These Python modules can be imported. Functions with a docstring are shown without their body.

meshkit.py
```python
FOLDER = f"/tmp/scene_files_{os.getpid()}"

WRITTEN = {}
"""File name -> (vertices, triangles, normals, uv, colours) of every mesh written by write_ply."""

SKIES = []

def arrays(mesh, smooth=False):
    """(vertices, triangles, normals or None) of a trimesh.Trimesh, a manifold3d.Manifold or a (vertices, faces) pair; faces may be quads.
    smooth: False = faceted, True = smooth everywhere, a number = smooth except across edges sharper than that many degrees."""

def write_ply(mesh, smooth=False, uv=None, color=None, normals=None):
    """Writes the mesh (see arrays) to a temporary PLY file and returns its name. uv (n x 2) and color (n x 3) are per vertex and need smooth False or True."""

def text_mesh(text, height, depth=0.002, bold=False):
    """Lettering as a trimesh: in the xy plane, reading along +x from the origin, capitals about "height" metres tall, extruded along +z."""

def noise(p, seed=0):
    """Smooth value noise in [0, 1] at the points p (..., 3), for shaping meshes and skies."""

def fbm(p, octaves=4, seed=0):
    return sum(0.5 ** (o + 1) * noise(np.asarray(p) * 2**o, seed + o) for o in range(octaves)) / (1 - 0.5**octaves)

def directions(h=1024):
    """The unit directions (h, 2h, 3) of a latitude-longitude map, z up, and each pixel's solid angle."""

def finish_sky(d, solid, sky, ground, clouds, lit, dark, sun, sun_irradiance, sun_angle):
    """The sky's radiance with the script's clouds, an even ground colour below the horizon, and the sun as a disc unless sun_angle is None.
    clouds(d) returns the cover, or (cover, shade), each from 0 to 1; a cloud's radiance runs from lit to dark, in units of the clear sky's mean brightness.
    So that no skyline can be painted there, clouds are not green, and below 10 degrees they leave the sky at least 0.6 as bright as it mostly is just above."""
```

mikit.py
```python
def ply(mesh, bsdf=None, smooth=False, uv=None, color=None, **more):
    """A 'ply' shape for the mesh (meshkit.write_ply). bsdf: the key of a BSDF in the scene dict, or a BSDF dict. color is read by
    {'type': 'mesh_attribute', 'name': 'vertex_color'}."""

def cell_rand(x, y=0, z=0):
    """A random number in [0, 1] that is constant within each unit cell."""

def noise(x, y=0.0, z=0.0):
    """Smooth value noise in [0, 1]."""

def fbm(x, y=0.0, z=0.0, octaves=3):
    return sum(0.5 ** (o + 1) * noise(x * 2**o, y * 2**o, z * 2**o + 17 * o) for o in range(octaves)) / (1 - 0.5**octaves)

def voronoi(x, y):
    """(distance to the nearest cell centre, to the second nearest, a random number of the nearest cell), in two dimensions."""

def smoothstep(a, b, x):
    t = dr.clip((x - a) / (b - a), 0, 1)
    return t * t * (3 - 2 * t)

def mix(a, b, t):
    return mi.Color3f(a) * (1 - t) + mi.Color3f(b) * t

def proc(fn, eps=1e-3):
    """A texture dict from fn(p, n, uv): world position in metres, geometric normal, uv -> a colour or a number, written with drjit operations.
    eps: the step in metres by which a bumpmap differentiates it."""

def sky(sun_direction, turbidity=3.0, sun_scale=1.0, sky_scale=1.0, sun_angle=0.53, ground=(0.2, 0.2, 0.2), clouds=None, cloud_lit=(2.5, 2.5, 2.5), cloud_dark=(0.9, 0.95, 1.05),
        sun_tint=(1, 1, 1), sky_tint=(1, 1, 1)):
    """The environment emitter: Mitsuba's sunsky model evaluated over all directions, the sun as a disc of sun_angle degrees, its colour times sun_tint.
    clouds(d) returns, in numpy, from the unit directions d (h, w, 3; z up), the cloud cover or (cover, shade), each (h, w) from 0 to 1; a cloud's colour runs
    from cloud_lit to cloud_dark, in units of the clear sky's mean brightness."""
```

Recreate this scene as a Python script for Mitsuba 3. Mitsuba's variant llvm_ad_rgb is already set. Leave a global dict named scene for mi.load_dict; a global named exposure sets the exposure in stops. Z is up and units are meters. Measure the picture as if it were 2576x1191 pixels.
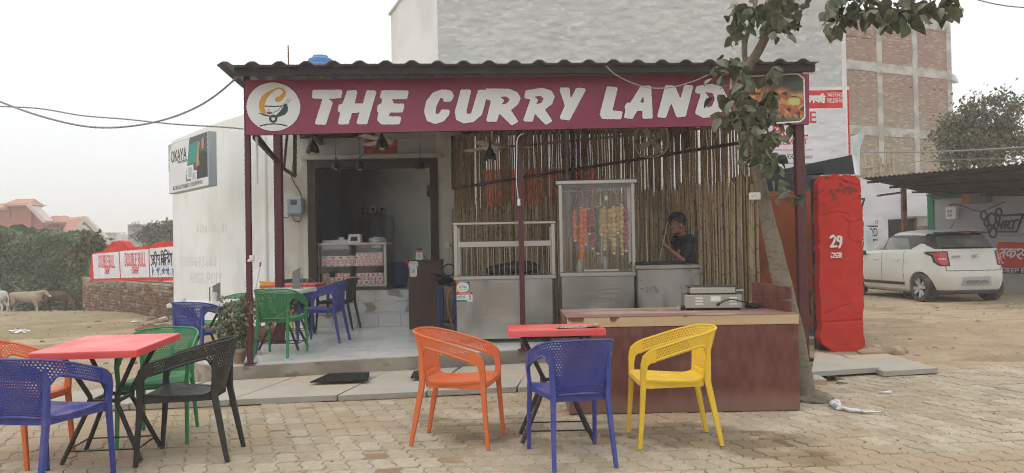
import math, random
import numpy as np, trimesh, mitsuba as mi, drjit as dr, mikit, meshkit
import manifold3d as m3
from shapely.geometry import Polygon, Point, LineString, MultiPolygon, box as sbox
from shapely import affinity, union_all
from mikit import noise, fbm, voronoi, cell_rand, smoothstep, mix
random.seed(7); RNG = np.random.default_rng(7)
scene, labels = {}, {}
V = lambda *a: np.array(a, float)

# ---------------------------------------------------------------- camera, sky, exposure
EYE, FOCAL, ROLL, PITCH = V(0, 0, 1.36), 1908.0, 0.018, math.atan(29.5 / 1908)
_cr, _sr, _cp, _sp = math.cos(ROLL), math.sin(ROLL), math.cos(PITCH), math.sin(PITCH)
FWD, UPV = V(0, _cp, _sp), V(0, -_sp, _cp)
_up = _sr * V(1, 0, 0) + _cr * UPV
scene['camera'] = {'type': 'perspective', 'fov': 2 * math.degrees(math.atan(1288 / FOCAL)), 'fov_axis': 'x', 'near_clip': 0.05, 'far_clip': 3000.0,
                   'to_world': mi.ScalarTransform4f().look_at(origin=EYE.tolist(), target=(EYE + FWD).tolist(), up=_up.tolist())}
scene['sky'] = mikit.sky((-0.35, -0.30, 0.85), turbidity=5, sun_scale=0.10, sun_angle=30, ground=(0.3, 0.26, 0.2),
                         clouds=lambda d: (np.ones(d.shape[:2]), 0.10 + 0.42 * np.clip(1 - d[..., 2] / 0.34, 0, 1) ** 1.5),
                         cloud_lit=(2.02, 2.09, 2.14), cloud_dark=(1.02, 1.13, 1.20))
exposure = 2.32

def P(px, py, d):                      # the point at distance d (metres along +y) seen at this place of a 2576 x 1191 view
    u, v = px - 1288.0, py - 595.5
    w = (u * _cr - v * _sr) / FOCAL * V(1, 0, 0) + FWD - (u * _sr + v * _cr) / FOCAL * UPV
    return EYE + w * (d / w[1])
def G(px, py, z=0.0):                  # the point on the level plane z
    a = P(px, py, 1.0) - EYE
    return EYE + a * ((z - EYE[2]) / a[2])

# ---------------------------------------------------------------- names
def numbered(k):
    if k not in labels and k not in scene and not any(s.startswith(k + '__') for s in scene): return k
    n = 1
    while True:
        q = f'{k}_{n:03d}'
        if q not in labels and q not in scene: return q
        n += 1
_count = {}
def thing(name, label, cat, group=None, kind=None):
    k = numbered(name); labels[k] = {'label': label, 'category': cat}
    if group: labels[k]['group'] = group
    if kind: labels[k]['kind'] = kind
    return k
def part(parent, name, mesh, mat, label=None, kind=None, smooth=False, tw=None, **more):
    base = f'{parent}__{name}'; n = _count.get(base, -1) + 1; _count[base] = n
    k = base if n == 0 else f'{base}_{n:03d}'
    d = dict(mesh) if isinstance(mesh, dict) else mikit.ply(mesh, mat, smooth=smooth, **more)
    if isinstance(mesh, dict) and mat is not None: d['bsdf'] = {'type': 'ref', 'id': mat}
    if tw is not None: d['to_world'] = mi.ScalarTransform4f(np.asarray(tw, float).tolist())
    scene[k] = d
    if label or kind:
        labels[k] = {}
        if label: labels[k]['label'] = label
        if kind: labels[k]['kind'] = kind
    return k
def one(name, mesh, mat, label, cat, group=None, kind=None, smooth=False, tw=None):
    k = numbered(name)
    d = dict(mesh) if isinstance(mesh, dict) else mikit.ply(mesh, mat, smooth=smooth)
    if isinstance(mesh, dict) and mat is not None: d['bsdf'] = {'type': 'ref', 'id': mat}
    if tw is not None: d['to_world'] = mi.ScalarTransform4f(np.asarray(tw, float).tolist())
    scene[k] = d; labels[k] = {'label': label, 'category': cat}
    if group: labels[k]['group'] = group
    if kind: labels[k]['kind'] = kind
    return k
def struct(name, mesh, mat, smooth=False):
    k = numbered(name); labels[k] = {'kind': 'structure'}
    if mesh is not None: scene[k] = mikit.ply(mesh, mat, smooth=smooth)
    return k

# ---------------------------------------------------------------- meshes
def TM(v, f): return trimesh.Trimesh(np.asarray(v, float), np.asarray(f), process=False)
def cat(*ms):
    ms = [m for m in (ms[0] if len(ms) == 1 and isinstance(ms[0], (list, tuple)) else ms)]
    return trimesh.util.concatenate(ms) if len(ms) > 1 else ms[0]
def frame(o, yaw=0.0, tilt=None):
    m = np.eye(4); c, s = math.cos(yaw), math.sin(yaw)
    m[:3, :3] = [[c, -s, 0], [s, c, 0], [0, 0, 1]]
    if tilt is not None: m[:3, :3] = trimesh.transformations.rotation_matrix(tilt[0], tilt[1])[:3, :3] @ m[:3, :3]
    m[:3, 3] = o
    return m
def put(mesh, m):
    r = mesh.copy(); r.apply_transform(m); return r
def box(x0, x1, y0, y1, z0, z1, bev=0.0):
    if bev <= 0:
        b = trimesh.creation.box(bounds=[[x0, y0, z0], [x1, y1, z1]]); return TM(b.vertices, b.faces)
    p = []
    for x, sx in ((x0, 1), (x1, -1)):
        for y, sy in ((y0, 1), (y1, -1)):
            for z, sz in ((z0, 1), (z1, -1)):
                p += [(x + sx * bev, y + sy * bev, z), (x + sx * bev, y, z + sz * bev), (x, y + sy * bev, z + sz * bev)]
    h = trimesh.convex.convex_hull(np.array(p)); return TM(h.vertices, h.faces)
def axes(d, up=(0, 0, 1)):
    d = np.asarray(d, float); d = d / np.linalg.norm(d)
    a = np.cross(d, up)
    if np.linalg.norm(a) < 1e-4: a = np.cross(d, (0, 1, 0))
    a /= np.linalg.norm(a); return a, np.cross(a, d), d
def bar(p0, p1, w, h=None, up=(0, 0, 1)):    # straight bar of rectangular section; w across, h along up
    p0, p1 = np.asarray(p0, float), np.asarray(p1, float); h = h or w
    a, b, d = axes(p1 - p0, up)
    m = box(-w / 2, w / 2, -h / 2, h / 2, 0, np.linalg.norm(p1 - p0)); t = np.eye(4)
    t[:3, 0], t[:3, 1], t[:3, 2], t[:3, 3] = a, b, d, p0
    return put(m, t)
def tube(pts, r, n=8, caps=True):
    p = np.asarray(pts, float); r = np.broadcast_to(np.asarray(r, float), (len(p),))
    t = np.gradient(p, axis=0); t /= np.linalg.norm(t, axis=1, keepdims=True) + 1e-12
    ref = V(0, 0, 1) if abs(t[:, 2]).mean() < 0.8 else V(0.2, 1, 0)
    a = np.cross(t, ref); a /= np.linalg.norm(a, axis=1, keepdims=True) + 1e-12
    b = np.cross(t, a); g = np.arange(n) * 2 * np.pi / n
    v = (p[:, None] + r[:, None, None] * (np.cos(g)[None, :, None] * a[:, None] + np.sin(g)[None, :, None] * b[:, None])).reshape(-1, 3)
    f = []
    for i in range(len(p) - 1):
        for j in range(n):
            q = (i * n + j, i * n + (j + 1) % n, (i + 1) * n + (j + 1) % n, (i + 1) * n + j)
            f += [(q[0], q[2], q[1]), (q[0], q[3], q[2])]
    if caps:
        v = np.vstack([v, p[0], p[-1]]); e = (len(p) - 1) * n
        for j in range(n):
            f += [(len(v) - 2, j, (j + 1) % n), (len(v) - 1, e + (j + 1) % n, e + j)]
    m = TM(v, f)
    if m.volume < 0: m.invert()
    return m
def smoothline(pts, n=12):
    from scipy.interpolate import CubicSpline
    p = np.asarray(pts, float); s = np.r_[0, np.cumsum(np.linalg.norm(np.diff(p, axis=0), axis=1))]
    return CubicSpline(s, p)(np.linspace(0, s[-1], n))
def lathe(prof, n=24, c=(0, 0, 0)):
    p = np.asarray(prof, float); g = np.arange(n) * 2 * np.pi / n
    v = np.stack([p[:, None, 0] * np.cos(g), p[:, None, 0] * np.sin(g), np.broadcast_to(p[:, None, 1], (len(p), n))], -1).reshape(-1, 3) + np.asarray(c)
    f = []
    for i in range(len(p) - 1):
        for j in range(n):
            q = (i * n + j, i * n + (j + 1) % n, (i + 1) * n + (j + 1) % n, (i + 1) * n + j)
            f += [(q[0], q[1], q[2]), (q[0], q[2], q[3])]
    return TM(v, f)
def geoms(s): return [g for g in getattr(s, 'geoms', [s]) if g.geom_type == 'Polygon' and g.area > 1e-9]
def flat(shape, o, ex, ey, depth=0.002, lift=0.0):      # a plane figure (shapely) laid on the plane through o, as a thin solid standing on it
    ex, ey = np.asarray(ex, float), np.asarray(ey, float); en = np.cross(ex, ey); en /= np.linalg.norm(en)
    t = np.eye(4); t[:3, 0], t[:3, 1], t[:3, 2], t[:3, 3] = ex, ey, en, np.asarray(o) + en * lift
    return put(cat([TM(m.vertices, m.faces) for m in (trimesh.creation.extrude_polygon(g, depth, engine='earcut') for g in geoms(shape))]), t)
def sheet(c, thick):                                    # planar polygon of 3D corners, thickened along its normal (to both sides by half)
    c = np.asarray(c, float); n = len(c)
    en = np.zeros(3)
    for i in range(1, n - 1): en += np.cross(c[i] - c[0], c[i + 1] - c[0])
    en /= np.linalg.norm(en)
    v = np.vstack([c + en * thick / 2, c - en * thick / 2]); f = []
    for i in range(1, n - 1): f += [(0, i, i + 1), (n, n + i + 1, n + i)]
    for i in range(n):
        j = (i + 1) % n; f += [(i, n + i, n + j), (i, n + j, j)]
    return TM(v, f)
def prism(xy, z0, z1):
    xy = np.asarray(xy, float); g = trimesh.creation.extrude_polygon(Polygon(xy), z1 - z0, engine='earcut'); g.apply_translation((0, 0, z0)); return TM(g.vertices, g.faces)
def rrect(x0, y0, x1, y1, r): return sbox(x0 + r, y0 + r, x1 - r, y1 - r).buffer(r, 8)
def hulls(J, B, h=0.02, it=6, lamb=0.5):                 # bones between joints (point, radius): one smooth body
    def ball(j): return m3.Manifold.sphere(J[j][1], 16).translate([float(x) for x in J[j][0]])
    b = [m3.Manifold.batch_hull([ball(i) for i in e]) for e in B]
    m = m3.Manifold.batch_boolean(b, m3.OpType.Add).refine_to_length(h).to_mesh()
    t = trimesh.Trimesh(m.vert_properties[:, :3], m.tri_verts)
    trimesh.smoothing.filter_taubin(t, lamb=lamb, nu=0.52, iterations=it)
    return TM(t.vertices, t.faces)
def ico(c, r, s=2, jit=0.0, seed=0):
    m = trimesh.creation.icosphere(s); v = m.vertices.copy()
    if jit: v *= (1 + jit * (meshkit.fbm(v * 1.7 + seed * 3.1, 3) - 0.5) * 2)[:, None]
    return TM(v * np.asarray(r) + np.asarray(c), m.faces)
def mani(t): return m3.Manifold(m3.Mesh(np.asarray(t.vertices, np.float32), np.asarray(t.faces, np.uint32)))
def unmani(m):
    q = m.to_mesh(); return TM(q.vert_properties[:, :3], q.tri_verts)
def text(s, h, depth=0.002, bold=True, squeeze=1.0, slant=0.0):
    m = meshkit.text_mesh(s, h, depth, bold); v = m.vertices.copy()
    v[:, 0] = v[:, 0] * squeeze + slant * v[:, 1]; return TM(v, m.faces)
def lay(mesh, o, ex, ey, lift=0.0, w=None):               # a mesh drawn in xy, laid on a plane
    ex, ey = np.asarray(ex, float), np.asarray(ey, float); ex = ex / np.linalg.norm(ex); ey = ey - ex * (ey @ ex); ey /= np.linalg.norm(ey); en = np.cross(ex, ey)
    m = mesh.copy()
    if w is not None:
        v = m.vertices.copy(); v[:, 0] = (v[:, 0] - v[:, 0].min()) * (w / (np.ptp(v[:, 0]) + 1e-9)); m.vertices = v
    t = np.eye(4); t[:3, 0], t[:3, 1], t[:3, 2], t[:3, 3] = ex, ey, en, np.asarray(o) + en * lift
    return put(m, t)

# ---------------------------------------------------------------- materials
def C(fn): return mikit.proc(fn)
def mat(name, col, rough=0.6, spec=0.4, metal=0.0, bump=None, two=True, **more):
    b = {'type': 'principled', 'base_color': C(col) if callable(col) else {'type': 'rgb', 'value': list(col)}, 'roughness': C(rough) if callable(rough) else rough, 'specular': spec, 'metallic': metal, **more}
    if bump: b = {'type': 'bumpmap', 'arbitrary': mikit.proc(bump[0], bump[2] if len(bump) > 2 else 2e-3), 'scale': bump[1], 'bsdf': b}
    scene[name] = {'type': 'twosided', 'bsdf': b} if two else b
def mottled(a, b, k, k2=None, c=None, lo=0.35, hi=0.65):
    def fn(p, n, uv):
        r = mix(a, b, smoothstep(lo, hi, fbm(p.x * k, p.y * k, p.z * k)))
        if c is not None: r = mix(r, c, smoothstep(0.55, 0.75, fbm(p.x * k2 + 9.1, p.y * k2, p.z * k2, 4)))
        return r
    return fn
def dusty(base, dust, amt=0.35, k=6.0):      # a coat of road dust, patchy, thicker on faces that look up
    def fn(p, n, uv):
        t = fbm(p.x * k, p.y * k, p.z * k, 4)
        return mix(base, dust, amt * (0.25 + 0.75 * dr.maximum(n.z, 0)) * smoothstep(0.25, 0.8, t) + 0.12 * amt)
    return fn
SAND = (0.40, 0.30, 0.195)
def paver_uv(p):
    c, s = math.cos(PYAW), math.sin(PYAW); return p.x * c + p.y * s, -p.x * s + p.y * c
PYAW, PW, PL = math.radians(2.2), 0.148, 0.218
def stain_fn(p):
    a = dr.exp(-(dr.square((p.x + 0.35) / 0.9) + dr.square((p.y - 5.9) / 0.75))) + dr.exp(-(dr.square((p.x - 1.7) / 0.75) + dr.square((p.y - 4.9) / 0.55))) + 0.8 * dr.exp(-(dr.square((p.x - 1.2) / 0.9) + dr.square((p.y - 5.6) / 0.5)))
    return smoothstep(0.30, 0.52, fbm(p.x * 2.6, p.y * 4.0, 0, 4) * dr.minimum(a, 1))
def paver_col(p, n, uv):
    u, v = paver_uv(p); j = dr.floor(v / PL); i = dr.floor(u / PW + 0.5 * (j - 2 * dr.floor(j / 2)))
    r = cell_rand(i, j, 3)
    c = mix((0.300, 0.248, 0.178), (0.400, 0.345, 0.262), r)
    c = c * (0.86 + 0.28 * fbm(p.x * 30, p.y * 30, p.z * 5, 3))
    s = smoothstep(0.42, 0.66, fbm(p.x * 0.9 + 3, p.y * 1.3, 0, 4))
    c = mix(c, (0.325, 0.248, 0.165), 0.8 * s)
    c = mix(c, c * mi.Color3f(0.52, 0.46, 0.40), stain_fn(p) * (0.55 + 0.45 * cell_rand(i, j, 8)))
    return c
mat('mat_paver', paver_col, 0.85, 0.25, bump=(lambda p, n, uv: fbm(p.x * 90, p.y * 90, p.z * 90, 3), 0.004))
def sand_col(p, n, uv):
    a = fbm(p.x * 0.35, p.y * 0.35, 1, 4); b = fbm(p.x * 3, p.y * 5, 0, 4)
    c = mix((0.305, 0.232, 0.156), (0.405, 0.322, 0.228), smoothstep(0.3, 0.7, 0.5 * a + 0.5 * b))
    c = mix(c, (0.24, 0.19, 0.13), 0.75 * smoothstep(0.56, 0.72, fbm(p.x * 1.1 + 5, p.y * 2.2, 3, 4)))
    g = smoothstep(0.45, 0.65, fbm(p.x * 0.5, p.y * 0.6, 8, 4)) * smoothstep(-3.5, -7, p.x) * smoothstep(7, 12, p.y)
    return mix(c, (0.20, 0.185, 0.10), 0.55 * g) * (0.88 + 0.24 * noise(p.x * 40, p.y * 40))
mat('mat_sand', sand_col, 0.95, 0.1, bump=(lambda p, n, uv: fbm(p.x * 9, p.y * 9, 0, 5), 0.05, 4e-3))
mat('mat_joint', lambda p, n, uv: mix((0.24, 0.175, 0.11), (0.36, 0.27, 0.175), smoothstep(0.3, 0.7, fbm(p.x * 1.5, p.y * 1.5))) * (1 - 0.45 * stain_fn(p)), 0.95, 0.1)
mat('mat_slab', lambda p, n, uv: mix(mix((0.30, 0.285, 0.25), (0.40, 0.37, 0.315), fbm(p.x * 2.5, p.y * 2.5, p.z, 4)), (0.40, 0.31, 0.21), 0.7 * smoothstep(0.48, 0.74, fbm(p.x * 1.6, p.y * 2.4, 4, 4))), 0.9, 0.2, bump=(lambda p, n, uv: fbm(p.x * 25, p.y * 25, p.z * 25, 4), 0.008))
mat('mat_concrete', mottled((0.25, 0.22, 0.18), (0.37, 0.32, 0.26), 3, 7, (0.20, 0.175, 0.14)), 0.9, 0.2, bump=(lambda p, n, uv: fbm(p.x * 30, p.y * 30, p.z * 30, 4), 0.012))
def marble(p, n, uv):
    w = fbm(p.x * 1.5, p.y * 1.5, p.z * 1.5, 4) * 5
    v = 1 - dr.abs(dr.sin(3.1 * (p.x * 0.8 + p.y * 0.5 + w + p.z)))
    c = mix((0.60, 0.615, 0.61), (0.33, 0.35, 0.355), 0.7 * smoothstep(0.93, 1.0, v))
    c = mix(c, (0.46, 0.42, 0.35), 0.5 * smoothstep(0.45, 0.75, fbm(p.x * 2.2, p.y * 3, p.z * 2, 4)))
    return c
mat('mat_tile', marble, 0.22, 0.5)
mat('mat_step_tile', lambda p, n, uv: mix(marble(p, n, uv), (0.22, 0.17, 0.11), 0.75 * smoothstep(0.60, 0.68, fbm(p.x * 3.2 + 1.3, p.y * 2, p.z * 4.5, 4))), 0.35, 0.4)
# ---------------------------------------------------------------- ground, pavement, slabs, plinth
FLOOR = 0.16
SLAB_FRONT = [(-5.2, 6.50), (-2.41, 6.82), (0.2, 7.22), (2.84, 7.28), (3.2, 7.30)]
def slab_front(x): return np.interp(x, [a for a, b in SLAB_FRONT], [b for a, b in SLAB_FRONT])
def ss(a, b, x):
    t = np.clip((np.asarray(x, float) - a) / (b - a), 0, 1); return t * t * (3 - 2 * t)
def ground_z(x, y):
    x, y = np.asarray(x, float), np.asarray(y, float)
    z = -0.85 * ss(17, 31, y) * ss(-3.5, -8.5, x)
    q = np.stack([x * 0.8, y * 0.8, x * 0], -1)
    z = z + 0.05 * (meshkit.fbm(q, 4, 3) - 0.5) + 0.022 * (meshkit.fbm(q * 6, 3, 5) - 0.5)
    # under the pavement and the building the earth lies lower; it laps over the pavement's open edges
    edge = np.where(x > 3.3, 8.15, slab_front(np.clip(x, -6, 3.2)) + 0.15)
    inside = ss(0.55, -0.35, y - edge + 0.5 * (meshkit.fbm(q * 1.3, 3, 9) - 0.5))
    z = z * (1 - inside) - 0.05 * inside
    under = ss(-3.9, -3.3, x) * ss(3.5, 3.1, x) * ss(6.9, 7.4, y) * ss(17, 16, y)
    return z * (1 - under) - 0.10 * under + 0.012 * (1 - inside) * (1 - under)
def grid_mesh(xs, ys):
    X, Y = np.meshgrid(xs, ys); n, m = X.shape
    v = np.stack([X, Y, ground_z(X, Y)], -1).reshape(-1, 3); i = np.arange(n * m).reshape(n, m)
    q = np.stack([i[:-1, :-1], i[:-1, 1:], i[1:, 1:], i[1:, :-1]], -1).reshape(-1, 4)
    return TM(v, np.vstack([q[:, [0, 1, 2]], q[:, [0, 2, 3]]]))
_gx = np.unique(np.r_[-700, -350, -180, -100, np.arange(-70, -20, 2.0), np.arange(-20, 22, 0.14), np.arange(22, 72, 2.0), 100, 180, 350, 700])
_gy = np.unique(np.r_[-700, -300, -120, -50, -20, -8, np.arange(-4, 4, 0.5), np.arange(4, 13, 0.12), np.arange(13, 36, 0.25), np.arange(36, 80, 2.0), 100, 150, 250, 450, 900])
struct('ground', grid_mesh(_gx, _gy), 'mat_sand', smooth=True)

pv = struct('pavement', None, None)
def pav_xy(u, v):
    c, s = math.cos(PYAW), math.sin(PYAW); return u * c - v * s, u * s + v * c
part(pv, 'joint_bed', prism([(-9, 1.5), (11, 1.5), (11, 8.6), (3.35, 8.6), (3.3, 7.3), (0.2, 7.2), (-2.4, 6.8), (-5.2, 6.5), (-9, 6.4)], -0.045, -0.0065), 'mat_joint')
def paver_mesh():
    k = 0.021; side = [(0, 0), (k, 0.16 * PL), (k, 0.34 * PL), (-k, 0.66 * PL), (-k, 0.84 * PL), (0, PL)]
    e = lambda x: 0.006 * (2 * abs(((x / (PW / 2)) + 0.25) % 1 - 0.5) - 0.5) * 2
    xs = np.linspace(0, PW, 9)
    pts = [(x, e(x)) for x in xs[:-1]] + [(PW + a, b) for a, b in side[:-1]] + [(x, PL + e(x)) for x in xs[::-1][:-1]] + [(a, b) for a, b in side[::-1][:-1]]
    g = Polygon(pts).buffer(-0.0034, join_style=2)
    o = np.array(g.exterior.coords)[:-1]; t = np.array(g.buffer(-0.004, join_style=2).exterior.coords)[:-1]
    if len(o) != len(t): t = o * 0.95 + o.mean(0) * 0.05
    c = o.mean(0); n = len(o); o3 = np.c_[o - c, np.full(n, -0.0035)]; t = np.array([t[np.argmin(((t - q) ** 2).sum(1))] for q in o]); t3 = np.c_[t - c, np.zeros(n)]; b3 = np.c_[o - c, np.full(n, -0.025)]
    v = np.vstack([t3, o3, b3, [[0, 0, 0]]]); f = []
    for i in range(n):
        j = (i + 1) % n
        f += [(3 * n, i, j), (i, n + i, n + j), (i, n + j, j), (n + i, 2 * n + i, 2 * n + j), (n + i, 2 * n + j, n + j)]
    m = TM(v, f)
    if m.face_normals[0][2] < 0: m.invert()
    return m
_pm = paver_mesh(); _pd = mikit.ply(_pm, 'mat_paver')
cells = []
for j in range(int(1.7 / PL), int(8.6 / PL)):
    for i in range(-64, 76):
        x, y = pav_xy((i + 0.5 - 0.5 * (j % 2)) * PW, (j + 0.5) * PL)
        if x < -8.8 or x > 10.8 or (x < 3.25 and y > slab_front(x) - 0.06) or (x > 3.25 and y > 8.3): continue
        if abs(x) > 0.72 * y + 0.3 or y < 4.3:
            continue
        cells.append((y, x))
cells.sort()
rest = []
for n, (y, x) in enumerate(cells):
    ax = RNG.normal(0, 1, 2); ax /= np.linalg.norm(ax)
    t = trimesh.transformations.rotation_matrix(abs(RNG.normal(0, 0.009)), (ax[0], ax[1], 0)) @ frame((0, 0, 0), PYAW + RNG.normal(0, 0.006))
    t[:3, 3] = (x, y, RNG.normal(-0.001, 0.0021) - 0.006 * max(0, meshkit.noise(V(x * 0.7, y * 0.7, 3)) - 0.5))
    if n < 300: part(pv, 'paver', _pd, None, tw=t)
    else: rest.append(put(_pm, t))
part(pv, 'distant_pavers', cat(rest), 'mat_paver', kind='stuff')

# stone slabs over the roadside drain
sw = struct('drain_slab_walk', None, None)
xs = [-5.2, -4.35, -3.4, -2.55, -1.62, -0.82, 0.02, 0.85, 1.7, 2.45, 3.0]
for i in range(len(xs) - 1):
    a, b = xs[i] + 0.009, xs[i + 1] - 0.009
    back = lambda x: np.interp(x, [-5.2, -2.9, 0.05, 3.2], [7.3, 8.02, 8.86, 9.0])
    sk = 0.22 + RNG.uniform(-0.05, 0.05)
    c = [(a, slab_front(a)), (b, slab_front(b)), (b + sk, back(b + sk)), (a + sk, back(a + sk))]
    m = prism(c, 0.0, 0.05); v = m.vertices.copy()
    f0 = slab_front(np.clip(v[:, 0], -5.2, 3.2)); v[:, 2] += -0.006 - 0.026 * (v[:, 1] - f0) / 1.4 + RNG.uniform(-0.006, 0.008)
    m.vertices = v; part(sw, 'slab', m, 'mat_slab')
part(sw, 'bed', prism([(-5.25, 6.56), (-2.41, 6.88), (0.2, 7.28), (3.6, 7.36), (3.75, 8.6), (3.3, 9.3), (0.05, 9.0), (-2.95, 8.2), (-5.2, 7.4)], -0.12, -0.036), 'mat_joint')
# two loose slabs on the right and kerb stones by the red pier
for c, z in (([G(2042, 955), G(2213, 943), G(2115, 912), G(2052, 900)], 0.075), ([G(2222, 950), G(2360, 941), G(2232, 903), G(2122, 908)], 0.06)):
    m = sheet([V(p[0], p[1], z - 0.025) for p in c][::-1], 0.05); part(sw, 'slab', m, 'mat_slab')
# plinth and tiled floor
PL_POLY = [(-3.12, 8.02), (-2.95, 8.12), (0.05, 8.98), (3.2, 9.15), (3.2, 10.4), (-0.9, 12.75), (-3.72, 12.75), (-3.72, 8.6)]
ft = struct('floor', None, None)
part(ft, 'plinth', prism(PL_POLY, -0.1, FLOOR - 0.012), 'mat_concrete')
_yaw = math.radians(3); tz = 0.60
inner = Polygon(PL_POLY).buffer(-0.035)
for i in range(-8, 9):
    for j in range(10, 24):
        q = affinity.rotate(sbox(i * tz + 0.0018, j * tz + 0.0018, (i + 1) * tz - 0.0018, (j + 1) * tz - 0.0018), 3, origin=(0, 0)).intersection(inner)
        for g in geoms(q):
            if g.area < 0.01: continue
            part(ft, 'tile', flat(g, (0, 0, FLOOR - 0.0115 + RNG.uniform(0, 0.001)), (1, 0, 0), (0, 1, 0), 0.012), 'mat_tile')
# lumps and litter in the dirt
def stone(c, r, seed, flatn=0.55):
    return ico(c, (r, r * (0.7 + 0.5 * ((seed * 37) % 10) / 10), r * flatn), 1, 0.55, seed)
mat('mat_stone', mottled((0.26, 0.20, 0.14), (0.40, 0.32, 0.23), 8), 0.95, 0.1)
mat('mat_brick_bit', mottled((0.22, 0.085, 0.05), (0.30, 0.17, 0.11), 9), 0.95, 0.1)
peb = []
for n in range(2600):
    left = n < 1500
    x, y = (RNG.uniform(-22, -3.9), RNG.uniform(6.9, 26)) if left else (RNG.uniform(3.3, 20), RNG.uniform(8.2, 24))
    if abs(x) > 0.72 * y + 0.5: continue
    r = float(np.clip(RNG.lognormal(-4.1, 0.6), 0.008, 0.08)); peb.append(stone((x, y, float(ground_z(x, y)) + r * 0.15), r, n))
for n in range(170):
    x, y = RNG.uniform(-5, 6), RNG.uniform(4.5, 8); r = RNG.uniform(0.003, 0.010)
    if -3.5 < x < 3.2 and y > 6.6: continue
    peb.append(stone((x, y, 0.002), r, n))
k = one('gravel', cat(peb), 'mat_stone', 'loose pebbles and clods scattered over the dirt', 'gravel', kind='stuff')
# ---------------------------------------------------------------- chairs and tables
PLASTIC = {'orange': (0.66, 0.135, 0.03), 'blue': (0.020, 0.040, 0.27), 'green': (0.012, 0.21, 0.075), 'yellow': (0.76, 0.50, 0.018), 'black': (0.016, 0.017, 0.018)}
for _n, _c in PLASTIC.items():
    mat('mat_plastic_' + _n, dusty(_c, (0.36, 0.30, 0.22), 0.30 if _n != 'black' else 0.09, 14.0), 0.48, 0.5, bump=(lambda p, n, uv: fbm(p.x * 160, p.y * 160, p.z * 160, 2), 0.0006))
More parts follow.
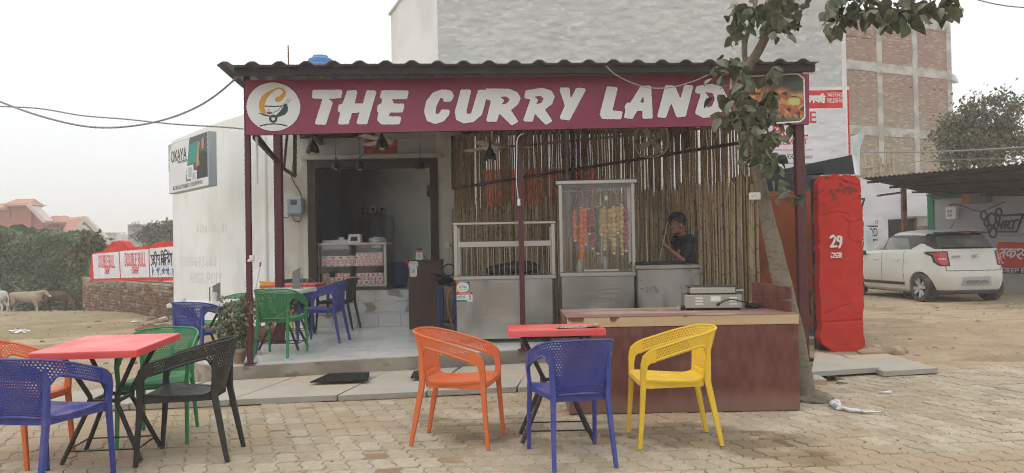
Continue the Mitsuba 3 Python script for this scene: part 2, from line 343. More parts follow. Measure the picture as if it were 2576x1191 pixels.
# plan of the wrap-around shell: from the centre of the back round to the tip of one arm, +y is the front
_plan = smoothline([(0, -0.232), (0.10, -0.226), (0.18, -0.196), (0.236, -0.120), (0.258, -0.02), (0.266, 0.09), (0.262, 0.198)], 60)
_arc = np.r_[0, np.cumsum(np.linalg.norm(np.diff(_plan, axis=0), axis=1))]; SEND = _arc[-1]; SLEG = 0.185
def plan(s):
    a = abs(s); x, y = np.interp(a, _arc, _plan[:, 0]), np.interp(a, _arc, _plan[:, 1])
    x2, y2 = np.interp(min(a + 0.004, SEND), _arc, _plan[:, 0]), np.interp(min(a + 0.004, SEND), _arc, _plan[:, 1])
    x1, y1 = np.interp(max(a - 0.004, 0), _arc, _plan[:, 0]), np.interp(max(a - 0.004, 0), _arc, _plan[:, 1])
    t = V(x2 - x1, y2 - y1); t /= np.linalg.norm(t); nrm = V(t[1], -t[0])
    return (V(x, y), nrm) if s >= 0 else (V(-x, y), nrm * (-1, 1))
def ztop(s):
    a = abs(s); return 0.792 - 0.012 * ss(0.0, 0.25, a) - 0.128 * np.clip((a - 0.17) / (SEND - 0.17), 0, 1) ** 1.05
def shell(s, v, off=0.0):
    p, n = plan(s); z = ztop(s) - v; lean = 0.27 - 0.20 * ss(0.08, 0.42, abs(s))
    q = p + n * ((z - 0.44) * lean + off - 0.010); return V(q[0], q[1], z)
CW = 0.0168; TH = 0.0055
def cell_mesh(s0, s1, v0, v1, hole):
    v, f = [], []
    sm_, vm = (s0 + s1) / 2, (v0 + v1) / 2; hs, hv = (s1 - s0) / 2 * hole, (v1 - v0) / 2 * hole
    O = [(s0, v0), (s1, v0), (s1, v1), (s0, v1)]; H = [(sm_, vm - hv), (sm_ + hs, vm), (sm_, vm + hv), (sm_ - hs, vm)]
    for off in (TH / 2, -TH / 2):
        v += [shell(a, b, off) for a, b in O] + [shell(a, b, off) for a, b in H]
    def face(k, flip):
        for i in range(4):
            j = (i + 1) % 4
            for t in ((i, j, 4 + i), (j, 4 + j, 4 + i)):
                t = tuple(k + q for q in t); f.append(t[::-1] if flip else t)
    face(0, True); face(8, False)
    for i in range(4):
        j = (i + 1) % 4; f += [(4 + i, 12 + i, 12 + j), (4 + i, 12 + j, 4 + j)]
    return TM(v, f)
def rim(ss_, vs, r=0.0075):
    return tube([shell(s, v) for s, v in zip(ss_, vs)], r, 6)
def chair_meshes():
    back, armL, armR = [], [], []
    ncol = int(SEND / CW)
    for row in range(22):
        v0 = 0.006 + row * CW; o = 0.5 * (row % 2)
        for c in range(-ncol - 1, ncol + 1):
            s0, s1 = (c + o) * CW, (c + o + 1) * CW; m = (s0 + s1) / 2
            vmax = 0.345 if abs(m) < SLEG - 0.012 else 0.080 + 0.11 * (1 - ss(SLEG - 0.02, SLEG + 0.06, abs(m)))
            if abs(m) > SEND - 0.05 or v0 + (CW if abs(m) < SLEG - 0.012 else 0.55 * CW) > vmax + 0.004: continue
            (back if abs(m) < SLEG else armR if m > 0 else armL).append(cell_mesh(s0, s1, v0, v0 + CW, 0.68 if row < 10 else 0.52))
    S = np.linspace(-SLEG - 0.006, SLEG + 0.006, 25)
    back += [rim(S, S * 0 + 0.003, 0.008), rim(np.linspace(-0.165, 0.165, 15), np.full(15, 0.345), 0.009)]
    for sg in (-1, 1): back.append(rim(sg * np.linspace(SLEG - 0.006, SLEG - 0.016, 9), np.linspace(0.09, 0.345, 9), 0.011))
    arms = []
    for sg, cells_ in ((-1, armL), (1, armR)):
        S = sg * np.linspace(SLEG - 0.01, SEND - 0.012, 30)
        q = np.linspace(SLEG - 0.004, SEND - 0.045, 18)
        un = rim(sg * q, 0.078 + 0.11 * (1 - ss(SLEG - 0.02, SLEG + 0.06, q)), 0.0085)
        S = sg * np.linspace(SLEG - 0.01, SEND - 0.05, 30); top = rim(S, S * 0 + 0.003, 0.0085)
        zt, y0 = ztop(SEND - 0.05), plan(sg * (SEND - 0.055))[0][1]
        side = Polygon([(y0, zt + 0.004), (y0 + 0.045, zt - 0.018), (0.226, zt - 0.050), (0.240, zt - 0.105), (0.243, 0.50), (0.245, 0.425), (0.210, 0.425), (0.211, 0.50), (0.198, zt - 0.110), (0.178, zt - 0.093), (y0, zt - 0.088)]).buffer(-0.010).buffer(0.013, 6)
        m = trimesh.creation.extrude_polygon(side, 0.024, engine='earcut'); w_ = m.vertices
        x0 = np.interp(w_[:, 1], [0.43, 0.56, 0.66], [0.250, 0.266, 0.268]); post = TM(np.c_[sg * (x0 + w_[:, 2] - 0.014), w_[:, 0], w_[:, 1]], m.faces)
        if post.volume < 0: post.invert()
        front, knee = post, tube([shell(sg * (SEND - 0.075), 0.05), shell(sg * (SEND - 0.05), 0.05)], 0.003, 4)
        arms.append(cat(cells_ + [top, un, front, knee]))
    # seat: a shallow pan that turns down at the front and up into the back
    prof = smoothline([(-0.222, 0.50), (-0.205, 0.455), (-0.17, 0.437), (-0.05, 0.432), (0.10, 0.440), (0.20, 0.448), (0.238, 0.440), (0.250, 0.418)], 26)
    nx = 13; v = []
    for y, z in prof:
        w = np.interp(y, [-0.23, -0.1, 0.1, 0.25], [0.172, 0.222, 0.247, 0.250])
        for i in range(nx):
            q = -1 + 2 * i / (nx - 1); v.append((q * w, y, z + 0.010 * q ** 4))
    for y, z in prof:
        w = np.interp(y, [-0.23, -0.1, 0.1, 0.25], [0.170, 0.218, 0.243, 0.246])
        for i in range(nx):
            q = -1 + 2 * i / (nx - 1); v.append((q * w, y - (0.012 if z > 0.46 or y > 0.235 else 0) * (1 if z < 0.46 else -1), z + 0.010 * q ** 4 - 0.016))
    n = len(prof) * nx; f = []
    for k, fl in ((0, False), (n, True)):
        for a in range(len(prof) - 1):
            for i in range(nx - 1):
                q = [k + a * nx + i, k + a * nx + i + 1, k + (a + 1) * nx + i + 1, k + (a + 1) * nx + i]
                f += [(q[0], q[1], q[2]), (q[0], q[2], q[3])] if not fl else [(q[0], q[2], q[1]), (q[0], q[3], q[2])]
    edge = [i for i in range(nx)] + [a * nx + nx - 1 for a in range(1, len(prof))] + [(len(prof) - 1) * nx + i for i in range(nx - 2, -1, -1)] + [a * nx for a in range(len(prof) - 2, 0, -1)]
    for a, b in zip(edge, edge[1:] + edge[:1]): f += [(a, n + a, n + b), (a, n + b, b)]
    seat = [TM(v, f)]
    for sg in (-1, 1): seat.append(bar((sg * 0.236, 0.225, 0.418), (sg * 0.176, -0.19, 0.418), 0.016, 0.042))
    seat += [bar((-0.236, 0.222, 0.412), (0.236, 0.222, 0.412), 0.014, 0.034), bar((-0.17, -0.195, 0.415), (0.17, -0.195, 0.415), 0.014, 0.036)]
    legs = []
    def tleg(pts, ws, hs):
        out = []; v, f = [], []
        for (p, w, h) in zip(pts, ws, hs):
            c = [(-1, -1), (1, -1), (1, 1), (-1, 1)]; bv = 0.25
            for a, b in c:
                for da, db in ((a * (1 - bv), b), (a, b * (1 - bv))) if a * b < 0 else ((a, b * (1 - bv)), (a * (1 - bv), b)):
                    v.append((p[0] + da * w / 2, p[1] + db * h / 2, p[2]))
        n = 8
        for i in range(len(pts) - 1):
            for j in range(n):
                q = (i * n + j, i * n + (j + 1) % n, (i + 1) * n + (j + 1) % n, (i + 1) * n + j); f += [(q[0], q[1], q[2]), (q[0], q[2], q[3])]
        e = (len(pts) - 1) * n
        for j in range(1, n - 1): f += [(0, j + 1, j), (e, e + j, e + j + 1)]
        m = TM(v, f)
        if m.volume < 0: m.invert()
        return m
    for sg in (-1, 1): legs.append(tleg([(sg * 0.258, 0.258, 0), (sg * 0.255, 0.238, 0.25), (sg * 0.250, 0.226, 0.445)], (0.025, 0.029, 0.034), (0.026, 0.032, 0.038)))
    for sg in (-1, 1):
        a = shell(sg * (SLEG + 0.004), 0.13); b = shell(sg * (SLEG - 0.004), 0.05)
        legs.append(tleg([(sg * 0.218, -0.305, 0), (sg * 0.206, -0.262, 0.22), (sg * 0.194, -0.222, 0.43), (a[0], a[1] - 0.004, a[2]), (b[0], b[1] - 0.002, b[2])], (0.026, 0.031, 0.035, 0.036, 0.016), (0.028, 0.036, 0.040, 0.030, 0.012)))
    for m in [*seat, *back, *arms, *legs]: m.vertices *= V(0.9, 1, 1)
    return cat(seat), cat(back), arms, legs
_seat, _back, _arms, _legs = chair_meshes()
_cd = {}
for _n in PLASTIC:
    m_ = 'mat_plastic_' + _n
    _cd[_n] = dict(seat=mikit.ply(_seat, m_, smooth=35), back=mikit.ply(_back, m_), arms=[mikit.ply(a, m_) for a in _arms], legs=[mikit.ply(l, m_, smooth=50) for l in _legs])
def chair(colour, x, y, z, yaw, label, group, slope=None):
    t = thing('armchair', label, 'chair', group); d = _cd[colour]; w = frame((x, y, z), yaw, slope)
    part(t, 'seat', d['seat'], None, tw=w); part(t, 'backrest', d['back'], None, tw=w)
    for a in d['arms']: part(t, 'armrest', a, None, tw=w)
    for l in d['legs']: part(t, 'leg', l, None, tw=w)
    return t
R = math.radians
# around the red table on the pavement
def at_feet(px, py, z=0.0): return G(px, py, z)
CG1, CG2, CG3 = 'plastic chairs round the tables on the pavement', 'plastic chairs round the table on the dirt', 'plastic chairs on the tiled floor'
chair('orange', -0.39, 5.43, 0.002, R(-102), 'orange perforated plastic armchair standing alone on the wet pavers by the stone kerb', CG1)
chair('blue', 0.365, 4.95, 0.002, R(11), 'blue perforated plastic armchair turned to the red table in front of the brown counter', CG1)
chair('yellow', 1.085, 5.33, 0.002, R(91), 'yellow perforated plastic armchair in front of the brown counter', CG1)
chair('blue', -2.79, 4.55, 0.002, R(-9), 'blue perforated plastic armchair beside the orange chair at the large red table', CG1)
chair('orange', -3.36, 5.10, 0.002, R(-93), 'orange plastic armchair partly hidden behind the blue chair at the left table', CG1)
chair('green', -2.63, 5.65, 0.002, R(192), 'green perforated plastic armchair behind the black chair at the large red table', CG1)
chair('black', -2.20, 5.13, 0.002, R(95), 'black perforated plastic armchair standing free on the pavers', CG1)
# table on the dirt by the painted wall
c = P(497, 930, 8.75); chair('blue', c[0], 8.85, 0.03, R(-12), 'blue plastic armchair at the white table by the pale painted wall', CG2)
c = P(575, 930, 9.9); chair('green', c[0] - 0.05, 10.0, 0.03, R(140), 'green plastic armchair between the white table and the potted plant', CG2)
# on the tiled floor
c = G(706, 893, FLOOR); chair('green', c[0], c[1], FLOOR, R(-4), 'green plastic armchair with its back to us on the tiles beside the red post', CG3)
c = G(816, 860, FLOOR); chair('blue', c[0] - 0.02, c[1], FLOOR, R(83), 'blue plastic armchair on the white tiles in front of the steps', CG3)
c = G(852, 829, FLOOR); chair('black', c[0] - 0.03, c[1] + 0.05, FLOOR, R(84), 'black plastic armchair on the tiles near the steps, behind the blue one', CG3)
c = G(748, 838, FLOOR); chair('black', c[0], c[1] - 0.0, FLOOR, R(185), 'black plastic armchair across the white table from the green chair on the tiles', CG3)
c = G(690, 842, FLOOR); chair('yellow', c[0] + 0.1, c[1] + 0.1, FLOOR, R(-50), 'yellow plastic armchair of which the legs show behind the white table on the tiles', CG3)
c = G(800, 812, FLOOR); chair('green', c[0] - 0.05, 11.35, FLOOR, R(172), 'green plastic armchair behind the far red table on the tiles', CG3)

mat('mat_table_red', dusty((0.64, 0.050, 0.055), (0.62, 0.33, 0.28), 0.38, 5.0), 0.38, 0.5, bump=(lambda p, n, uv: fbm(p.x * 200, p.y * 200, p.z * 200, 2), 0.0005))
mat('mat_table_white', dusty((0.66, 0.66, 0.64), (0.45, 0.40, 0.32), 0.3, 5.0), 0.4, 0.5)
mat('mat_black_steel', dusty((0.018, 0.018, 0.018), (0.20, 0.17, 0.13), 0.15, 9.0), 0.5, 0.5)
def table(colour, x, y, z, yaw, label, w=0.66, l=None, h=0.745, slope=None, th=0.045):
    t = thing('cafe_table', label, 'table', 'square plastic tables'); m = frame((x, y, z), yaw, slope); l = l or w
    r = m3.Manifold.extrude(m3.CrossSection([[(-w / 2 + .03, -l / 2 + .03), (w / 2 - .03, -l / 2 + .03), (w / 2 - .03, l / 2 - .03), (-w / 2 + .03, l / 2 - .03)]]).offset(0.03, m3.JoinType.Round, 2.0, 24), th - 0.008)
    r2 = m3.Manifold.extrude(m3.CrossSection([[(-w / 2 + .03, -l / 2 + .03), (w / 2 - .03, -l / 2 + .03), (w / 2 - .03, l / 2 - .03), (-w / 2 + .03, l / 2 - .03)]]).offset(0.025, m3.JoinType.Round, 2.0, 24), th)
    top = unmani(m3.Manifold.batch_hull([r, r2])); top.apply_translation((0, 0, h - th))
    part(t, 'tabletop', put(top, m), 'mat_table_' + colour, smooth=40)
    k = 0.30 * w / 0.66
    for sx in (-1, 1):
        for sy in (-1, 1):
            a, b = sx * 0.235, sy * 0.17
            pts = [(a, b, h - th - 0.004), (sx * 0.105, sy * 0.125, 0.47), (sx * 0.085, sy * 0.12, 0.43), (sx * 0.085, sy * 0.12, 0.375), (sx * 0.105, sy * 0.125, 0.335), (sx * 0.25, sy * 0.17, 0.006)]
            part(t, 'leg', put(tube(pts, 0.0155, 8), m), 'mat_black_steel', smooth=40)
    for sy in (-1, 1):
        for q in (bar((-0.10, sy * 0.12, 0.40), (0.10, sy * 0.12, 0.40), 0.024), bar((-0.225, sy * 0.160, 0.085), (0.225, sy * 0.160, 0.085), 0.009), bar((-0.24, sy * 0.17, h - th - 0.012), (0.24, sy * 0.17, h - th - 0.012), 0.02)): part(t, 'crossbar', put(q, m), 'mat_black_steel')
    for sx in (-1, 1):
        for q in (bar((sx * 0.085, -0.12, 0.395), (sx * 0.085, 0.12, 0.395), 0.022), bar((sx * 0.228, -0.16, 0.085), (sx * 0.228, 0.16, 0.085), 0.009)): part(t, 'crossbar', put(q, m), 'mat_black_steel')
    return t, m
table('red', -2.73, 5.16, 0.002, R(5), 'red plastic table with dusty top among four chairs of different colours', w=0.66, l=0.82, h=0.77, slope=(R(1.4), (1, 0, 0)))
_, TM2 = table('red', 0.29, 5.42, 0.002, R(1.5), 'red plastic table beside the brown wooden counter with a printed sheet on it', w=0.665, l=0.6, h=0.79, slope=(R(-2.2), (1, 0, 0)))
c = P(480, 770, 9.3); table('white', c[0] + 0.16, 9.35, 0.03, R(6), 'white plastic table on the dirt beside the pale wall', w=0.70)
c = P(700, 735, 9.2); table('white', c[0] - 0.02, 9.45, FLOOR, R(-4), 'white plastic table on the tiled floor beside the red post', w=0.66)
c = P(728, 716, 10.9); table('red', c[0] + 0.05, 10.95, FLOOR, R(-2), 'red plastic table at the back of the tiled floor', w=0.80, l=0.6)
# ---------------------------------------------------------------- the eatery: walls, room, canopy, banner
def wallcol(a, b, dirt, zk=0.9):
    def fn(p, n, uv):
        c = mix(a, b, smoothstep(0.3, 0.7, fbm(p.x * 1.1, p.y * 1.1, p.z * 1.1, 4)))
        c = mix(c, dirt, 0.55 * smoothstep(0.52, 0.72, fbm(p.x * 2.3 + 7, p.y * 2.3, p.z * 1.2, 5)))
        s = smoothstep(0.56, 0.7, fbm(p.x * 9, p.y * 9, p.z * 0.8, 3)) * 0.25
        return mix(c, dirt, s)
    return fn
mat('mat_white_wall', wallcol((0.735, 0.75, 0.745), (0.80, 0.815, 0.805), (0.64, 0.64, 0.61)), 0.9, 0.2, bump=(lambda p, n, uv: fbm(p.x * 12, p.y * 12, p.z * 12, 4), 0.012, 3e-3))
mat('mat_pillar_wall', wallcol((0.50, 0.49, 0.44), (0.62, 0.60, 0.54), (0.30, 0.27, 0.22)), 0.9, 0.2, bump=(lambda p, n, uv: fbm(p.x * 14, p.y * 14, p.z * 14, 4), 0.012, 3e-3))
mat('mat_grey_wall', mottled((0.33, 0.335, 0.33), (0.42, 0.42, 0.40), 2), 0.9, 0.2, bump=(lambda p, n, uv: fbm(p.x * 14, p.y * 14, p.z * 14, 3), 0.01, 3e-3))
mat('mat_room_wall', mottled((0.26, 0.29, 0.255), (0.34, 0.36, 0.31), 1.6, 2.4, (0.17, 0.195, 0.18)), 0.85, 0.2)
mat('mat_maroon', dusty((0.045, 0.009, 0.012), (0.20, 0.13, 0.10), 0.20, 5.0), 0.45, 0.45)
mat('mat_post_red', dusty((0.072, 0.008, 0.014), (0.22, 0.14, 0.11), 0.18, 5.0), 0.4, 0.5)
mat('mat_eave', dusty((0.030, 0.020, 0.024), (0.10, 0.08, 0.075), 0.3, 5.0), 0.5, 0.4)
mat('mat_frame_dark', dusty((0.030, 0.016, 0.014), (0.12, 0.10, 0.08), 0.3, 5.0), 0.55, 0.4)
mat('mat_roof_sheet', dusty((0.15, 0.16, 0.18), (0.20, 0.18, 0.15), 0.30, 2.0), 0.5, 0.5)
mat('mat_white_plastic', (0.68, 0.68, 0.66), 0.4, 0.5)
mat('mat_cable_grey', (0.26, 0.26, 0.25), 0.6, 0.4)
mat('mat_cable_black', (0.02, 0.02, 0.02), 0.6, 0.4)
WY = 12.4
def WX(px, d=WY): return P(px, 600, d)[0]
def WZ(px, py, d=WY): return P(px, py, d)[2]
ROOFZ = 3.36
# front wall of the shop: pillars left and right, head over the opening, low plinth with steps
xl0, xl1 = WX(712), WX(779); xr0, xr1 = WX(1101), WX(1146)
z_head = WZ(930, 412); z_cor = WZ(930, 396)
sb = thing('shop_building', 'single storey shop with a dark framed opening and grey band above it, under the canopy', 'shop')
part(sb, 'pillar', box(xl0 - 0.1, xl1, WY, WY + 0.35, 0, ROOFZ + 0.2), 'mat_pillar_wall', 'stained pale pillar carrying the meter box')
part(sb, 'pillar', box(xr0, xr1 + 0.12, WY, WY + 0.35, 0, ROOFZ + 0.2), 'mat_pillar_wall')
part(sb, 'head_wall', box(xl1, xr0, WY + 0.02, WY + 0.3, z_head, ROOFZ + 0.2), 'mat_grey_wall', 'grey band above the opening')
part(sb, 'cornice', box(xl1 - 0.12, xr0 + 0.10, WY - 0.06, WY + 0.02, z_cor - 0.03, z_cor + 0.045, 0.008), 'mat_grey_wall')
fz = 0.71
# dark frame of the opening
fw = 0.13
part(sb, 'door_frame', box(xl1 - 0.02, xl1 + fw - 0.02, WY - 0.03, WY + 0.28, fz, z_head + 0.10), 'mat_frame_dark')
part(sb, 'door_frame', box(xr0 - fw + 0.02, xr0 + 0.02, WY - 0.03, WY + 0.28, fz, z_head + 0.10), 'mat_frame_dark')
part(sb, 'door_frame', box(xl1 + fw - 0.02, xr0 - fw + 0.02, WY - 0.028, WY + 0.28, z_head - 0.06, z_head + 0.10), 'mat_frame_dark')
# room behind
def room_col(p, n, uv):      # plaster turning darker towards the left, with a patchy border
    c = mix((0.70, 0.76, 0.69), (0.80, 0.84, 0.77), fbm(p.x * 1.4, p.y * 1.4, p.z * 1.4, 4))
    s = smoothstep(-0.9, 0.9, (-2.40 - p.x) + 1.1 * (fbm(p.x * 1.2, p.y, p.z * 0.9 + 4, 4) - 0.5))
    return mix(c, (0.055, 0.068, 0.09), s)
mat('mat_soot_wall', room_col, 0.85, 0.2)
RX0, RX1, RY = xl1 - 0.15, xr0 + 0.5, WY + 3.0
part(sb, 'room_wall', box(RX0, RX1, RY, RY + 0.1, fz, 3.3), 'mat_soot_wall', 'back wall of the room, darker towards its left')
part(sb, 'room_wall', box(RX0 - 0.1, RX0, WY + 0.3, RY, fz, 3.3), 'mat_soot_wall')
for a_, b_, c_, e_ in ((WY + 0.3, WY + 0.9, fz, 3.3), (RY - 0.5, RY, fz, 3.3), (WY + 0.9, RY - 0.5, fz, 1.35), (WY + 0.9, RY - 0.5, 3.1, 3.3)): part(sb, 'room_wall', box(RX1, RX1 + 0.1, a_, b_, c_, e_), 'mat_soot_wall')  # unseen window opening added in the right wall to let daylight into the room
part(sb, 'added_window_frame', box(RX1 + 0.02, RX1 + 0.06, WY + 0.9, RY - 0.5, 2.30, 2.34), 'mat_frame_dark')
part(sb, 'room_ceiling', box(RX0 - 0.1, RX1 + 0.1, WY + 0.3, RY + 0.1, 3.3, 3.42), 'mat_white_wall')
part(sb, 'room_floor', box(RX0 - 0.1, RX1 + 0.1, WY + 0.02, RY + 0.1, 0.3, fz), 'mat_tile')
# steps faced with tiles
st = [(818, 784, 11.95), (783, 758, 12.15), (757, 733, 12.32)]
zs = [FLOOR, 0.375, 0.545, 0.71]; ys = [11.95, 12.15, 12.30]
sx0, sx1 = WX(800), WX(1102)
for i in range(3):
    part(sb, 'step', box(sx0, sx1, ys[i] + 0.012, (ys[i + 1] + 0.012) if i < 2 else WY + 0.02, FLOOR - 0.05, zs[i + 1] - 0.012), 'mat_concrete')
    ex = [sx0, sx0 + 0.32, sx0 + 0.95, sx0 + 1.58, sx1] if i else [sx0, sx0 + 0.32, sx0 + 0.72, sx0 + 1.05, sx0 + 1.40, sx1]
    for a, b in zip(ex, ex[1:]):
        part(sb, 'step_tile', box(a + 0.003, b - 0.003, ys[i], ys[i] + 0.0118, zs[i] + 0.003, zs[i + 1] - 0.012, 0.002), 'mat_step_tile')
        part(sb, 'step_tile', box(a + 0.003, b - 0.003, ys[i] - 0.012, (ys[i + 1] - 0.001) if i < 2 else WY + 0.015, zs[i + 1] - 0.0118, zs[i + 1] + 0.001, 0.002), 'mat_step_tile')
# flat roof slab of the shop with parapet, water tank on top
part(sb, 'roof_slab', box(-3.75, RX1 + 0.4, WY + 0.05, RY + 0.3, 3.45, 3.6), 'mat_grey_wall')

# ---------------- side wall of the white building on the left, painted over
A0 = P(437, 640, 15.0)[:2]; A1 = V(xl0 - 0.10, WY + 0.10)
wdir = (A1 - A0) / np.linalg.norm(A1 - A0); wn = V(wdir[1], -wdir[0]); L0 = np.linalg.norm(A1 - A0)
def wpos(px):        # run along the wall where the pixel column meets it
    a = P(px, 620, 1.0)[:2]; M = np.array([wdir, -a]).T; return np.linalg.solve(M, -A0)[0]
def wpt(s, z, off=0.0): return V(*(A0 + wdir * s + wn * off), z)
def wpix(px, py, off=0.0):
    s = wpos(px); d = (A0 + wdir * s)[1]; return s, P(px, py, d)[2]
wb = thing('white_building', 'white painted building with faded lettering on its wall and a sign box', 'building')
sT, zT = wpix(612, 290); s1, z1 = wpix(533, 316)
zl = z1 - 0.12
sh = Polygon([(0, -0.2), (L0, -0.2), (L0, zT + 0.14), (sT, zT), (s1, z1), (0.02, zl)])
part(wb, 'side_wall', flat(sh, wpt(0, 0, -0.25), (*wdir, 0), (0, 0, 1), 0.25), 'mat_white_wall')
back_ = V(-3.4, 21.0) - A0
part(wb, 'end_wall', sheet([V(*A0, -0.2), V(*(A0 + V(0.9, 6)), -0.2), V(*(A0 + V(0.9, 6)), zl - 0.02), V(*A0, zl - 0.02)], 0.02), 'mat_white_wall')
mat('mat_faint_paint', (0.655, 0.66, 0.655), 0.9, 0.2)
mat('mat_faint_paint2', (0.635, 0.64, 0.63), 0.9, 0.2)
for t_, px, py, h, w, m_ in (('9899493444', 452, 672, 0.20, 1.45, 'mat_faint_paint2'), ('ANGL POIY', 476, 712, 0.20, 1.25, 'mat_faint_paint2')):
    s, z = wpix(px, py); part(wb, 'faded_lettering', lay(text(t_, h, 0.0015, False), wpt(s, z), (*wdir, 0), (0, 0, 1), 0.001, w), m_, 'faded lettering showing through the white paint')
for k in range(11):
    s, z = wpix(496 + 7 * k + (k * 5) % 3, 586); part(wb, 'faded_stroke', lay(box(0, 0.035 + 0.03 * (k % 3 == 0), 0, 0.10 + 0.07 * ((k * 7) % 4) / 3, 0, 0.0015), wpt(s, z), (*wdir, 0), (0, 0, 1), 0.001), 'mat_faint_paint')
# peeled patch low on the wall
def blob(r, n, seed, sx=1.0, sy=1.0, rough=0.35):
    g = np.random.default_rng(seed); a = np.arange(n) * 2 * np.pi / n; q = r * (1 + rough * (g.random(n) - 0.5) * 2)
    return Polygon(np.c_[sx * q * np.cos(a), sy * q * np.sin(a)]).buffer(0)
mat('mat_peeled', mottled((0.20, 0.17, 0.14), (0.48, 0.44, 0.38), 8), 0.95, 0.1, bump=(lambda p, n, uv: fbm(p.x * 20, p.y * 20, p.z * 20, 4), 0.03, 3e-3))
for px, py, r, sd in ((598, 778, 0.13, 1), (655, 790, 0.22, 2), (676, 800, 0.16, 3), (640, 770, 0.08, 8)):
    s, z = wpix(px, py); part(wb, 'peeled_plaster', flat(blob(r, 18, sd, 1.5, 0.7), wpt(s, z), (*wdir, 0), (0, 0, 1), 0.002, 0.001), 'mat_peeled')
# sign box
mat('mat_print_white', (0.66, 0.67, 0.69), 0.5, 0.4); mat('mat_print_grey', (0.075, 0.085, 0.095), 0.5, 0.4); mat('mat_print_teal', (0.03, 0.24, 0.20), 0.5, 0.4)
mat('mat_print_black', (0.02, 0.02, 0.024), 0.5, 0.4); mat('mat_print_skin', (0.42, 0.22, 0.14), 0.5, 0.4); mat('mat_print_pale', (0.36, 0.46, 0.45), 0.5, 0.4)
mat('mat_print_red', (0.56, 0.035, 0.030), 0.5, 0.4); mat('mat_print_blue', (0.04, 0.06, 0.30), 0.5, 0.4)
q = [P(421, 371, 12.9), P(513, 318, 11.6), P(525, 462, 11.6), P(425, 489, 12.9)]
o, ex, ey = q[3], (q[2] - q[3]), (q[0] - q[3]); W_, H_ = np.linalg.norm(ex), np.linalg.norm(ey)
ux = ex / W_; uy = V(0, 0, 1); ux[2] *= 0.35; ux /= np.linalg.norm(ux); un_ = np.cross(ux, uy); un_ /= np.linalg.norm(un_)
sg = thing('sign_box', 'white and teal advertising sign box mounted high on the pale wall', 'sign')
H_ = (np.linalg.norm(q[0] - q[3]) + np.linalg.norm(q[1] - q[2])) / 2
ey_s = (q[0] - q[3]) / np.linalg.norm(q[0] - q[3])
mat('mat_sign_side', (0.36, 0.42, 0.43), 0.5, 0.4)
part(sg, 'case', put(box(0, W_, 0, H_, -0.13, 0, 0.006), np.vstack([np.c_[ux, uy, un_, o], [0, 0, 0, 1]])), 'mat_sign_side')
def SP(shape, m_, lift, nm='print', label=None): part(sg, nm, flat(shape, o, ux, uy, 0.0012, lift), m_, label)
SP(sbox(0.015, 0.015, W_ - 0.015, H_ - 0.015), 'mat_print_white', 0.0005, 'panel')
f_ = lambda a, b: (a * W_, b * H_)
SP(Polygon([f_(.0, .80), f_(.0, .985), f_(.10, .985), f_(.03, .80), f_(.03, .45), f_(0, .45)]), 'mat_sign_side', 0.002)
SP(Polygon([f_(.46, .17), f_(.985, .17), f_(.985, .985), f_(.56, .985)]), 'mat_print_grey', 0.002)
SP(Polygon([f_(.50, .48), f_(.78, .50), f_(.78, .88), f_(.55, .86)]), 'mat_print_teal', 0.0035)
SP(Polygon([f_(.70, .17), f_(.985, .17), f_(.985, .58), f_(.92, .66), f_(.84, .66), f_(.78, .52), f_(.76, .40), f_(.70, .36)]), 'mat_print_black', 0.005)
SP(union_all([Polygon([f_(.72, .40), f_(.80, .42), f_(.79, .62), f_(.82, .84), f_(.78, .86), f_(.74, .62)]), affinity.scale(Point(f_(.885, .80)).buffer(0.07), 0.75 * W_ / 1.0 * 0.62, 1.35)]), 'mat_print_skin', 0.0065)
SP(union_all([sbox(.50 * W_, .20 * H_, .66 * W_, .46 * H_), sbox(.60 * W_, .15 * H_, .74 * W_, .34 * H_)]), 'mat_print_white', 0.008)
SP(union_all([sbox(.53 * W_, .23 * H_, .62 * W_, .42 * H_), sbox(.63 * W_, .18 * H_, .71 * W_, .30 * H_)]), 'mat_print_pale', 0.0095)
part(sg, 'lettering', lay(text('OKAYA', 0.18, 0.0012), o + ux * 0.08 * W_ + uy * 0.62 * H_, ux, uy, 0.003, 0.40 * W_), 'mat_print_black')
part(sg, 'lettering', lay(text('NEVER STOP INDIA', 0.035, 0.0012), o + ux * 0.26 * W_ + uy * 0.56 * H_, ux, uy, 0.003, 0.24 * W_), 'mat_print_grey')
part(sg, 'lettering', lay(text('NITIN ELECTRONICS | 9350999790', 0.06, 0.0012), o + ux * 0.12 * W_ + uy * 0.055 * H_, ux, uy, 0.003, 0.74 * W_), 'mat_print_grey')

# ---------------- canopy of corrugated sheets on steel posts
cp = thing('canopy', 'corrugated sheet canopy on maroon steel posts over the eatery front', 'canopy')
def corr(x0, x1, y0, y1, z0, z1, pitch=0.29, hgt=0.045, th=0.004):
    prof = []; x = x0
    while x < x1 - 0.01:
        prof += [(x, 0), (x + pitch * 0.20, hgt), (x + pitch * 0.38, hgt), (x + pitch * 0.58, 0)]; x += pitch
    prof.append((x, 0)); v, f = [], []; n = len(prof)
    for dz in (0, -th):
        for y, z in ((y0, z0), (y1, z1)):
            v += [(a, y, z + b + dz) for a, b in prof]
    for i in range(n - 1):
        f += [(i, i + 1, n + i + 1), (i, n + i + 1, n + i), (2 * n + i, 3 * n + i + 1, 2 * n + i + 1), (2 * n + i, 3 * n + i, 3 * n + i + 1), (i, 2 * n + i + 1, i + 1), (i, 2 * n + i, 2 * n + i + 1), (n + i, n + i + 1, 3 * n + i + 1), (n + i, 3 * n + i + 1, 3 * n + i)]
    return TM(v, f)
RF = [P(545, 155, 7.7), P(2062, 148, 8.45)]
yaw_r = math.atan2(RF[1][1] - RF[0][1], RF[1][0] - RF[0][0]); Lr = np.linalg.norm((RF[1] - RF[0])[:2])
zr0, zr1 = RF[0][2], RF[1][2]
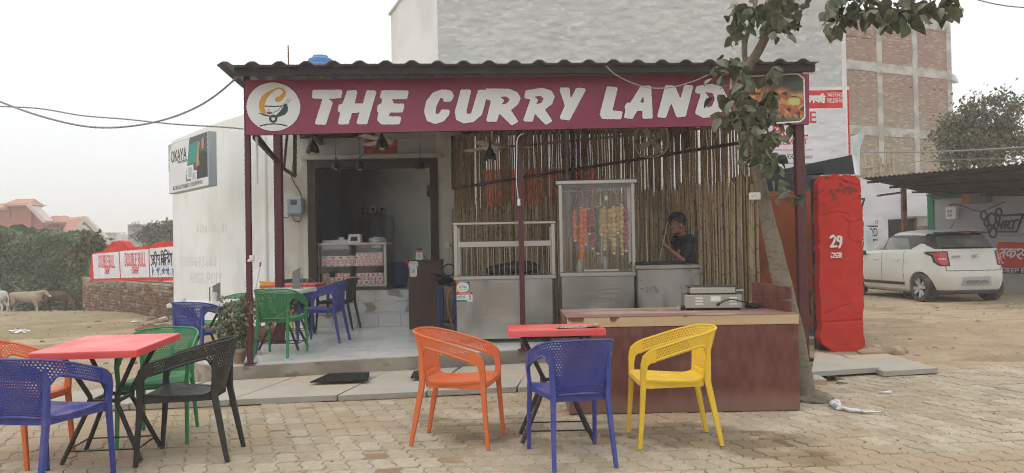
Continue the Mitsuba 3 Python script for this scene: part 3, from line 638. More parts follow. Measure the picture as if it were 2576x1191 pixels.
def rp(u, v, z=0.0):      # canopy frame: u along the eave, v into the depth, z above the eave
    c, s = math.cos(yaw_r), math.sin(yaw_r); return V(RF[0][0] + u * c - v * s, RF[0][1] + u * s + v * c, zr0 + (zr1 - zr0) * u / Lr + z)
def rmap(m):
    v = m.vertices; return TM(np.array([rp(a, b, c) for a, b, c in v]), m.faces)
nsh = 6; wsh = Lr / nsh
for i in range(nsh): part(cp, 'roof_sheet', rmap(corr(i * wsh, (i + 1) * wsh, 0.0, 5.2, -0.036 + 0.0045 * (i % 2), -0.012 + 0.0045 * (i % 2), wsh / 4, 0.036)), 'mat_roof_sheet')
part(cp, 'eave_beam', rmap(box(0.15, Lr + 0.0, 0.10, 0.16, -0.118, -0.040)), 'mat_eave')
for v_ in (1.6, 3.2, 4.6): part(cp, 'purlin', rmap(box(0.1, Lr - 0.05, v_, v_ + 0.05, -0.115, -0.05)), 'mat_maroon')
for u_ in (0.42, Lr * 0.5, Lr - 0.2): part(cp, 'rafter', rmap(box(u_ - 0.03, u_ + 0.03, 0.85, 5.0, -0.215, -0.117)), 'mat_maroon')
def post(px, pyb, d, w, top, mname='mat_post_red', z0=FLOOR):
    b = P(px, pyb, d); return box(b[0] - w / 2, b[0] + w / 2, d - w / 2, d + w / 2, z0, top, 0.004)
p1 = P(628, 640, 8.19)
ztop_ = lambda x, y: rp(np.clip((x - RF[0][0]), 0, Lr), 1)[2] - 0.045
for px, d, w in ((626.5, 8.2, 0.055), (703, 10.15, 0.10), (1312, 8.95, 0.062), (2016, 8.86, 0.10)):
    b = P(px, 640, d); part(cp, 'post', box(b[0] - w / 2, b[0] + w / 2, d - w / 2, d + w / 2, FLOOR - 0.002 if px < 1900 else 0.0, ztop_(b[0], d), 0.004), 'mat_post_red')
    part(cp, 'post_foot', box(b[0] - w, b[0] + w, d - w, d + w, (FLOOR if px < 1900 else 0.0) + 0.001, (FLOOR if px < 1900 else 0.0) + 0.009), 'mat_post_red')
# braces and struts under the left end
for a, b, w in ((P(640, 345, 8.5), P(696, 405, 10.1), 0.045), (P(742, 342, 10.2), P(742, 440, 11.2), 0.05), (P(722, 342, 10.2), P(714, 425, 11.2), 0.035), (P(712, 424, 11.2), P(744, 444, 11.2), 0.05), (P(648, 342, 8.6), P(690, 395, 10.0), 0.03)):
    part(cp, 'brace', bar(a, b, w), 'mat_frame_dark')
part(cp, 'light_tube', tube([P(646, 345, 8.35), P(646, 462, 8.35)], 0.014, 8), 'mat_white_plastic', 'white tube lamp hung on the corner post')

# ---------------- name banner
BQ = [P(619, 340, 8.13), P(2036, 313, 8.78), P(2036, 185, 8.78), P(617, 203, 8.13)]      # bl br tr tl
def bp(u, v, off=0.0):
    a = BQ[0] * (1 - u) + BQ[1] * u; b = BQ[3] * (1 - u) + BQ[2] * u; q = a * (1 - v) + b * v
    n = np.cross(BQ[1] - BQ[0], BQ[3] - BQ[0]); n /= np.linalg.norm(n)
    w = 0.006 * math.sin(u * 37) * (0.3 + v) + 0.010 * math.sin(u * 11 + 1) * (v - 0.5)
    return q + n * (off + w)
def bmap(m, lift):
    v = m.vertices; return TM(np.array([bp(a, b, lift + c) for a, b, c in v]), m.faces)
def banner_uv(px, py):
    u = (px - 619) / (2036 - 619)
    for _ in range(4):
        yb, yt = 340 + (313 - 340) * u, 203 + (185 - 203) * u
    # depth changes along the banner: projective correction
    k = 8.13 / 8.78; uu = u * k / (1 - u + u * k); uu = u / (u + (1 - u) * (8.78 / 8.13))
    return uu, (yb - py) / (yb - yt)
def bshape(shape, cell=12):        # a figure in picture units laid on the banner, cut finely enough to follow its folds
    out = []
    for g in geoms(shape):
        x0, y0, x1, y1 = g.bounds
        for i in range(int((x1 - x0) // cell) + 1):
            q = g.intersection(sbox(x0 + i * cell, y0 - 1, x0 + (i + 1) * cell, y1 + 1))
            out += geoms(q) if not q.is_empty else []
    return out
def bprint(name, shape, m_, lift, label=None, cell=12, th=0.0012):
    ms = []
    for g in bshape(shape, cell):
        m = trimesh.creation.extrude_polygon(g, 1.0, engine='earcut'); v = m.vertices
        uv_ = np.array([banner_uv(a, -b) for a, b in v[:, :2]]); ms.append(bmap(TM(np.c_[uv_, v[:, 2] * th], m.faces), lift))
    part(bn, name, cat(ms), m_, label)
def pix(pts): return [(a, -b) for a, b in pts]
mat('mat_banner', lambda p, n, uv: mix((0.265, 0.038, 0.085), (0.235, 0.033, 0.075), fbm(p.x * 0.8, p.y, p.z, 2)) * (0.93 + 0.14 * fbm(p.x * 5, p.y, p.z * 9, 3)), 0.42, 0.45)
mat('mat_banner_white', lambda p, n, uv: mix((0.78, 0.80, 0.80), (0.70, 0.72, 0.72), fbm(p.x * 2, p.y, p.z * 5, 3)), 0.45, 0.4)
mat('mat_banner_outline', (0.055, 0.03, 0.045), 0.5, 0.4)
mat('mat_logo_orange', (0.66, 0.33, 0.07), 0.5, 0.4); mat('mat_logo_green', (0.03, 0.075, 0.075), 0.5, 0.4); mat('mat_logo_dark', (0.05, 0.055, 0.075), 0.5, 0.4); mat('mat_logo_brown', (0.18, 0.08, 0.06), 0.5, 0.4)
bn = thing('name_banner', 'long maroon banner with big white letters and a round white logo across the canopy front', 'banner')
N = 120; v, f = [], []
for z in (0, -0.004):
    for i in range(N + 1):
        for j in range(5): v.append(bp(i / N, j / 4, z))
for i in range(N):
    for j in range(4):
        a = i * 5 + j; b = a + 5; o2 = (N + 1) * 5
        f += [(a, b, b + 1), (a, b + 1, a + 1), (o2 + a, o2 + b + 1, o2 + b), (o2 + a, o2 + a + 1, o2 + b + 1)]
for i in range(N):
    for j in (0, 4):
        a = i * 5 + j; b = a + 5; f += [(a, o2 + a, b), (b, o2 + a, o2 + b)]
part(bn, 'sheet', TM(v, f), 'mat_banner', smooth=40)
for u0, v0, u1, v1 in ((0, 0.02, 1, 0.02), (0, 0.98, 1, 0.98), (0.003, 0, 0.003, 1), (0.997, 0, 0.997, 1), (0.33, 0, 0.33, 1), (0.66, 0, 0.66, 1)):
    part(bn, 'frame_bar', bar(bp(u0, v0, -0.035), bp(u1, v1, -0.035), 0.025), 'mat_frame_dark')
# letters: heavy rounded slanted strokes, traced in picture units
def S(pts, w): return LineString(pix(pts)).buffer(w / 2, cap_style=3, join_style=1)
def PG(pts): return Polygon(pix(pts))
def soft(s, r=3.0): return s.buffer(-r, 6).buffer(2 * r, 6).buffer(-r, 6)
# banner picture: x = 980/1.59 + zx*0.2491, y = 290/1.59 + zy*0.2491 for the first half
Z1 = lambda pts: [(616.4 + a * 0.2491, 182.4 + b * 0.2491) for a, b in pts]
Z2 = lambda pts: [(1257.9 + a * 0.3174, 176.1 + b * 0.3174) for a, b in pts]
letters = {
 'letter_t': union_all([PG(Z1([(690, 180), (988, 178), (975, 258), (835, 268), (890, 300), (815, 528), (705, 524), (790, 268), (680, 262)]))]),
 'letter_h': union_all([PG(Z1([(1040, 184), (1140, 184), (1110, 318), (1195, 318), (1235, 184), (1335, 188), (1232, 524), (1125, 522), (1172, 370), (1140, 410), (1082, 410), (1045, 524), (938, 524), (968, 410), (940, 395), (950, 330), (990, 318)]))]),
 'letter_e': union_all([PG(Z1([(1385, 184), (1655, 184), (1640, 268), (1470, 270), (1500, 290), (1498, 318), (1612, 320), (1595, 404), (1465, 406), (1450, 448), (1582, 450), (1560, 525), (1375, 525), (1338, 480), (1352, 405), (1335, 395), (1345, 335), (1380, 318), (1395, 268), (1365, 262)]))]),
 'letter_c': PG(Z1([(2000, 172), (2090, 190), (2110, 240), (2085, 292), (2010, 300), (2005, 262), (1975, 255), (1930, 350), (1925, 420), (1955, 425), (1990, 378), (2068, 380), (2060, 430), (2005, 495), (1920, 522), (1840, 490), (1812, 400), (1835, 290), (1905, 205)])),
 'letter_u': PG(Z1([(2185, 176), (2288, 178), (2235, 390), (2245, 425), (2285, 420), (2360, 180), (2462, 182), (2390, 430), (2310, 500), (2210, 516), (2135, 480), (2122, 400)])),
 'letter_r': PG(Z2([(-110, 150), (75, 152), (140, 180), (165, 225), (140, 275), (85, 320), (145, 412), (92, 440), (-5, 345), (-28, 412), (-110, 410), (-68, 245), (-120, 228)])).difference(PG(Z2([(-5, 215), (50, 210), (82, 232), (60, 268), (8, 280), (35, 240)]))),
 'letter_r2': PG(Z2([(205, 165), (330, 145), (405, 165), (433, 212), (412, 270), (355, 315), (415, 408), (362, 435), (275, 345), (258, 410), (183, 408), (245, 235), (195, 222)])).difference(PG(Z2([(265, 212), (320, 206), (350, 228), (330, 265), (280, 275), (305, 238)]))),
 'letter_y': PG(Z2([(470, 145), (548, 143), (560, 238), (605, 145), (685, 150), (550, 400), (470, 388), (515, 285)])),
 'letter_l': PG(Z2([(850, 132), (935, 140), (890, 325), (972, 330), (960, 390), (810, 388), (792, 355)])),
 'letter_a': PG(Z2([(1115, 132), (1195, 128), (1208, 385), (1130, 388), (1130, 325), (1085, 325), (1050, 388), (982, 380), (995, 330), (990, 290), (1005, 265), (1035, 262)])).difference(PG(Z2([(1138, 200), (1142, 262), (1105, 262)]))),
 'letter_n': PG(Z2([(1310, 124), (1385, 130), (1430, 235), (1462, 120), (1532, 124), (1470, 370), (1400, 376), (1355, 260), (1312, 382), (1245, 374)])),
 'letter_d': PG(Z2([(1560, 130), (1680, 112), (1760, 135), (1800, 220), (1770, 320), (1700, 370), (1610, 380), (1545, 345), (1595, 190), (1545, 182)])).difference(PG(Z2([(1620, 172), (1690, 185), (1705, 235), (1680, 290), (1632, 305), (1660, 225)]))),
}
for k_, g in letters.items():
    g = g.simplify(0.4).buffer(2.0, 8).buffer(-6.0, 8).buffer(4.6, 8); nm = k_.replace('2', '')
    bprint(nm, g.buffer(0.9, 8), 'mat_banner_outline', 0.0015)
    bprint(nm.replace('letter', 'white_letter'), g, 'mat_banner_white', 0.0030)
# round logo
cx, cy = 616.4 + 291 * 0.2491, 182.4 + 350 * 0.2491
disc = affinity.scale(Point(cx, -cy).buffer(1, 48), 67.5, 60.5)
bprint('logo_outline', disc.buffer(0.9), 'mat_banner_outline', 0.0015); bprint('logo_disc', disc, 'mat_banner_white', 0.0030)
def taper(pts, ws):
    L = smoothline([(a, -b) for a, b in Z1(pts)], 30); w = np.interp(np.linspace(0, 1, 30), np.linspace(0, 1, len(ws)), ws) * 0.2491
    return union_all([LineString([L[i], L[i + 1]]).buffer((w[i] + w[i + 1]) / 4, 6) for i in range(29)])
bprint('logo_letter', union_all([taper([(195, 405), (175, 330), (210, 250), (290, 190), (360, 165), (405, 200), (390, 240), (335, 278)], [44, 62, 54, 38, 14, 16, 40, 54])]), 'mat_logo_orange', 0.0044)
bprint('logo_bowl', union_all([taper([(415, 340), (400, 390), (350, 430), (320, 445), (270, 448)], [36, 66, 48, 18, 10]), taper([(145, 415), (190, 428), (260, 445), (290, 448)], [5, 22, 14, 10]), S(Z1([(200, 343), (300, 348), (425, 338)]), 3.0)]), 'mat_logo_green', 0.0044)
bprint('logo_wheel', Point(616.4 + 288 * .2491, -(182.4 + 470 * .2491)).buffer(10.5).difference(Point(616.4 + 288 * .2491, -(182.4 + 470 * .2491)).buffer(4.6)), 'mat_logo_dark', 0.0050)
bprint('logo_stand', union_all([S(Z1([(155, 542), (220, 527), (290, 521), (360, 527), (425, 542)]), 3.2)]), 'mat_logo_dark', 0.0044)
bprint('logo_chopstick', union_all([S(Z1([(445, 270), (390, 335), (340, 385), (280, 415)]), 1.1), S(Z1([(470, 275), (410, 340)]), 1.1)]), 'mat_logo_dark', 0.0056)
bprint('logo_food', union_all([affinity.scale(Point(616.4 + 250 * .2491, -(182.4 + 412 * .2491)).buffer(6), 1.2, 0.5), S(Z1([(234, 392), (240, 380), (234, 370)]), 1.0), S(Z1([(247, 392), (253, 380), (247, 370)]), 1.0)]), 'mat_logo_brown', 0.0056)
# food photograph at the right end
fr = PG([(1840, 197), (2008, 187), (2022, 199), (2023, 296), (2012, 305), (1850, 317), (1836, 306)])
fr = fr.buffer(-4).buffer(7)
def food(p, n, uv):
    a = fbm(p.x * 6, p.y * 6, p.z * 9, 4); b = fbm(p.x * 14 + 3, p.y, p.z * 16, 3); h = p.z - 2.98 + 0.12 * (p.x - 3.2)
    c = mix((0.10, 0.10, 0.085), (0.055, 0.07, 0.04), a)
    m_ = smoothstep(0.20, 0.10, dr.abs(h + 0.10 * (a - 0.5)))
    meat = mix(mix((0.40, 0.10, 0.03), (0.62, 0.33, 0.13), smoothstep(0.35, 0.65, b)), (0.09, 0.025, 0.01), smoothstep(0.58, 0.7, noise(p.x * 26, p.y, p.z * 22)))
    c = mix(c, meat, m_)
    c = mix(c, (0.55, 0.58, 0.22), smoothstep(0.62, 0.68, fbm(p.x * 4 + 1.7, 0.3, p.z * 4)) * 0.9)
    return mix(c, (0.5, 0.09, 0.06), smoothstep(0.66, 0.70, fbm(p.x * 7 + 5, 1.3, p.z * 7, 3)) * m_)
mat('mat_food_print', food, 0.4, 0.45)
bprint('food_border', fr, 'mat_banner_white', 0.0015); bprint('food_photo', fr.buffer(-3.6), 'mat_food_print', 0.0030, 'print of grilled food with a pale wedge and herbs')
# ---------------------------------------------------------------- bamboo fence
FA, FB = V(-0.95, 12.38), V(3.22, 9.95)
fdir = (FB - FA) / np.linalg.norm(FB - FA); fn_ = V(fdir[1], -fdir[0]); FL = np.linalg.norm(FB - FA)
def fpos(px):
    a = P(px, 500, 1.0)[:2]; return np.linalg.solve(np.array([fdir, -a]).T, -FA)[0]
def fpt(s, z, off=0.0): return V(*(FA + fdir * s + fn_ * off), z)
def fpix(px, py): s = fpos(px); return s, P(px, py, (FA + fdir * s)[1])[2]
def bamboo(p, n, uv):
    k = p.x * fdir[0] + p.y * fdir[1]
    c = mix((0.315, 0.24, 0.15), (0.385, 0.305, 0.195), noise(k * 40, 0, p.z * 0.7)); nd = noise(k * 33, 0, 0) * 0.31 + p.z; nd = nd / 0.31 - dr.floor(nd / 0.31); c = c * (1 - 0.45 * smoothstep(0.06, 0.02, dr.abs(nd - 0.5)))
    c = mix(c, (0.15, 0.11, 0.075), 0.6 * smoothstep(0.55, 0.75, fbm(p.x * 5, p.y * 5, p.z * 1.3, 4)))
    return c * (0.75 + 0.5 * noise(k * 90, 0, p.z * 2.5))
mat('mat_bamboo', bamboo, 0.65, 0.35); mat('mat_bamboo_pale', lambda p, n, uv: bamboo(p, n, uv) * mi.Color3f(1.22, 1.20, 1.12), 0.6, 0.35); mat('mat_bamboo_dark', lambda p, n, uv: bamboo(p, n, uv) * mi.Color3f(0.76, 0.68, 0.61), 0.7, 0.3)
mat('mat_bamboo_old', lambda p, n, uv: bamboo(p, n, uv) * mi.Color3f(0.74, 0.62, 0.54), 0.7, 0.3)
bf = thing('bamboo_fence', 'screen of upright bamboo poles closing the side of the eatery, gappy towards its top', 'fence')
def pole(s, z0, z1, r, off, lean, n=6):
    zs_ = [z0]; z = z0 + RNG.uniform(0.05, 0.3)
    rr = [r]
    while z < z1 - 0.03:
        zs_ += [z - 0.012, z, z + 0.012]; rr += [r, r * 1.16, r]; z += RNG.uniform(0.24, 0.36)
    zs_.append(z1); rr.append(r * 0.95); zs_ = np.array(zs_)
    bow = RNG.normal(0, 0.010)
    pts = [fpt(s + lean * (q - z0) + bow * math.sin(3.1 * (q - z0) / max(z1 - z0, 0.1)), q, off) for q in zs_]
    return tube(pts, rr, n)
sL = fpos(1148)
zgap = lambda s: np.interp(s, [sL, fpos(1300), fpos(1823), FL], [P(1148, 530, 12.3)[2], fpix(1300, 515)[1], fpix(1823, 458)[1], fpix(1890, 452)[1]])
s = 0.02; front_, back_p = [], []
while s < FL + 0.03:
    r = RNG.uniform(0.0105, 0.0145)
    part(bf, 'pole', pole(s, FLOOR - 0.1, zgap(s) + RNG.normal(0, 0.05), r, 0.034 + RNG.uniform(-0.005, 0.005), RNG.normal(0, 0.003)), ['mat_bamboo', 'mat_bamboo', 'mat_bamboo_pale', 'mat_bamboo_dark', 'mat_bamboo'][int(RNG.integers(0, 5))])
    front_.append(s); s += 2 * r + RNG.uniform(-0.003, 0.0005)
s = 0.03
while s < FL + 0.02:
    r = RNG.uniform(0.0105, 0.0145)
    back_p.append(pole(s, FLOOR - 0.1, 3.22, r, 0.0, RNG.normal(0, 0.0025)))
    s += 2 * r + (RNG.uniform(-0.004, 0.0) if RNG.random() < (0.70 if s < fpos(1500) else 0.88) else RNG.uniform(0.002, 0.0065 if s < fpos(1500) else 0.0035))
nb_ = max(0, 300 - len(front_)); rest_b = {'mat_bamboo_old': [], 'mat_bamboo_dark': []}
for i, m in enumerate(back_p):
    mm = 'mat_bamboo_old' if RNG.random() < 0.65 else 'mat_bamboo_dark'
    if i < nb_: part(bf, 'pole', m, mm)
    else: rest_b[mm].append(m)
for k_, v_ in rest_b.items():
    if v_: part(bf, 'pole_bundle', cat(v_), k_, kind='stuff')
a, b = fpix(1147, 476), fpix(1862, 361); mrail = lambda px: None
part(bf, 'rail', bar(fpt(a[0], a[1], 0.07), fpt(b[0] + 0.1, b[1], 0.07), 0.03, 0.04), 'mat_maroon')
for px in (1146, 1447, 1737):
    q = fpos(px); part(bf, 'upright', bar(fpt(q, FLOOR if px == 1447 else (P(px, 476, 12.3)[2] if px == 1146 else fpix(1737, 372)[1]), 0.075), fpt(q, 3.2, 0.075), 0.05 if px == 1447 else 0.03, 0.05), 'mat_frame_dark')
q = fpos(1437); part(bf, 'upright', bar(fpt(q, 1.5, 0.12), fpt(q, 3.2, 0.12), 0.035), 'mat_cable_grey', 'pale pipe tied to the fence')
for z in (0.9, 2.95): part(bf, 'rail', bar(fpt(0.02, z, -0.03), fpt(FL, z, -0.03), 0.02, 0.035), 'mat_bamboo_old')

# ---------------------------------------------------------------- steel kitchen line
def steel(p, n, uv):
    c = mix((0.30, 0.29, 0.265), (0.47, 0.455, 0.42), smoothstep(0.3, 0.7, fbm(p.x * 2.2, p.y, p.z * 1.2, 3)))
    return mix(c, (0.15, 0.14, 0.125), 0.75 * smoothstep(0.52, 0.72, fbm(p.x * 4.5 + 2, p.y, p.z * 0.9, 3)))  # dark upright streaks painted into the colour to stand for reflections
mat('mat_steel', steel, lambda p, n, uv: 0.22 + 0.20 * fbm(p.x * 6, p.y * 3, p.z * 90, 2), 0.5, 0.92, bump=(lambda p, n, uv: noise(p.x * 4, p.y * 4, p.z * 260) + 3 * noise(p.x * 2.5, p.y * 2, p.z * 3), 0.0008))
mat('mat_bright_steel', (0.43, 0.425, 0.40), 0.33, 0.5, 0.92); mat('mat_skewer_steel', (0.20, 0.19, 0.18), 0.4, 0.5, 0.8)
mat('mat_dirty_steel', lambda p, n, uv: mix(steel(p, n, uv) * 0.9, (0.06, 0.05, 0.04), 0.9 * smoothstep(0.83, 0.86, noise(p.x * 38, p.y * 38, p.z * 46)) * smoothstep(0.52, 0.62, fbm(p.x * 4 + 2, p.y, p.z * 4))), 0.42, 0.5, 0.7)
scene['mat_glass'] = {'type': 'thindielectric', 'int_ior': 1.5}
mat('mat_rubber', (0.018, 0.018, 0.018), 0.7, 0.4)
YA = R(1.0)
def rot_at(m, x, y, yaw): return put(m, frame((x, y, 0), yaw) @ frame((-x, -y, 0)))
# counter with a grille
ca = thing('steel_counter', 'stainless steel serving counter with a bar grille above it and payment stickers', 'counter')
d = 9.62; x0, x1 = P(1149, 800, d)[0], P(1391, 800, d)[0]; X0, X1 = P(1142, 620, d)[0], P(1396, 620, d)[0]
zt = P(1270, 703, d)[2]; zr = P(1270, 693, d)[2]
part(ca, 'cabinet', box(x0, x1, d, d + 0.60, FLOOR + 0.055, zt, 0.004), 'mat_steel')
part(ca, 'ledge', box(X0 - 0.01, X1 + 0.005, d - 0.03, d + 0.63, zt, zr, 0.005), 'mat_bright_steel')
zt1 = P(1270, 565, d)[2]
for xx in (X0 + 0.022, X1 - 0.022): part(ca, 'upright', box(xx - 0.022, xx + 0.022, d - 0.015, d + 0.03, zr, zt1, 0.003), 'mat_bright_steel')
for xx in (X0 + 0.022, X1 - 0.022): part(ca, 'upright', box(xx - 0.018, xx + 0.018, d + 0.55, d + 0.59, zr, zt1 - 0.02, 0.003), 'mat_bright_steel')
part(ca, 'top_rail', box(X0 - 0.01, X1 + 0.01, d - 0.03, d + 0.045, zt1, zt1 + 0.035, 0.006), 'mat_bright_steel')
z0, z1 = P(1270, 621, d)[2], P(1270, 607, d)[2]
part(ca, 'middle_rail', box(X0 + 0.046, X1 - 0.046, d - 0.012, d + 0.012, z0, z1, 0.003), 'mat_bright_steel')
for i in range(17):
    xx = X0 + 0.085 + i * (X1 - X0 - 0.17) / 16; part(ca, 'bar', tube([(xx, d, zr), (xx, d, z0)], 0.0045, 6), 'mat_bright_steel')
for xx in (x0 + 0.05, x1 - 0.05):
    for yy in (d + 0.05, d + 0.55): part(ca, 'foot', tube([(xx, yy, FLOOR), (xx, yy, FLOOR + 0.06)], 0.022, 8), 'mat_rubber')
# stickers on it
mat('mat_sticker_white', (0.66, 0.66, 0.65), 0.5, 0.4); mat('mat_sticker_green', (0.05, 0.30, 0.14), 0.5, 0.4); mat('mat_sticker_yellow', (0.65, 0.40, 0.05), 0.5, 0.4); mat('mat_sticker_teal', (0.03, 0.20, 0.21), 0.5, 0.4)
def gpay(xc, zc, w, y, label):
    t = thing('payment_sticker', label, 'sticker', None); o = V(xc - w / 2, y, zc - w * 0.38); ex, ey = (1, 0, 0), (0, 0, 1); h = w * 0.76
    for k, (shp, m_) in enumerate(((sbox(0, 0, w / 2, h / 2), 'mat_sticker_yellow'), (sbox(0, h / 2, w / 2, h), 'mat_print_red'), (sbox(w / 2, 0, w, h / 2), 'mat_sticker_green'), (sbox(w / 2, h / 2, w, h), 'mat_print_blue'))): part(t, 'corner', flat(shp, o, ex, ey, 0.001, 0.0), m_)
    part(t, 'disc', flat(rrect(w * 0.06, h * 0.04, w * 0.94, h * 0.96, h * 0.40), o, ex, ey, 0.001, 0.0012), 'mat_sticker_white')
    part(t, 'lettering', lay(text('G Pay', w * 0.19, 0.0008, False), o + V(w * 0.20, 0, h * 0.42), ex, ey, 0.0024, w * 0.60), 'mat_print_grey')
    part(t, 'lettering', lay(text('Payments accepted', w * 0.05, 0.0008, False), o + V(w * 0.24, 0, h * 0.24), ex, ey, 0.0024, w * 0.52), 'mat_print_grey')
xs_ = P(1160, 730, d)[0]; gpay(P(1164.5, 723, d)[0], P(1164.5, 723, d)[2], 0.172, d - 0.0005, 'round payment sticker with a coloured border on the steel counter')
t = thing('payment_notice', 'small red white and teal notice under the round sticker on the steel counter', 'sticker')
o = V(P(1149, 760, d)[0], d - 0.0005, P(1149, 760, d)[2]); w_, h_ = 0.20, 0.122
for shp, m_, l_ in ((sbox(0, 0, w_, h_), 'mat_sticker_white', 0.0), (sbox(0, h_ * 0.74, w_, h_), 'mat_print_red', 0.0012), (sbox(0, 0, w_ * 0.66, h_ * 0.2), 'mat_sticker_teal', 0.0012), (affinity.scale(Point(w_ * 0.84, h_ * 0.52).buffer(0.016), 0.8, 1.1), 'mat_print_skin', 0.0012), (sbox(w_ * 0.76, h_ * 0.16, w_ * 0.93, h_ * 0.36), 'mat_print_pale', 0.0012)): part(t, 'panel', flat(shp, o, (1, 0, 0), (0, 0, 1), 0.001, l_), m_)
part(t, 'lettering', lay(text('ACCEPTED HERE', 0.018, 0.0008), o + V(0.03, 0, h_ * 0.80), (1, 0, 0), (0, 0, 1), 0.0024, 0.14), 'mat_sticker_white')
for k in range(2): part(t, 'lettering', lay(text('BHIM  UPI', 0.011, 0.0008), o + V(0.010, 0, h_ * (0.53 - 0.17 * k)), (1, 0, 0), (0, 0, 1), 0.0024, 0.10), 'mat_print_grey')
mat('mat_black_pan', (0.012, 0.012, 0.013), 0.5, 0.5)
part_pan = tube(smoothline([V(P(1222, 690, d + .3)[0], d + 0.3, zr + 0.05), V(P(1260, 690, d + .3)[0], d + 0.3, zr + 0.07), V(P(1335, 690, d + .3)[0], d + 0.3, zr + 0.085), V(P(1356, 690, d + .3)[0], d + 0.3, zr + 0.06)], 10), [0.03, 0.06, 0.07, 0.075, 0.08, 0.08, 0.085, 0.085, 0.08, 0.05], 10)
one('sack', part_pan, 'mat_black_pan', 'black bundle lying behind the bars of the steel counter', 'bundle', smooth=60)
# glass showcase for the skewers
cb = thing('glass_showcase', 'tall steel and glass showcase with skewers hanging inside', 'showcase')
d = 9.55; DB = 0.62; x0, x1 = P(1409, 690, d)[0], P(1600, 690, d)[0]; zb = P(1500, 696, d)[2]; zb1 = P(1500, 685, d)[2]; z2 = P(1500, 463, d)[2]; z3 = P(1500, 452, d)[2]
def skew(m):      # the showcase stands turned so that its left side shows
    return rot_at(m, x1, d, R(-4.0))
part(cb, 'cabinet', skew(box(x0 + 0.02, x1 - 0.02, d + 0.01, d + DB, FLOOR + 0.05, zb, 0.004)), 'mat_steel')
part(cb, 'ledge', skew(box(x0, x1, d - 0.015, d + DB + 0.01, zb, zb1, 0.005)), 'mat_bright_steel')
part(cb, 'roof', skew(box(x0 - 0.03, x1 + 0.03, d - 0.03, d + DB + 0.03, z2, z3, 0.008)), 'mat_bright_steel')
for xx in (x0 + 0.022, x1 - 0.022):
    for yy in (d + 0.012, d + DB - 0.02): part(cb, 'corner_post', skew(box(xx - 0.02, xx + 0.02, yy - 0.018, yy + 0.018, zb1, z2, 0.003)), 'mat_bright_steel')
part(cb, 'glass_pane', skew(sheet([(x0 + 0.043, d + 0.012, zb1), (x1 - 0.043, d + 0.012, zb1), (x1 - 0.043, d + 0.012, z2), (x0 + 0.043, d + 0.012, z2)], 0.0001)) if False else skew(TM([(x0 + 0.043, d + 0.012, zb1), (x1 - 0.043, d + 0.012, zb1), (x1 - 0.043, d + 0.012, z2), (x0 + 0.043, d + 0.012, z2)], [(0, 1, 2), (0, 2, 3)])), 'mat_glass')
for xx in (x0 + 0.022, x1 - 0.022): part(cb, 'glass_pane', skew(TM([(xx, d + 0.03, zb1), (xx, d + DB - 0.04, zb1), (xx, d + DB - 0.04, z2), (xx, d + 0.03, z2)], [(0, 1, 2), (0, 2, 3)])), 'mat_glass')
part(cb, 'hanging_rail', skew(tube([(x0 + 0.04, d + 0.3, z2 - 0.06), (x1 - 0.04, d + 0.3, z2 - 0.06)], 0.006, 6)), 'mat_bright_steel')
part(cb, 'tray', skew(box(x0 + 0.30, x1 - 0.20, d + 0.18, d + 0.5, zb1 + 0.002, zb1 + 0.03, 0.004)), 'mat_bright_steel')
mat('mat_bulb', (0.72, 0.72, 0.70), 0.3, 0.5)
def SX(zx): return (2200 + zx / 2.59) / 1.59
def SYz(zy): return (700 + zy / 2.59) / 1.59
bl = thing('lamp_bulb', 'small white bulb hanging inside the glass showcase', 'bulb')
q = P(SX(580), SYz(240), d + 0.25); part(bl, 'bulb', ico(q, (0.022, 0.022, 0.034), 2), 'mat_bulb', smooth=True); part(bl, 'cord', tube([q + V(0, 0, 0.03), V(q[0] - 0.005, q[1], z2)], 0.0025, 5), 'mat_cable_grey')
KC = {'tandoori': (0.66, 0.10, 0.02), 'orange': (0.58, 0.16, 0.035), 'brown': (0.26, 0.05, 0.03), 'green': (0.065, 0.075, 0.02), 'tan': (0.44, 0.28, 0.09), 'pale': (0.52, 0.40, 0.14), 'onion': (0.66, 0.62, 0.56)}
for k_, v_ in KC.items(): mat('mat_kebab_' + k_, v_, 0.45, 0.5)
KE = [(252, 365, 672, 'tandoori', 'bright orange'), (320, 350, 875, 'tandoori', 'longest bright orange'), (362, 340, 712, 'orange', 'pale orange'), (401, 360, 602, 'brown', 'short dark red'), (437, 338, 755, 'brown', 'long dark red'), (490, 338, 805, 'green', 'dark green'), (527, 345, 607, 'tan', 'short tan'), (560, 350, 765, 'tan', 'long tan'), (618, 350, 645, 'pale', 'short pale yellow'), (657, 340, 803, 'pale', 'long pale yellow'), (697, 328, 595, 'tan', 'short brownish'), (742, 322, 812, 'pale', 'long golden'), (785, 332, 778, 'brown', 'reddish brown')]
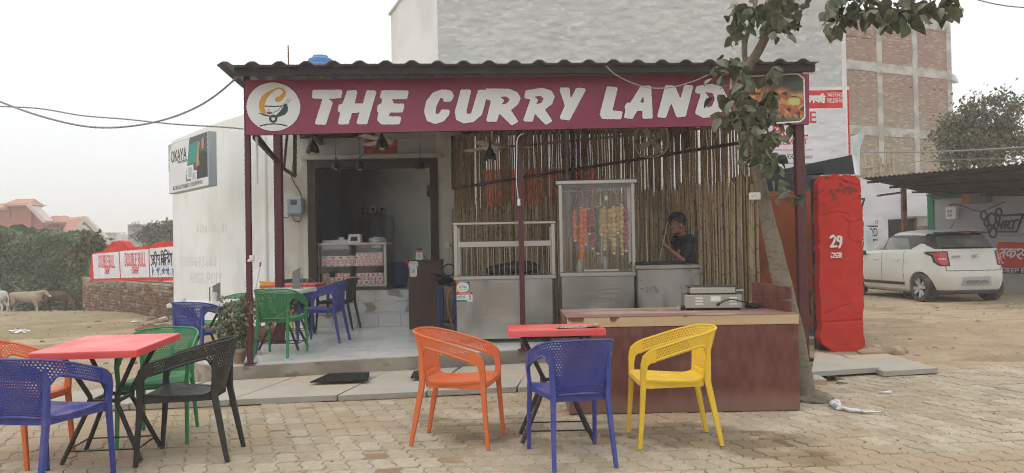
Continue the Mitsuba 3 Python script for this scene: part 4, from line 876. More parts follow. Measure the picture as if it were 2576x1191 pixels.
for i, (zx, za, zb_, kc, nm) in enumerate(KE):
    where = ['first from the left', 'second from the left', 'third from the left', 'fourth from the left', 'fifth from the left', 'beside the tan ones', 'next to the green one', 'in the middle of the row', 'right of the middle', 'right of the short pale one', 'fourth from the right end', 'next to the last one', 'at the right end'][i]
    t = thing('skewer', f'{nm} kebab skewer hanging in the showcase, {where}', 'skewer', 'skewers hanging in the showcase')
    a = P(SX(zx), SYz(za), d + 0.3); b = P(SX(zx + 6), SYz(zb_), d + 0.3 + 0.02 * (i % 3)); n = max(5, int((zb_ - za) / 48)); L_ = a[2] - b[2]
    part(t, 'rod', tube([a + V(0, 0, 0.03), a, b, V(b[0] + RNG.normal(0, 0.02), b[1], b[2] - 0.16)], 0.0018, 5), 'mat_skewer_steel')
    for j in range(n):
        q = a + (b - a) * (j + 0.5) / n; kk = kc if not (kc == 'brown' and j == n // 2 and i == 4) else 'green'
        if kc == 'pale' and j % 3 == 2: kk = 'tan'
        part(t, 'piece', ico(q + V(RNG.normal(0, 0.004), 0, 0), (0.031 + RNG.uniform(-0.004, 0.006), 0.028, L_ / n * 0.60), 2, 0.32, i * 20 + j), 'mat_kebab_' + kk, smooth=True)
    part(t, 'onion_piece', ico(b + V(0, 0, -0.012), (0.022, 0.02, 0.018), 1, 0.2, i), 'mat_kebab_onion', smooth=True); part(t, 'onion_piece', ico(a + V(0, 0, 0.012), (0.022, 0.02, 0.010), 1, 0.2, i + 50), 'mat_kebab_onion' if i % 2 else 'mat_kebab_brown', smooth=True)
mat('mat_foil', (0.17, 0.165, 0.155), 0.3, 0.5, 0.7)
for i, (zx, zy, w) in enumerate(((312, 985, 0.055), (570, 985, 0.05))):
    q = P(SX(zx), SYz(zy), d + 0.2); c_ = V(q[0], d + 0.2, zb1 + 0.032 if i else zb1 + 0.002)
    one('foil_pouch', put(lathe([(0.002, 0), (w, 0), (w * 0.9, 0.05), (w * 0.45, 0.16), (0.004, 0.19)], 8), frame(c_, 0.3)), 'mat_foil', ['shiny clear pouch standing under the longest orange skewer', 'shiny pouch standing on the tray of the showcase'][i], 'pouch')
# tandoor box
cc = thing('tandoor', 'square steel oven box with lid and handles where the cook works', 'oven')
d = 9.42; x0, x1 = P(1606, 720, d)[0], P(1761, 720, d)[0]; zt = P(1680, 675, d)[2]; zl_ = P(1680, 666, d)[2]
part(cc, 'body', box(x0, x1, d, d + 0.55, FLOOR, zt - 0.01, 0.005), 'mat_dirty_steel')
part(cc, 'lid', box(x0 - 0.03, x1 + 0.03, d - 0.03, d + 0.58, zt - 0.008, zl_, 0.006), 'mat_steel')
part(cc, 'hot_plate', box(x0 - 0.02, x0 + 0.62, d + 0.10, d + 0.52, zl_ + 0.001, zl_ + 0.03, 0.008), 'mat_black_pan')
for px in (1628, 1714):
    a, b = P(px, 727, d), P(px + 26, 727, d); z = P(px, 722, d)[2]; zk = z - 0.05
    hm = tube(smoothline([(a[0], d, zk), (a[0] + 0.004, d - 0.035, zk), (a[0] + 0.015, d - 0.045, z), (b[0] - 0.015, d - 0.045, z), (b[0] - 0.004, d - 0.035, zk), (b[0], d, zk)], 22), 0.008, 6)
    hk = part(cc, 'handle', hm, 'mat_bright_steel', smooth=50)
    for e in (a, b): part(cc, 'handle_plate', box(e[0] - 0.025, e[0] + 0.025, d - 0.006, d - 0.0005, zk - 0.022, zk + 0.022, 0.002), 'mat_bright_steel')
# stand with a wok and gas pipe between the doorway cabinet and the steel counter
mat('mat_blue_paint', (0.03, 0.045, 0.16), 0.5, 0.4); mat('mat_hose', (0.42, 0.13, 0.05), 0.5, 0.4); mat('mat_dark_pan', (0.045, 0.045, 0.048), 0.4, 0.5, 0.5)
bs = thing('burner_stand', 'blue steel burner stand with an orange gas hose beside the steel counter', 'stand')
x0, x1 = P(1104, 780, 11.0)[0], P(1146, 780, 11.0)[0]; zt = P(1120, 722, 11.0)[2]
for xx in (x0, x1):
    for yy in (11.0, 11.5): part(bs, 'leg', box(xx - 0.018, xx + 0.018, yy - 0.018, yy + 0.018, FLOOR, zt), 'mat_blue_paint')
part(bs, 'top', box(x0 - 0.03, x1 + 0.03, 10.97, 11.53, zt, zt + 0.03), 'mat_dark_pan'); part(bs, 'shelf', box(x0, x1, 11.0, 11.5, FLOOR + 0.12, FLOOR + 0.14), 'mat_dark_pan')
part(bs, 'gas_hose', tube(smoothline([P(1140, 722, 10.9), P(1130, 735, 10.88), P(1126, 765, 10.88), P(1133, 800, 10.88), P(1140, 822, 10.88)], 24), 0.012, 8), 'mat_hose', 'orange gas hose')
wk = thing('wok', 'dark wok leaning on the burner stand', 'pan')
c_ = P(1113, 706, 11.15); prof = [(0.001, -0.075), (0.09, -0.06), (0.15, -0.02), (0.19, 0.03), (0.195, 0.032), (0.155, -0.012), (0.09, -0.05), (0.001, -0.063)]
part(wk, 'bowl', put(lathe(prof, 24), frame((c_[0], 11.2, zt + 0.115), 0, (R(14), (0, 1, 0)))), 'mat_dark_pan', smooth=50)
an = np.linspace(0, 2 * np.pi, 24); part(wk, 'handle', tube([V(c_[0] + 0.10 + 0.085 * math.cos(q), 11.1 + 0.02 * math.sin(q), zt + 0.24 + 0.085 * math.sin(q)) for q in an], 0.011, 6), 'mat_dark_pan')
# wooden cash cabinet with sticker, stand and notices
mat('mat_dark_wood', lambda p, n, uv: mix((0.050, 0.026, 0.018), (0.085, 0.045, 0.030), noise(p.x * 45, p.y * 45, p.z * 1.5)), 0.5, 0.4)
cw = thing('wooden_cabinet', 'dark wood laminate cabinet with notices beside the steps', 'cabinet')
d = 11.5; x0, x1 = P(1028, 740, d)[0], P(1112, 740, d)[0]; zt = P(1070, 654, d)[2]
part(cw, 'front_panel', box(x0, x1, d, d + 0.02, FLOOR + 0.002, zt - 0.022, 0.002), 'mat_dark_wood'); part(cw, 'body', box(x0 + 0.01, x1 - 0.01, d + 0.021, d + 0.4, FLOOR + 0.002, zt - 0.022), 'mat_dark_wood'); part(cw, 'top', box(x0 - 0.008, x1 + 0.008, d - 0.01, d + 0.42, zt - 0.02, zt, 0.003), 'mat_dark_wood')
gpay(P(1040, 664, d)[0], P(1040, 664, d)[2], 0.155, d - 0.0005, 'payment sticker at the top corner of the dark wood cabinet')
mat('mat_print_midgrey', (0.22, 0.22, 0.22), 0.5, 0.4)
o = V(P(1031, 697, d)[0], d - 0.0005, P(1031, 697, d)[2]); t = thing('code_card', 'white card with rounded corners below the sticker on the dark wood cabinet', 'card')
part(t, 'card', flat(rrect(0, 0, 0.11, 0.17, 0.02), o, (1, 0, 0), (0, 0, 1), 0.001), 'mat_sticker_white'); part(t, 'panel', flat(sbox(0.03, 0.06, 0.08, 0.115), o, (1, 0, 0), (0, 0, 1), 0.001, 0.0012), 'mat_print_pale')
t = thing('table_stand_card', 'small standing payment card on top of the dark wood cabinet', 'card')
o = V(P(1046, 653, d + .1)[0], d + 0.1, zt); ey = V(0, 0.25, 1); part(t, 'card', flat(sbox(0, 0, 0.105, 0.175), o, (1, 0, 0), ey / np.linalg.norm(ey), 0.003), 'mat_sticker_white')
part(t, 'header', flat(sbox(0.0, 0.150, 0.105, 0.175), o, (1, 0, 0), ey / np.linalg.norm(ey), 0.001, 0.0042), 'mat_print_black'); part(t, 'stripe', flat(sbox(0.01, 0.118, 0.095, 0.145), o, (1, 0, 0), ey / np.linalg.norm(ey), 0.001, 0.0042), 'mat_print_red'); part(t, 'panel', flat(sbox(0.03, 0.03, 0.078, 0.10), o, (1, 0, 0), ey / np.linalg.norm(ey), 0.001, 0.0042), 'mat_print_pale')
part(t, 'strut', bar(o + V(0.10, 0.03, 0.12), o + V(0.15, 0.09, 0.002), 0.006), 'mat_print_black')
# display counter in the doorway
dc = thing('display_counter', 'glass fronted display counter full of red and white packets inside the doorway', 'counter')
d = 12.50; x0, x1 = P(797, 680, d)[0], P(972, 680, d)[0]; z0 = 0.712; zt = P(880, 611, d)[2]; zk = P(880, 735, d)[2]
mat('mat_alu', (0.42, 0.41, 0.37), 0.4, 0.5, 0.5); mat('mat_shelf_dark', (0.06, 0.055, 0.05), 0.5, 0.4)
part(dc, 'base', box(x0, x1, d + 0.02, d + 0.5, z0, z0 + 0.06), 'mat_shelf_dark'); part(dc, 'top', box(x0 - 0.03, x1 + 0.02, d - 0.02, d + 0.52, zt - 0.04, zt, 0.004), 'mat_alu')
for xx in (x0 + 0.02, x1 - 0.02): part(dc, 'frame_post', box(xx - 0.02, xx + 0.02, d, d + 0.04, z0 + 0.061, zt - 0.041), 'mat_alu'); part(dc, 'side', box(xx - 0.012, xx + 0.012, d + 0.041, d + 0.5, z0 + 0.061, zt - 0.041), 'mat_shelf_dark')
part(dc, 'bottom_rail', box(x0 + 0.041, x1 - 0.041, d, d + 0.04, z0 + 0.061, z0 + 0.10), 'mat_alu'); part(dc, 'back', box(x0 + 0.04, x1 - 0.04, d + 0.47, d + 0.49, z0 + 0.061, zt - 0.041), 'mat_shelf_dark')
HS = [z0 + 0.10, P(880, 688, d)[2], P(880, 648, d)[2]]
HS = [z0 + 0.10, z0 + 0.10 + 0.30, z0 + 0.10 + 0.58]
for z in HS: part(dc, 'shelf', box(x0 + 0.045, x1 - 0.045, d + 0.06, d + 0.46, z - 0.012, z), 'mat_shelf_dark')
part(dc, 'glass_pane', TM([(x0 + 0.04, d + 0.01, z0 + 0.10), (x1 - 0.04, d + 0.01, z0 + 0.10), (x1 - 0.04, d + 0.01, zt - 0.042), (x0 + 0.04, d + 0.01, zt - 0.042)], [(0, 1, 2), (0, 2, 3)]), 'mat_glass')
LBP = 'red and white packet in the rows behind the glass of the display counter'
ORD = ['first', 'second', 'third', 'fourth', 'fifth', 'sixth', 'seventh', 'eighth', 'ninth', 'tenth', 'eleventh', 'twelfth', 'thirteenth', 'fourteenth', 'fifteenth']
def packet(x, z, w, h, red, i, row):
    t = thing('packet', f'{ORD[i]} packet from the left in {row} of the display counter', 'packet', 'packets in the display counter'); y = d + 0.08
    part(t, 'box', box(x, x + w, y, y + 0.10, z, z + h, 0.002), 'mat_sticker_white')
    if red == 2: part(t, 'print', box(x + w * 0.08, x + w * 0.92, y - 0.0015, y - 0.0003, z + h * 0.12, z + h * 0.88), 'mat_print_red'); part(t, 'oval', flat(affinity.scale(Point(0, 0).buffer(1, 10), w * 0.28, h * 0.3), (x + w / 2, y - 0.0018, z + h / 2), (1, 0, 0), (0, 0, 1), 0.0008), 'mat_sticker_white')
    else: part(t, 'print', box(x + w * 0.25, x + w * 0.75, y - 0.0015, y - 0.0003, z + h * 0.25, z + h * 0.75), 'mat_print_red')
W_ = x1 - x0 - 0.12
for r_, (zs_, hh) in enumerate(((HS[0], 0.055), (HS[0] + 0.057, 0.06), (HS[0] + 0.119, 0.06))):
    n = 9
    for i in range(n):
        if r_ == 2 and i in (1, 4): continue
        packet(x0 + 0.06 + i * W_ / n, zs_, W_ / n - 0.006, hh, 2 if (i + r_) % 3 else 1, i, 'the ' + ['bottom', 'second', 'third'][r_] + ' low shelf layer')
for r_, (zs_, hh, n) in enumerate(((HS[1], 0.035, 9), (HS[1] + 0.037, 0.075, 15), (HS[1] + 0.114, 0.055, 8), (HS[1] + 0.171, 0.045, 9))):
    for i in range(n):
        if r_ == 3 and i not in (5, 6, 7, 8): continue
        packet(x0 + 0.06 + i * W_ / n, zs_, W_ / n - 0.005, hh, 2 if r_ == 1 or i > n - 4 else 1, i, 'the ' + ['lowest', 'second', 'third', 'top'][r_] + ' middle shelf layer')
mat('mat_paper_pale', (0.50, 0.54, 0.58), 0.6, 0.3); mat('mat_red_cloth', (0.28, 0.05, 0.035), 0.8, 0.2)
one('paper_bundle', box(x0 + 0.06, x0 + 0.50, d + 0.1, d + 0.4, HS[2], HS[2] + 0.16, 0.02), 'mat_paper_pale', 'pale blue bundle on the top shelf of the display counter', 'bundle')
one('red_bag', ico((x0 + 0.75, d + 0.22, HS[2] + 0.055), (0.14, 0.1, 0.06), 2, 0.3, 4), 'mat_red_cloth', 'crumpled red bag on the top shelf of the display counter', 'bag', smooth=True)
for k in range(3): one('bread_pack', ico((x1 - 0.17, d + 0.2, HS[2] + 0.03 + 0.05 * k), (0.11, 0.09, 0.026), 2, 0.2, k + 60), 'mat_sticker_white', ['lowest', 'middle', 'topmost'][k] + ' white pack stacked at the right of the top shelf in the display counter', 'pack', 'white packs on the top shelf', smooth=True)
# on the display counter
ws = thing('weighing_scale', 'white weighing scale with dark display on the display counter', 'scale')
q = P(893, 603, d + 0.2); part(ws, 'body', put(unmani(m3.Manifold.hull_points([(-.11, 0, 0), (.11, 0, 0), (.11, .2, 0), (-.11, .2, 0), (-.09, .05, .13), (.09, .05, .13), (.09, .2, .13), (-.09, .2, .13)])), frame((q[0], d + 0.1, zt), 0)), 'mat_white_plastic')
part(ws, 'display', put(sheet([(-.06, 0.005, .03), (.06, 0.005, .03), (.055, 0.033, .10), (-.055, 0.033, .10)], 0.004), frame((q[0], d + 0.1, zt), 0)), 'mat_print_black'); part(ws, 'pan', box(q[0] - 0.105, q[0] + 0.105, d + 0.13, d + 0.32, zt + 0.131, zt + 0.142, 0.003), 'mat_white_plastic')
one('paper_cup', lathe([(0.001, 0), (0.035, 0), (0.045, 0.09), (0.05, 0.095), (0.042, 0.095), (0.033, 0.005), (0.001, 0.004)], 16, (P(852, 600, d)[0], d + 0.2, zt)), 'mat_white_plastic', 'white tub on the display counter, beside the scale', 'tub', smooth=40)
one('plastic_bags', ico((P(942, 603, d)[0], d + 0.25, zt + 0.04), (0.15, 0.12, 0.05), 3, 0.45, 8), 'mat_paper_pale', 'crumpled pale plastic bags on the right end of the display counter', 'bags', smooth=True)
# dark machine and barrel behind, notice on the inner wall
mch = thing('dark_machine', 'tall dark cylinder shaped machine with valves inside the room', 'machine')
mat('mat_machine', (0.030, 0.036, 0.048), 0.45, 0.5); c_ = (P(945, 600, 14.2)[0], 14.3)
part(mch, 'drum', lathe([(0.001, 0.72), (0.33, 0.72), (0.34, 1.9), (0.30, 2.02), (0.12, 2.08), (0.001, 2.09)], 28, (c_[0], c_[1], 0)), 'mat_machine', smooth=40)
for i, (dx, r_) in enumerate(((-0.2, 0.05), (-0.02, 0.07), (0.14, 0.05))): part(mch, 'valve', tube([(c_[0] + dx, c_[1] - 0.1, 2.0), (c_[0] + dx, c_[1] - 0.1, 2.16)], r_, 10), 'mat_machine')
an = np.linspace(0, 2 * np.pi, 18); part(mch, 'gauge', tube([V(c_[0] - 0.02 + 0.05 * math.cos(q), c_[1] - 0.22, 2.13 + 0.05 * math.sin(q)) for q in an], 0.012, 6), 'mat_alu')
one('blue_barrel', lathe([(0.001, 0.712), (0.17, 0.712), (0.19, 0.9), (0.19, 1.1), (0.15, 1.16), (0.001, 1.17)], 24, (P(1000, 690, 13.2)[0], 13.2, 0)), 'mat_blue_paint', 'dark blue barrel on the floor of the room, right of the display counter', 'barrel', smooth=40)
q = P(1080, 482, RY - 0.02); t = thing('wall_almanac', 'small red hanging almanac on the inner wall of the room', 'calendar'); part(t, 'sheet', box(q[0] - 0.05, q[0] + 0.05, RY - 0.012, RY - 0.001, q[2] - 0.11, q[2] + 0.11, 0.002), 'mat_red_cloth'); part(t, 'string', tube([(q[0] - 0.04, RY - 0.006, q[2] + 0.11), (q[0], RY - 0.006, q[2] + 0.18), (q[0] + 0.04, RY - 0.006, q[2] + 0.11)], 0.004, 5), 'mat_cable_black')
# poster above the opening
mat('mat_poster', lambda p, n, uv: mix((0.36, 0.035, 0.03), mix((0.40, 0.25, 0.20), (0.45, 0.08, 0.06), noise(p.x * 14, 0, p.z * 14)), smoothstep(0.46, 0.60, fbm(p.x * 5, 1, p.z * 6, 3))), 0.6, 0.3)
a, b = P(915, 352, WY), P(1000, 402, WY); one('red_poster', box(a[0], b[0], WY + 0.010, WY + 0.0185, b[2], a[2]), 'mat_poster', 'faded red poster with figures pasted above the opening', 'poster')
# meter box, wires and switches
mat('mat_meter', lambda p, n, uv: mix((0.20, 0.27, 0.31), (0.30, 0.36, 0.38), fbm(p.x * 14, 0, p.z * 14)), 0.5, 0.4)
mb = thing('meter_box', 'blue grey electricity meter box on the stained pillar', 'meter'); a, b = P(719, 496, WY - .14), P(762, 541, WY - .14)
part(mb, 'case', box(a[0], b[0], WY - 0.14, WY - 0.001, b[2], a[2], 0.03), 'mat_meter', smooth=30); q0, q1 = P(730, 503, WY - .145), P(747, 516, WY - .145); part(mb, 'window', box(q0[0], q1[0], WY - 0.145, WY - 0.139, q1[2], q0[2], 0.002), 'mat_print_grey')
part(mb, 'cable', tube(smoothline([P(732, 440, WY - .03), P(746, 470, WY - .03), P(757, 492, WY - .03), P(758, 510, WY - .03)], 16), 0.008, 6), 'mat_cable_black'); part(mb, 'cable', tube(smoothline([P(738, 541, WY - .05), P(742, 556, WY - .03), P(752, 558, WY - .03), P(757, 545, WY - .03)], 14), 0.007, 6), 'mat_cable_black'); part(mb, 'cable', tube(smoothline([P(728, 541, WY - .05), P(722, 548, WY - .03), P(714, 546, WY - .03)], 10), 0.006, 6), 'mat_cable_black'); part(mb, 'cable', tube(smoothline([P(738, 345, WY - .03), P(738, 400, WY - .03), P(733, 440, WY - .03)], 10), 0.007, 6), 'mat_cable_black')
sw_ = thing('switch_plate', 'grey switch plate on the right pillar by the steel counter', 'switch'); a, b = P(1118, 611, WY - .03), P(1136, 625, WY - .03); part(sw_, 'plate', box(a[0], b[0], WY - 0.03, WY - 0.001, b[2], a[2], 0.004), 'mat_alu'); part(sw_, 'socket', box(b[0] - 0.035, b[0] - 0.012, WY - 0.034, WY - 0.0305, b[2] + 0.025, a[2] - 0.025), 'mat_print_black')
# conduit and pipe on the white wall, mop
s_, _z = wpix(674, 600); one('conduit_pipe', tube([wpt(s_, 0.1, 0.03), wpt(s_, 3.3, 0.03)], 0.02, 8), 'mat_sticker_white', 'cream conduit pipe running up the white wall beside the dark post', 'pipe', smooth=60)
mp = thing('mop', 'white mop stick with a red tip leaning on the white wall', 'mop'); part(mp, 'stick', tube([P(641, 735, 11.6), P(653, 672, 11.9)], 0.012, 8), 'mat_sticker_white'); part(mp, 'grip', tube([P(653, 672, 11.9), P(655.5, 661, 11.95)], 0.016, 8), 'mat_hose')

# ---------------------------------------------------------------- pendant lamps, fans
mat('mat_lamp_black', (0.018, 0.018, 0.020), 0.55, 0.4); mat('mat_bulb_amber', (0.50, 0.30, 0.14), 0.25, 0.6)
def lamp(px, py, d, r, label):     # px, py: rim of the shade
    t = thing('pendant_lamp', label, 'lamp', 'pendant lamps under the canopy'); q = P(px, py, d)
    part(t, 'shade', lathe([(r, 0), (r * 0.97, 0.35 * r), (r * 0.78, 1.05 * r), (r * 0.42, 1.65 * r), (r * 0.20, 1.95 * r), (r * 0.16, 2.6 * r), (r * 0.02, 2.75 * r), (r * 0.02, 2.7 * r), (r * 0.35, 1.6 * r), (r * 0.72, 1.0 * r), (r * 0.93, 0.3 * r), (r * 0.96, 0)], 24, q), 'mat_lamp_black', smooth=50)
    part(t, 'bulb', ico(q + V(0, 0, 0.25 * r), (r * 0.42, r * 0.42, r * 0.5), 2), 'mat_bulb_amber', smooth=True); part(t, 'cord', tube([q + V(0, 0, 2.7 * r), V(q[0], q[1], ROOFZ - 0.06)], 0.004, 5), 'mat_cable_black')
lamp(787, 385, 9.1, 0.080, 'black pendant lamp hanging nearest the left end of the banner, larger than the three behind')
lamp(961, 374, 9.1, 0.080, 'black pendant lamp in front of the ceiling fan and the red poster')
lamp(1233, 403, 9.3, 0.080, 'black pendant lamp in front of the bamboo, by the second ceiling fan')
lamp(845, 426, 11.6, 0.072, 'small black pendant lamp in front of the opening, the left one of a pair')
lamp(906, 427, 11.6, 0.078, 'small black pendant lamp in front of the opening, the right one of a pair')
lamp(1058, 425, 11.6, 0.068, 'small black pendant lamp at the right jamb of the opening')
mat('mat_fan_cream', (0.50, 0.47, 0.40), 0.4, 0.5)
def cfan(px, py, d, a0, label):
    t = thing('ceiling_fan', label, 'fan'); q = P(px, py, d)
    part(t, 'motor', lathe([(0.001, -0.05), (0.10, -0.045), (0.13, 0), (0.10, 0.045), (0.03, 0.06), (0.015, 0.06), (0.015, 0.3), (0.001, 0.3)], 20, q), 'mat_fan_cream', smooth=40)
    for k in range(3):
        m = put(put(box(0.12, 0.58, -0.058, 0.058, -0.004, 0.004, 0.002), trimesh.transformations.rotation_matrix(R(9), (1, 0, 0))), frame(q, a0 + k * 2 * math.pi / 3)); part(t, 'blade', m, 'mat_fan_cream')
    part(t, 'rod', tube([q + V(0, 0, 0.3), V(q[0], q[1], ROOFZ - 0.06)], 0.012, 6), 'mat_fan_cream')
cfan(968, 354, 10.6, R(8), 'cream ceiling fan behind a pendant lamp, before the red poster')
cfan(1238, 370, 10.4, R(12), 'cream ceiling fan before the bamboo screen')
ef = thing('exhaust_fan', 'grey wall fan with a rounded square cage on the bamboo screen', 'fan')
sF = fpos(1640); q = P(1640, 353, (FA + fdir * sF)[1] - 0.16); mat('mat_fan_grey', (0.36, 0.35, 0.31), 0.45, 0.5)
fx_, fz_ = V(*fdir, 0), V(0, 0, 1); fnn = V(*fn_, 0)
def ring(a, off, rr, sq=0.75):
    an = np.linspace(0, 2 * np.pi, 41); pts = []
    for t in an:
        k = (abs(math.cos(t)) ** (2 / sq / 1.0 * 1.0) + abs(math.sin(t)) ** (2 / sq)) ** (-sq / 2); pts.append(q + fx_ * a * k * math.cos(t) + fz_ * a * k * math.sin(t) + fnn * off)
    return tube(pts, rr, 6, False)
part(ef, 'cage', ring(0.235, 0.02, 0.017), 'mat_fan_grey', smooth=60)
for a in (0.10, 0.14, 0.18, 0.21): part(ef, 'cage_wire', ring(a, 0.05 - a * 0.13, 0.0035, 0.9), 'mat_fan_grey')
for k in range(12): t_ = k * math.pi / 6; part(ef, 'cage_wire', tube([q + (fx_ * math.cos(t_) + fz_ * math.sin(t_)) * 0.05 + fnn * 0.05, q + (fx_ * math.cos(t_) + fz_ * math.sin(t_)) * 0.235 + fnn * 0.02], 0.0025, 4), 'mat_fan_grey')
part(ef, 'hub', ico(q, 0.05, 2), 'mat_fan_grey', smooth=True)
for k in range(4):
    t_ = k * math.pi / 2 + 0.5; c2, s2 = math.cos(t_), math.sin(t_); e1 = fx_ * c2 + fz_ * s2; e2 = -fx_ * s2 + fz_ * c2
    part(ef, 'blade', sheet([q + e1 * 0.04 - e2 * 0.02 + fnn * 0.01, q + e1 * 0.20 - e2 * 0.05 + fnn * 0.02, q + e1 * 0.21 + e2 * 0.06 - fnn * 0.02, q + e1 * 0.05 + e2 * 0.04 - fnn * 0.01], 0.004), 'mat_fan_cream')
for e1 in (-1, 1): part(ef, 'bracket', bar(q + fx_ * e1 * 0.23, q + fx_ * e1 * 0.23 - fnn * 0.10, 0.02), 'mat_frame_dark')

# ---------------------------------------------------------------- brown wooden counter and what stands on it
mat('mat_red_wood', lambda p, n, uv: mix(mix((0.098, 0.030, 0.023), (0.165, 0.062, 0.047), smoothstep(0.25, 0.75, 0.6 * fbm(p.x * 7, p.y * 7, p.z * 3.0, 5) + 0.4 * fbm(p.x * 34, p.y * 34, p.z * 9, 3))), (0.26, 0.16, 0.12), 0.25 * smoothstep(0.55, 0.78, fbm(p.x * 3.0, p.y * 3, p.z * 5, 4)) + 0.5 * smoothstep(0.16, 0.0, p.z - 0.10 * fbm(p.x * 5, p.y * 5, 0, 3)) + 0.5 * smoothstep(0.90, 0.92, noise(p.x * 4.5, p.y * 3, p.z * 70)) * smoothstep(0.5, 0.62, fbm(p.x * 1.5, p.y, p.z * 3, 2))), 0.6, 0.35)
mat('mat_counter_top', lambda p, n, uv: mix((0.21, 0.115, 0.10), (0.36, 0.27, 0.22), smoothstep(0.3, 0.8, fbm(p.x * 2.3, p.y * 4, 0, 4))), 0.5, 0.4)
def bare_ply(p, n, uv):
    c = mix((0.45, 0.315, 0.175), (0.56, 0.42, 0.26), fbm(p.x * 1.2, p.y, p.z * 30, 3))
    drip = noise(p.x * 22, 0, 0.3) * (1 - smoothstep(0.70, 0.80, p.z) * 0) 
    top_ = smoothstep(0.0, 0.03, p.z - 0.775 + 0.045 * smoothstep(0.62, 0.8, noise(p.x * 20, 1, 0)) * smoothstep(0.5, 0.6, fbm(p.x * 1.7, 2, 0)))
    return mix(c, (0.20, 0.06, 0.045), top_)
mat('mat_bare_ply', bare_ply, 0.65, 0.3)
wc = thing('wooden_counter', 'brown painted plywood counter with a bare yellow edge band standing on the pavement', 'counter')
CX0, CX1, CY0, CY1, CZ = 0.440, 2.315, 6.18, 6.97, 0.79; zb_ = CZ - 0.085
part(wc, 'front_panel', box(CX0, CX1, CY0, CY0 + 0.018, 0.004, zb_ - 0.001, 0.002), 'mat_red_wood'); part(wc, 'side_panel', box(CX0, CX0 + 0.018, CY0 + 0.0185, CY1, 0.004, zb_ - 0.001), 'mat_red_wood'); part(wc, 'side_panel', box(CX1 - 0.018, CX1, CY0 + 0.0185, CY1, 0.004, zb_ - 0.001), 'mat_red_wood')
part(wc, 'edge_band', box(CX0 - 0.004, CX1 + 0.004, CY0 - 0.006, CY0 + 0.018, zb_, CZ - 0.004, 0.002), 'mat_bare_ply', 'bare yellow plywood edge with brown paint drips'); part(wc, 'side_band', box(CX0 - 0.004, CX0 + 0.016, CY0 + 0.0185, CY1, zb_, CZ - 0.004), 'mat_red_wood')
part(wc, 'top', box(CX0 - 0.012, CX1 + 0.008, CY0 - 0.010, CY1 + 0.01, CZ - 0.0035, CZ, 0.001), 'mat_counter_top')
part(wc, 'inner_body', box(CX0 + 0.02, CX1 - 0.02, CY1 - 0.02, CY1, 0.004, zb_), 'mat_red_wood')
pb = thing('plank_guard', 'low guard of two reddish planks on the right end of the brown counter', 'guard')
a, b = V(P(1894, 750, 6.93)[0], 6.93), V(P(1989, 750, 6.29)[0], 6.29)
for i, (za, zb2) in enumerate(((CZ + 0.001, CZ + 0.105), (CZ + 0.107, CZ + 0.225))): part(pb, 'plank', sheet([V(*a, za), V(*b, za), V(*b, zb2 - 0.02), V(*a, zb2)], 0.018), 'mat_red_wood')
gr = thing('contact_grill', 'steel electric contact grill on the brown counter', 'grill')
gx, gy, gz_ = P(1722, 760, 6.62)[0], 6.62, CZ; gw, gd = 0.49, 0.30; gm = frame((gx, gy, gz_), R(-7))
part(gr, 'base', put(box(0, gw, 0, gd, 0.018, 0.135, 0.005), gm), 'mat_bright_steel'); part(gr, 'lid', put(box(0.05, gw - 0.05, 0.01, gd - 0.02, 0.142, 0.198, 0.008), gm), 'mat_bright_steel'); part(gr, 'lid_frame', put(box(0.035, gw - 0.03, 0.02, gd - 0.01, 0.198, 0.206, 0.002), gm), 'mat_black_steel')
part(gr, 'plate', put(box(0.045, gw - 0.045, 0.012, gd - 0.02, 0.1352, 0.1415), gm), 'mat_black_pan')
for xx in (0.03, gw - 0.03):
    for yy in (0.03, gd - 0.03): part(gr, 'foot', put(tube([(xx, yy, 0), (xx, yy, 0.019)], 0.014, 8), gm), 'mat_rubber')
for sx_ in (0.125, gw - 0.075):
    for k in range(3): part(gr, 'louvre', put(flat(rrect(-0.033, -0.006, 0.033, 0.006, 0.005), (sx_, -0.0005, 0.055 + 0.026 * k), (1, 0, 0), (0, 0, 1), 0.004), gm), 'mat_sticker_white')
part(gr, 'rating_plate', put(flat(sbox(-0.042, -0.022, 0.042, 0.022), (gw * 0.54, -0.0005, 0.10), (1, 0, 0), (0, 0, 1), 0.001), gm), 'mat_sticker_white')
part(gr, 'handle', put(tube([(gw - 0.05, 0.08, 0.165), (gw + 0.02, 0.08, 0.165), (gw + 0.025, 0.22, 0.165)], 0.008, 6), gm), 'mat_bright_steel')
part(gr, 'cord', put(tube(smoothline([(gw * 0.58, -0.002, 0.05), (gw * 0.60, -0.03, 0.06), (gw * 0.75, -0.06, 0.095), (gw * 0.95, -0.05, 0.08), (gw + 0.03, 0.0, 0.07), (gw + 0.05, 0.12, 0.02)], 26), 0.0055, 6), gm), 'mat_cable_black'); part(gr, 'cord_gland', put(tube([(gw * 0.58, 0.001, 0.05), (gw * 0.58, -0.018, 0.05)], 0.013, 8), gm), 'mat_rubber')
pl = thing('power_plug', 'black power plug with steel pins lying by the contact grill', 'plug'); q = V(P(1713, 771, 6.62)[0], 6.62, CZ + 0.025); part(pl, 'body', tube([q, q + V(0.03, 0, 0)], [0.025, 0.018], 10), 'mat_rubber')
for dz in (-0.008, 0.010): part(pl, 'pin', tube([q + V(-0.04, 0, dz), q + V(0.0, 0, dz)], 0.004, 6), 'mat_bright_steel')
part(pl, 'cord', tube(smoothline([q + V(0.03, 0, 0), q + V(0.06, 0.01, -0.018), q + V(0.12, 0.05, -0.019)], 8), 0.005, 6), 'mat_cable_black')
mat('mat_dark_cloth', (0.05, 0.035, 0.03), 0.9, 0.1); one('dark_rag', ico((P(1895, 770, 6.72)[0], 6.72, CZ + 0.022), (0.075, 0.05, 0.032), 3, 0.5, 3), 'mat_dark_cloth', 'crumpled dark rag beside the plank guard on the brown counter', 'rag', smooth=True)
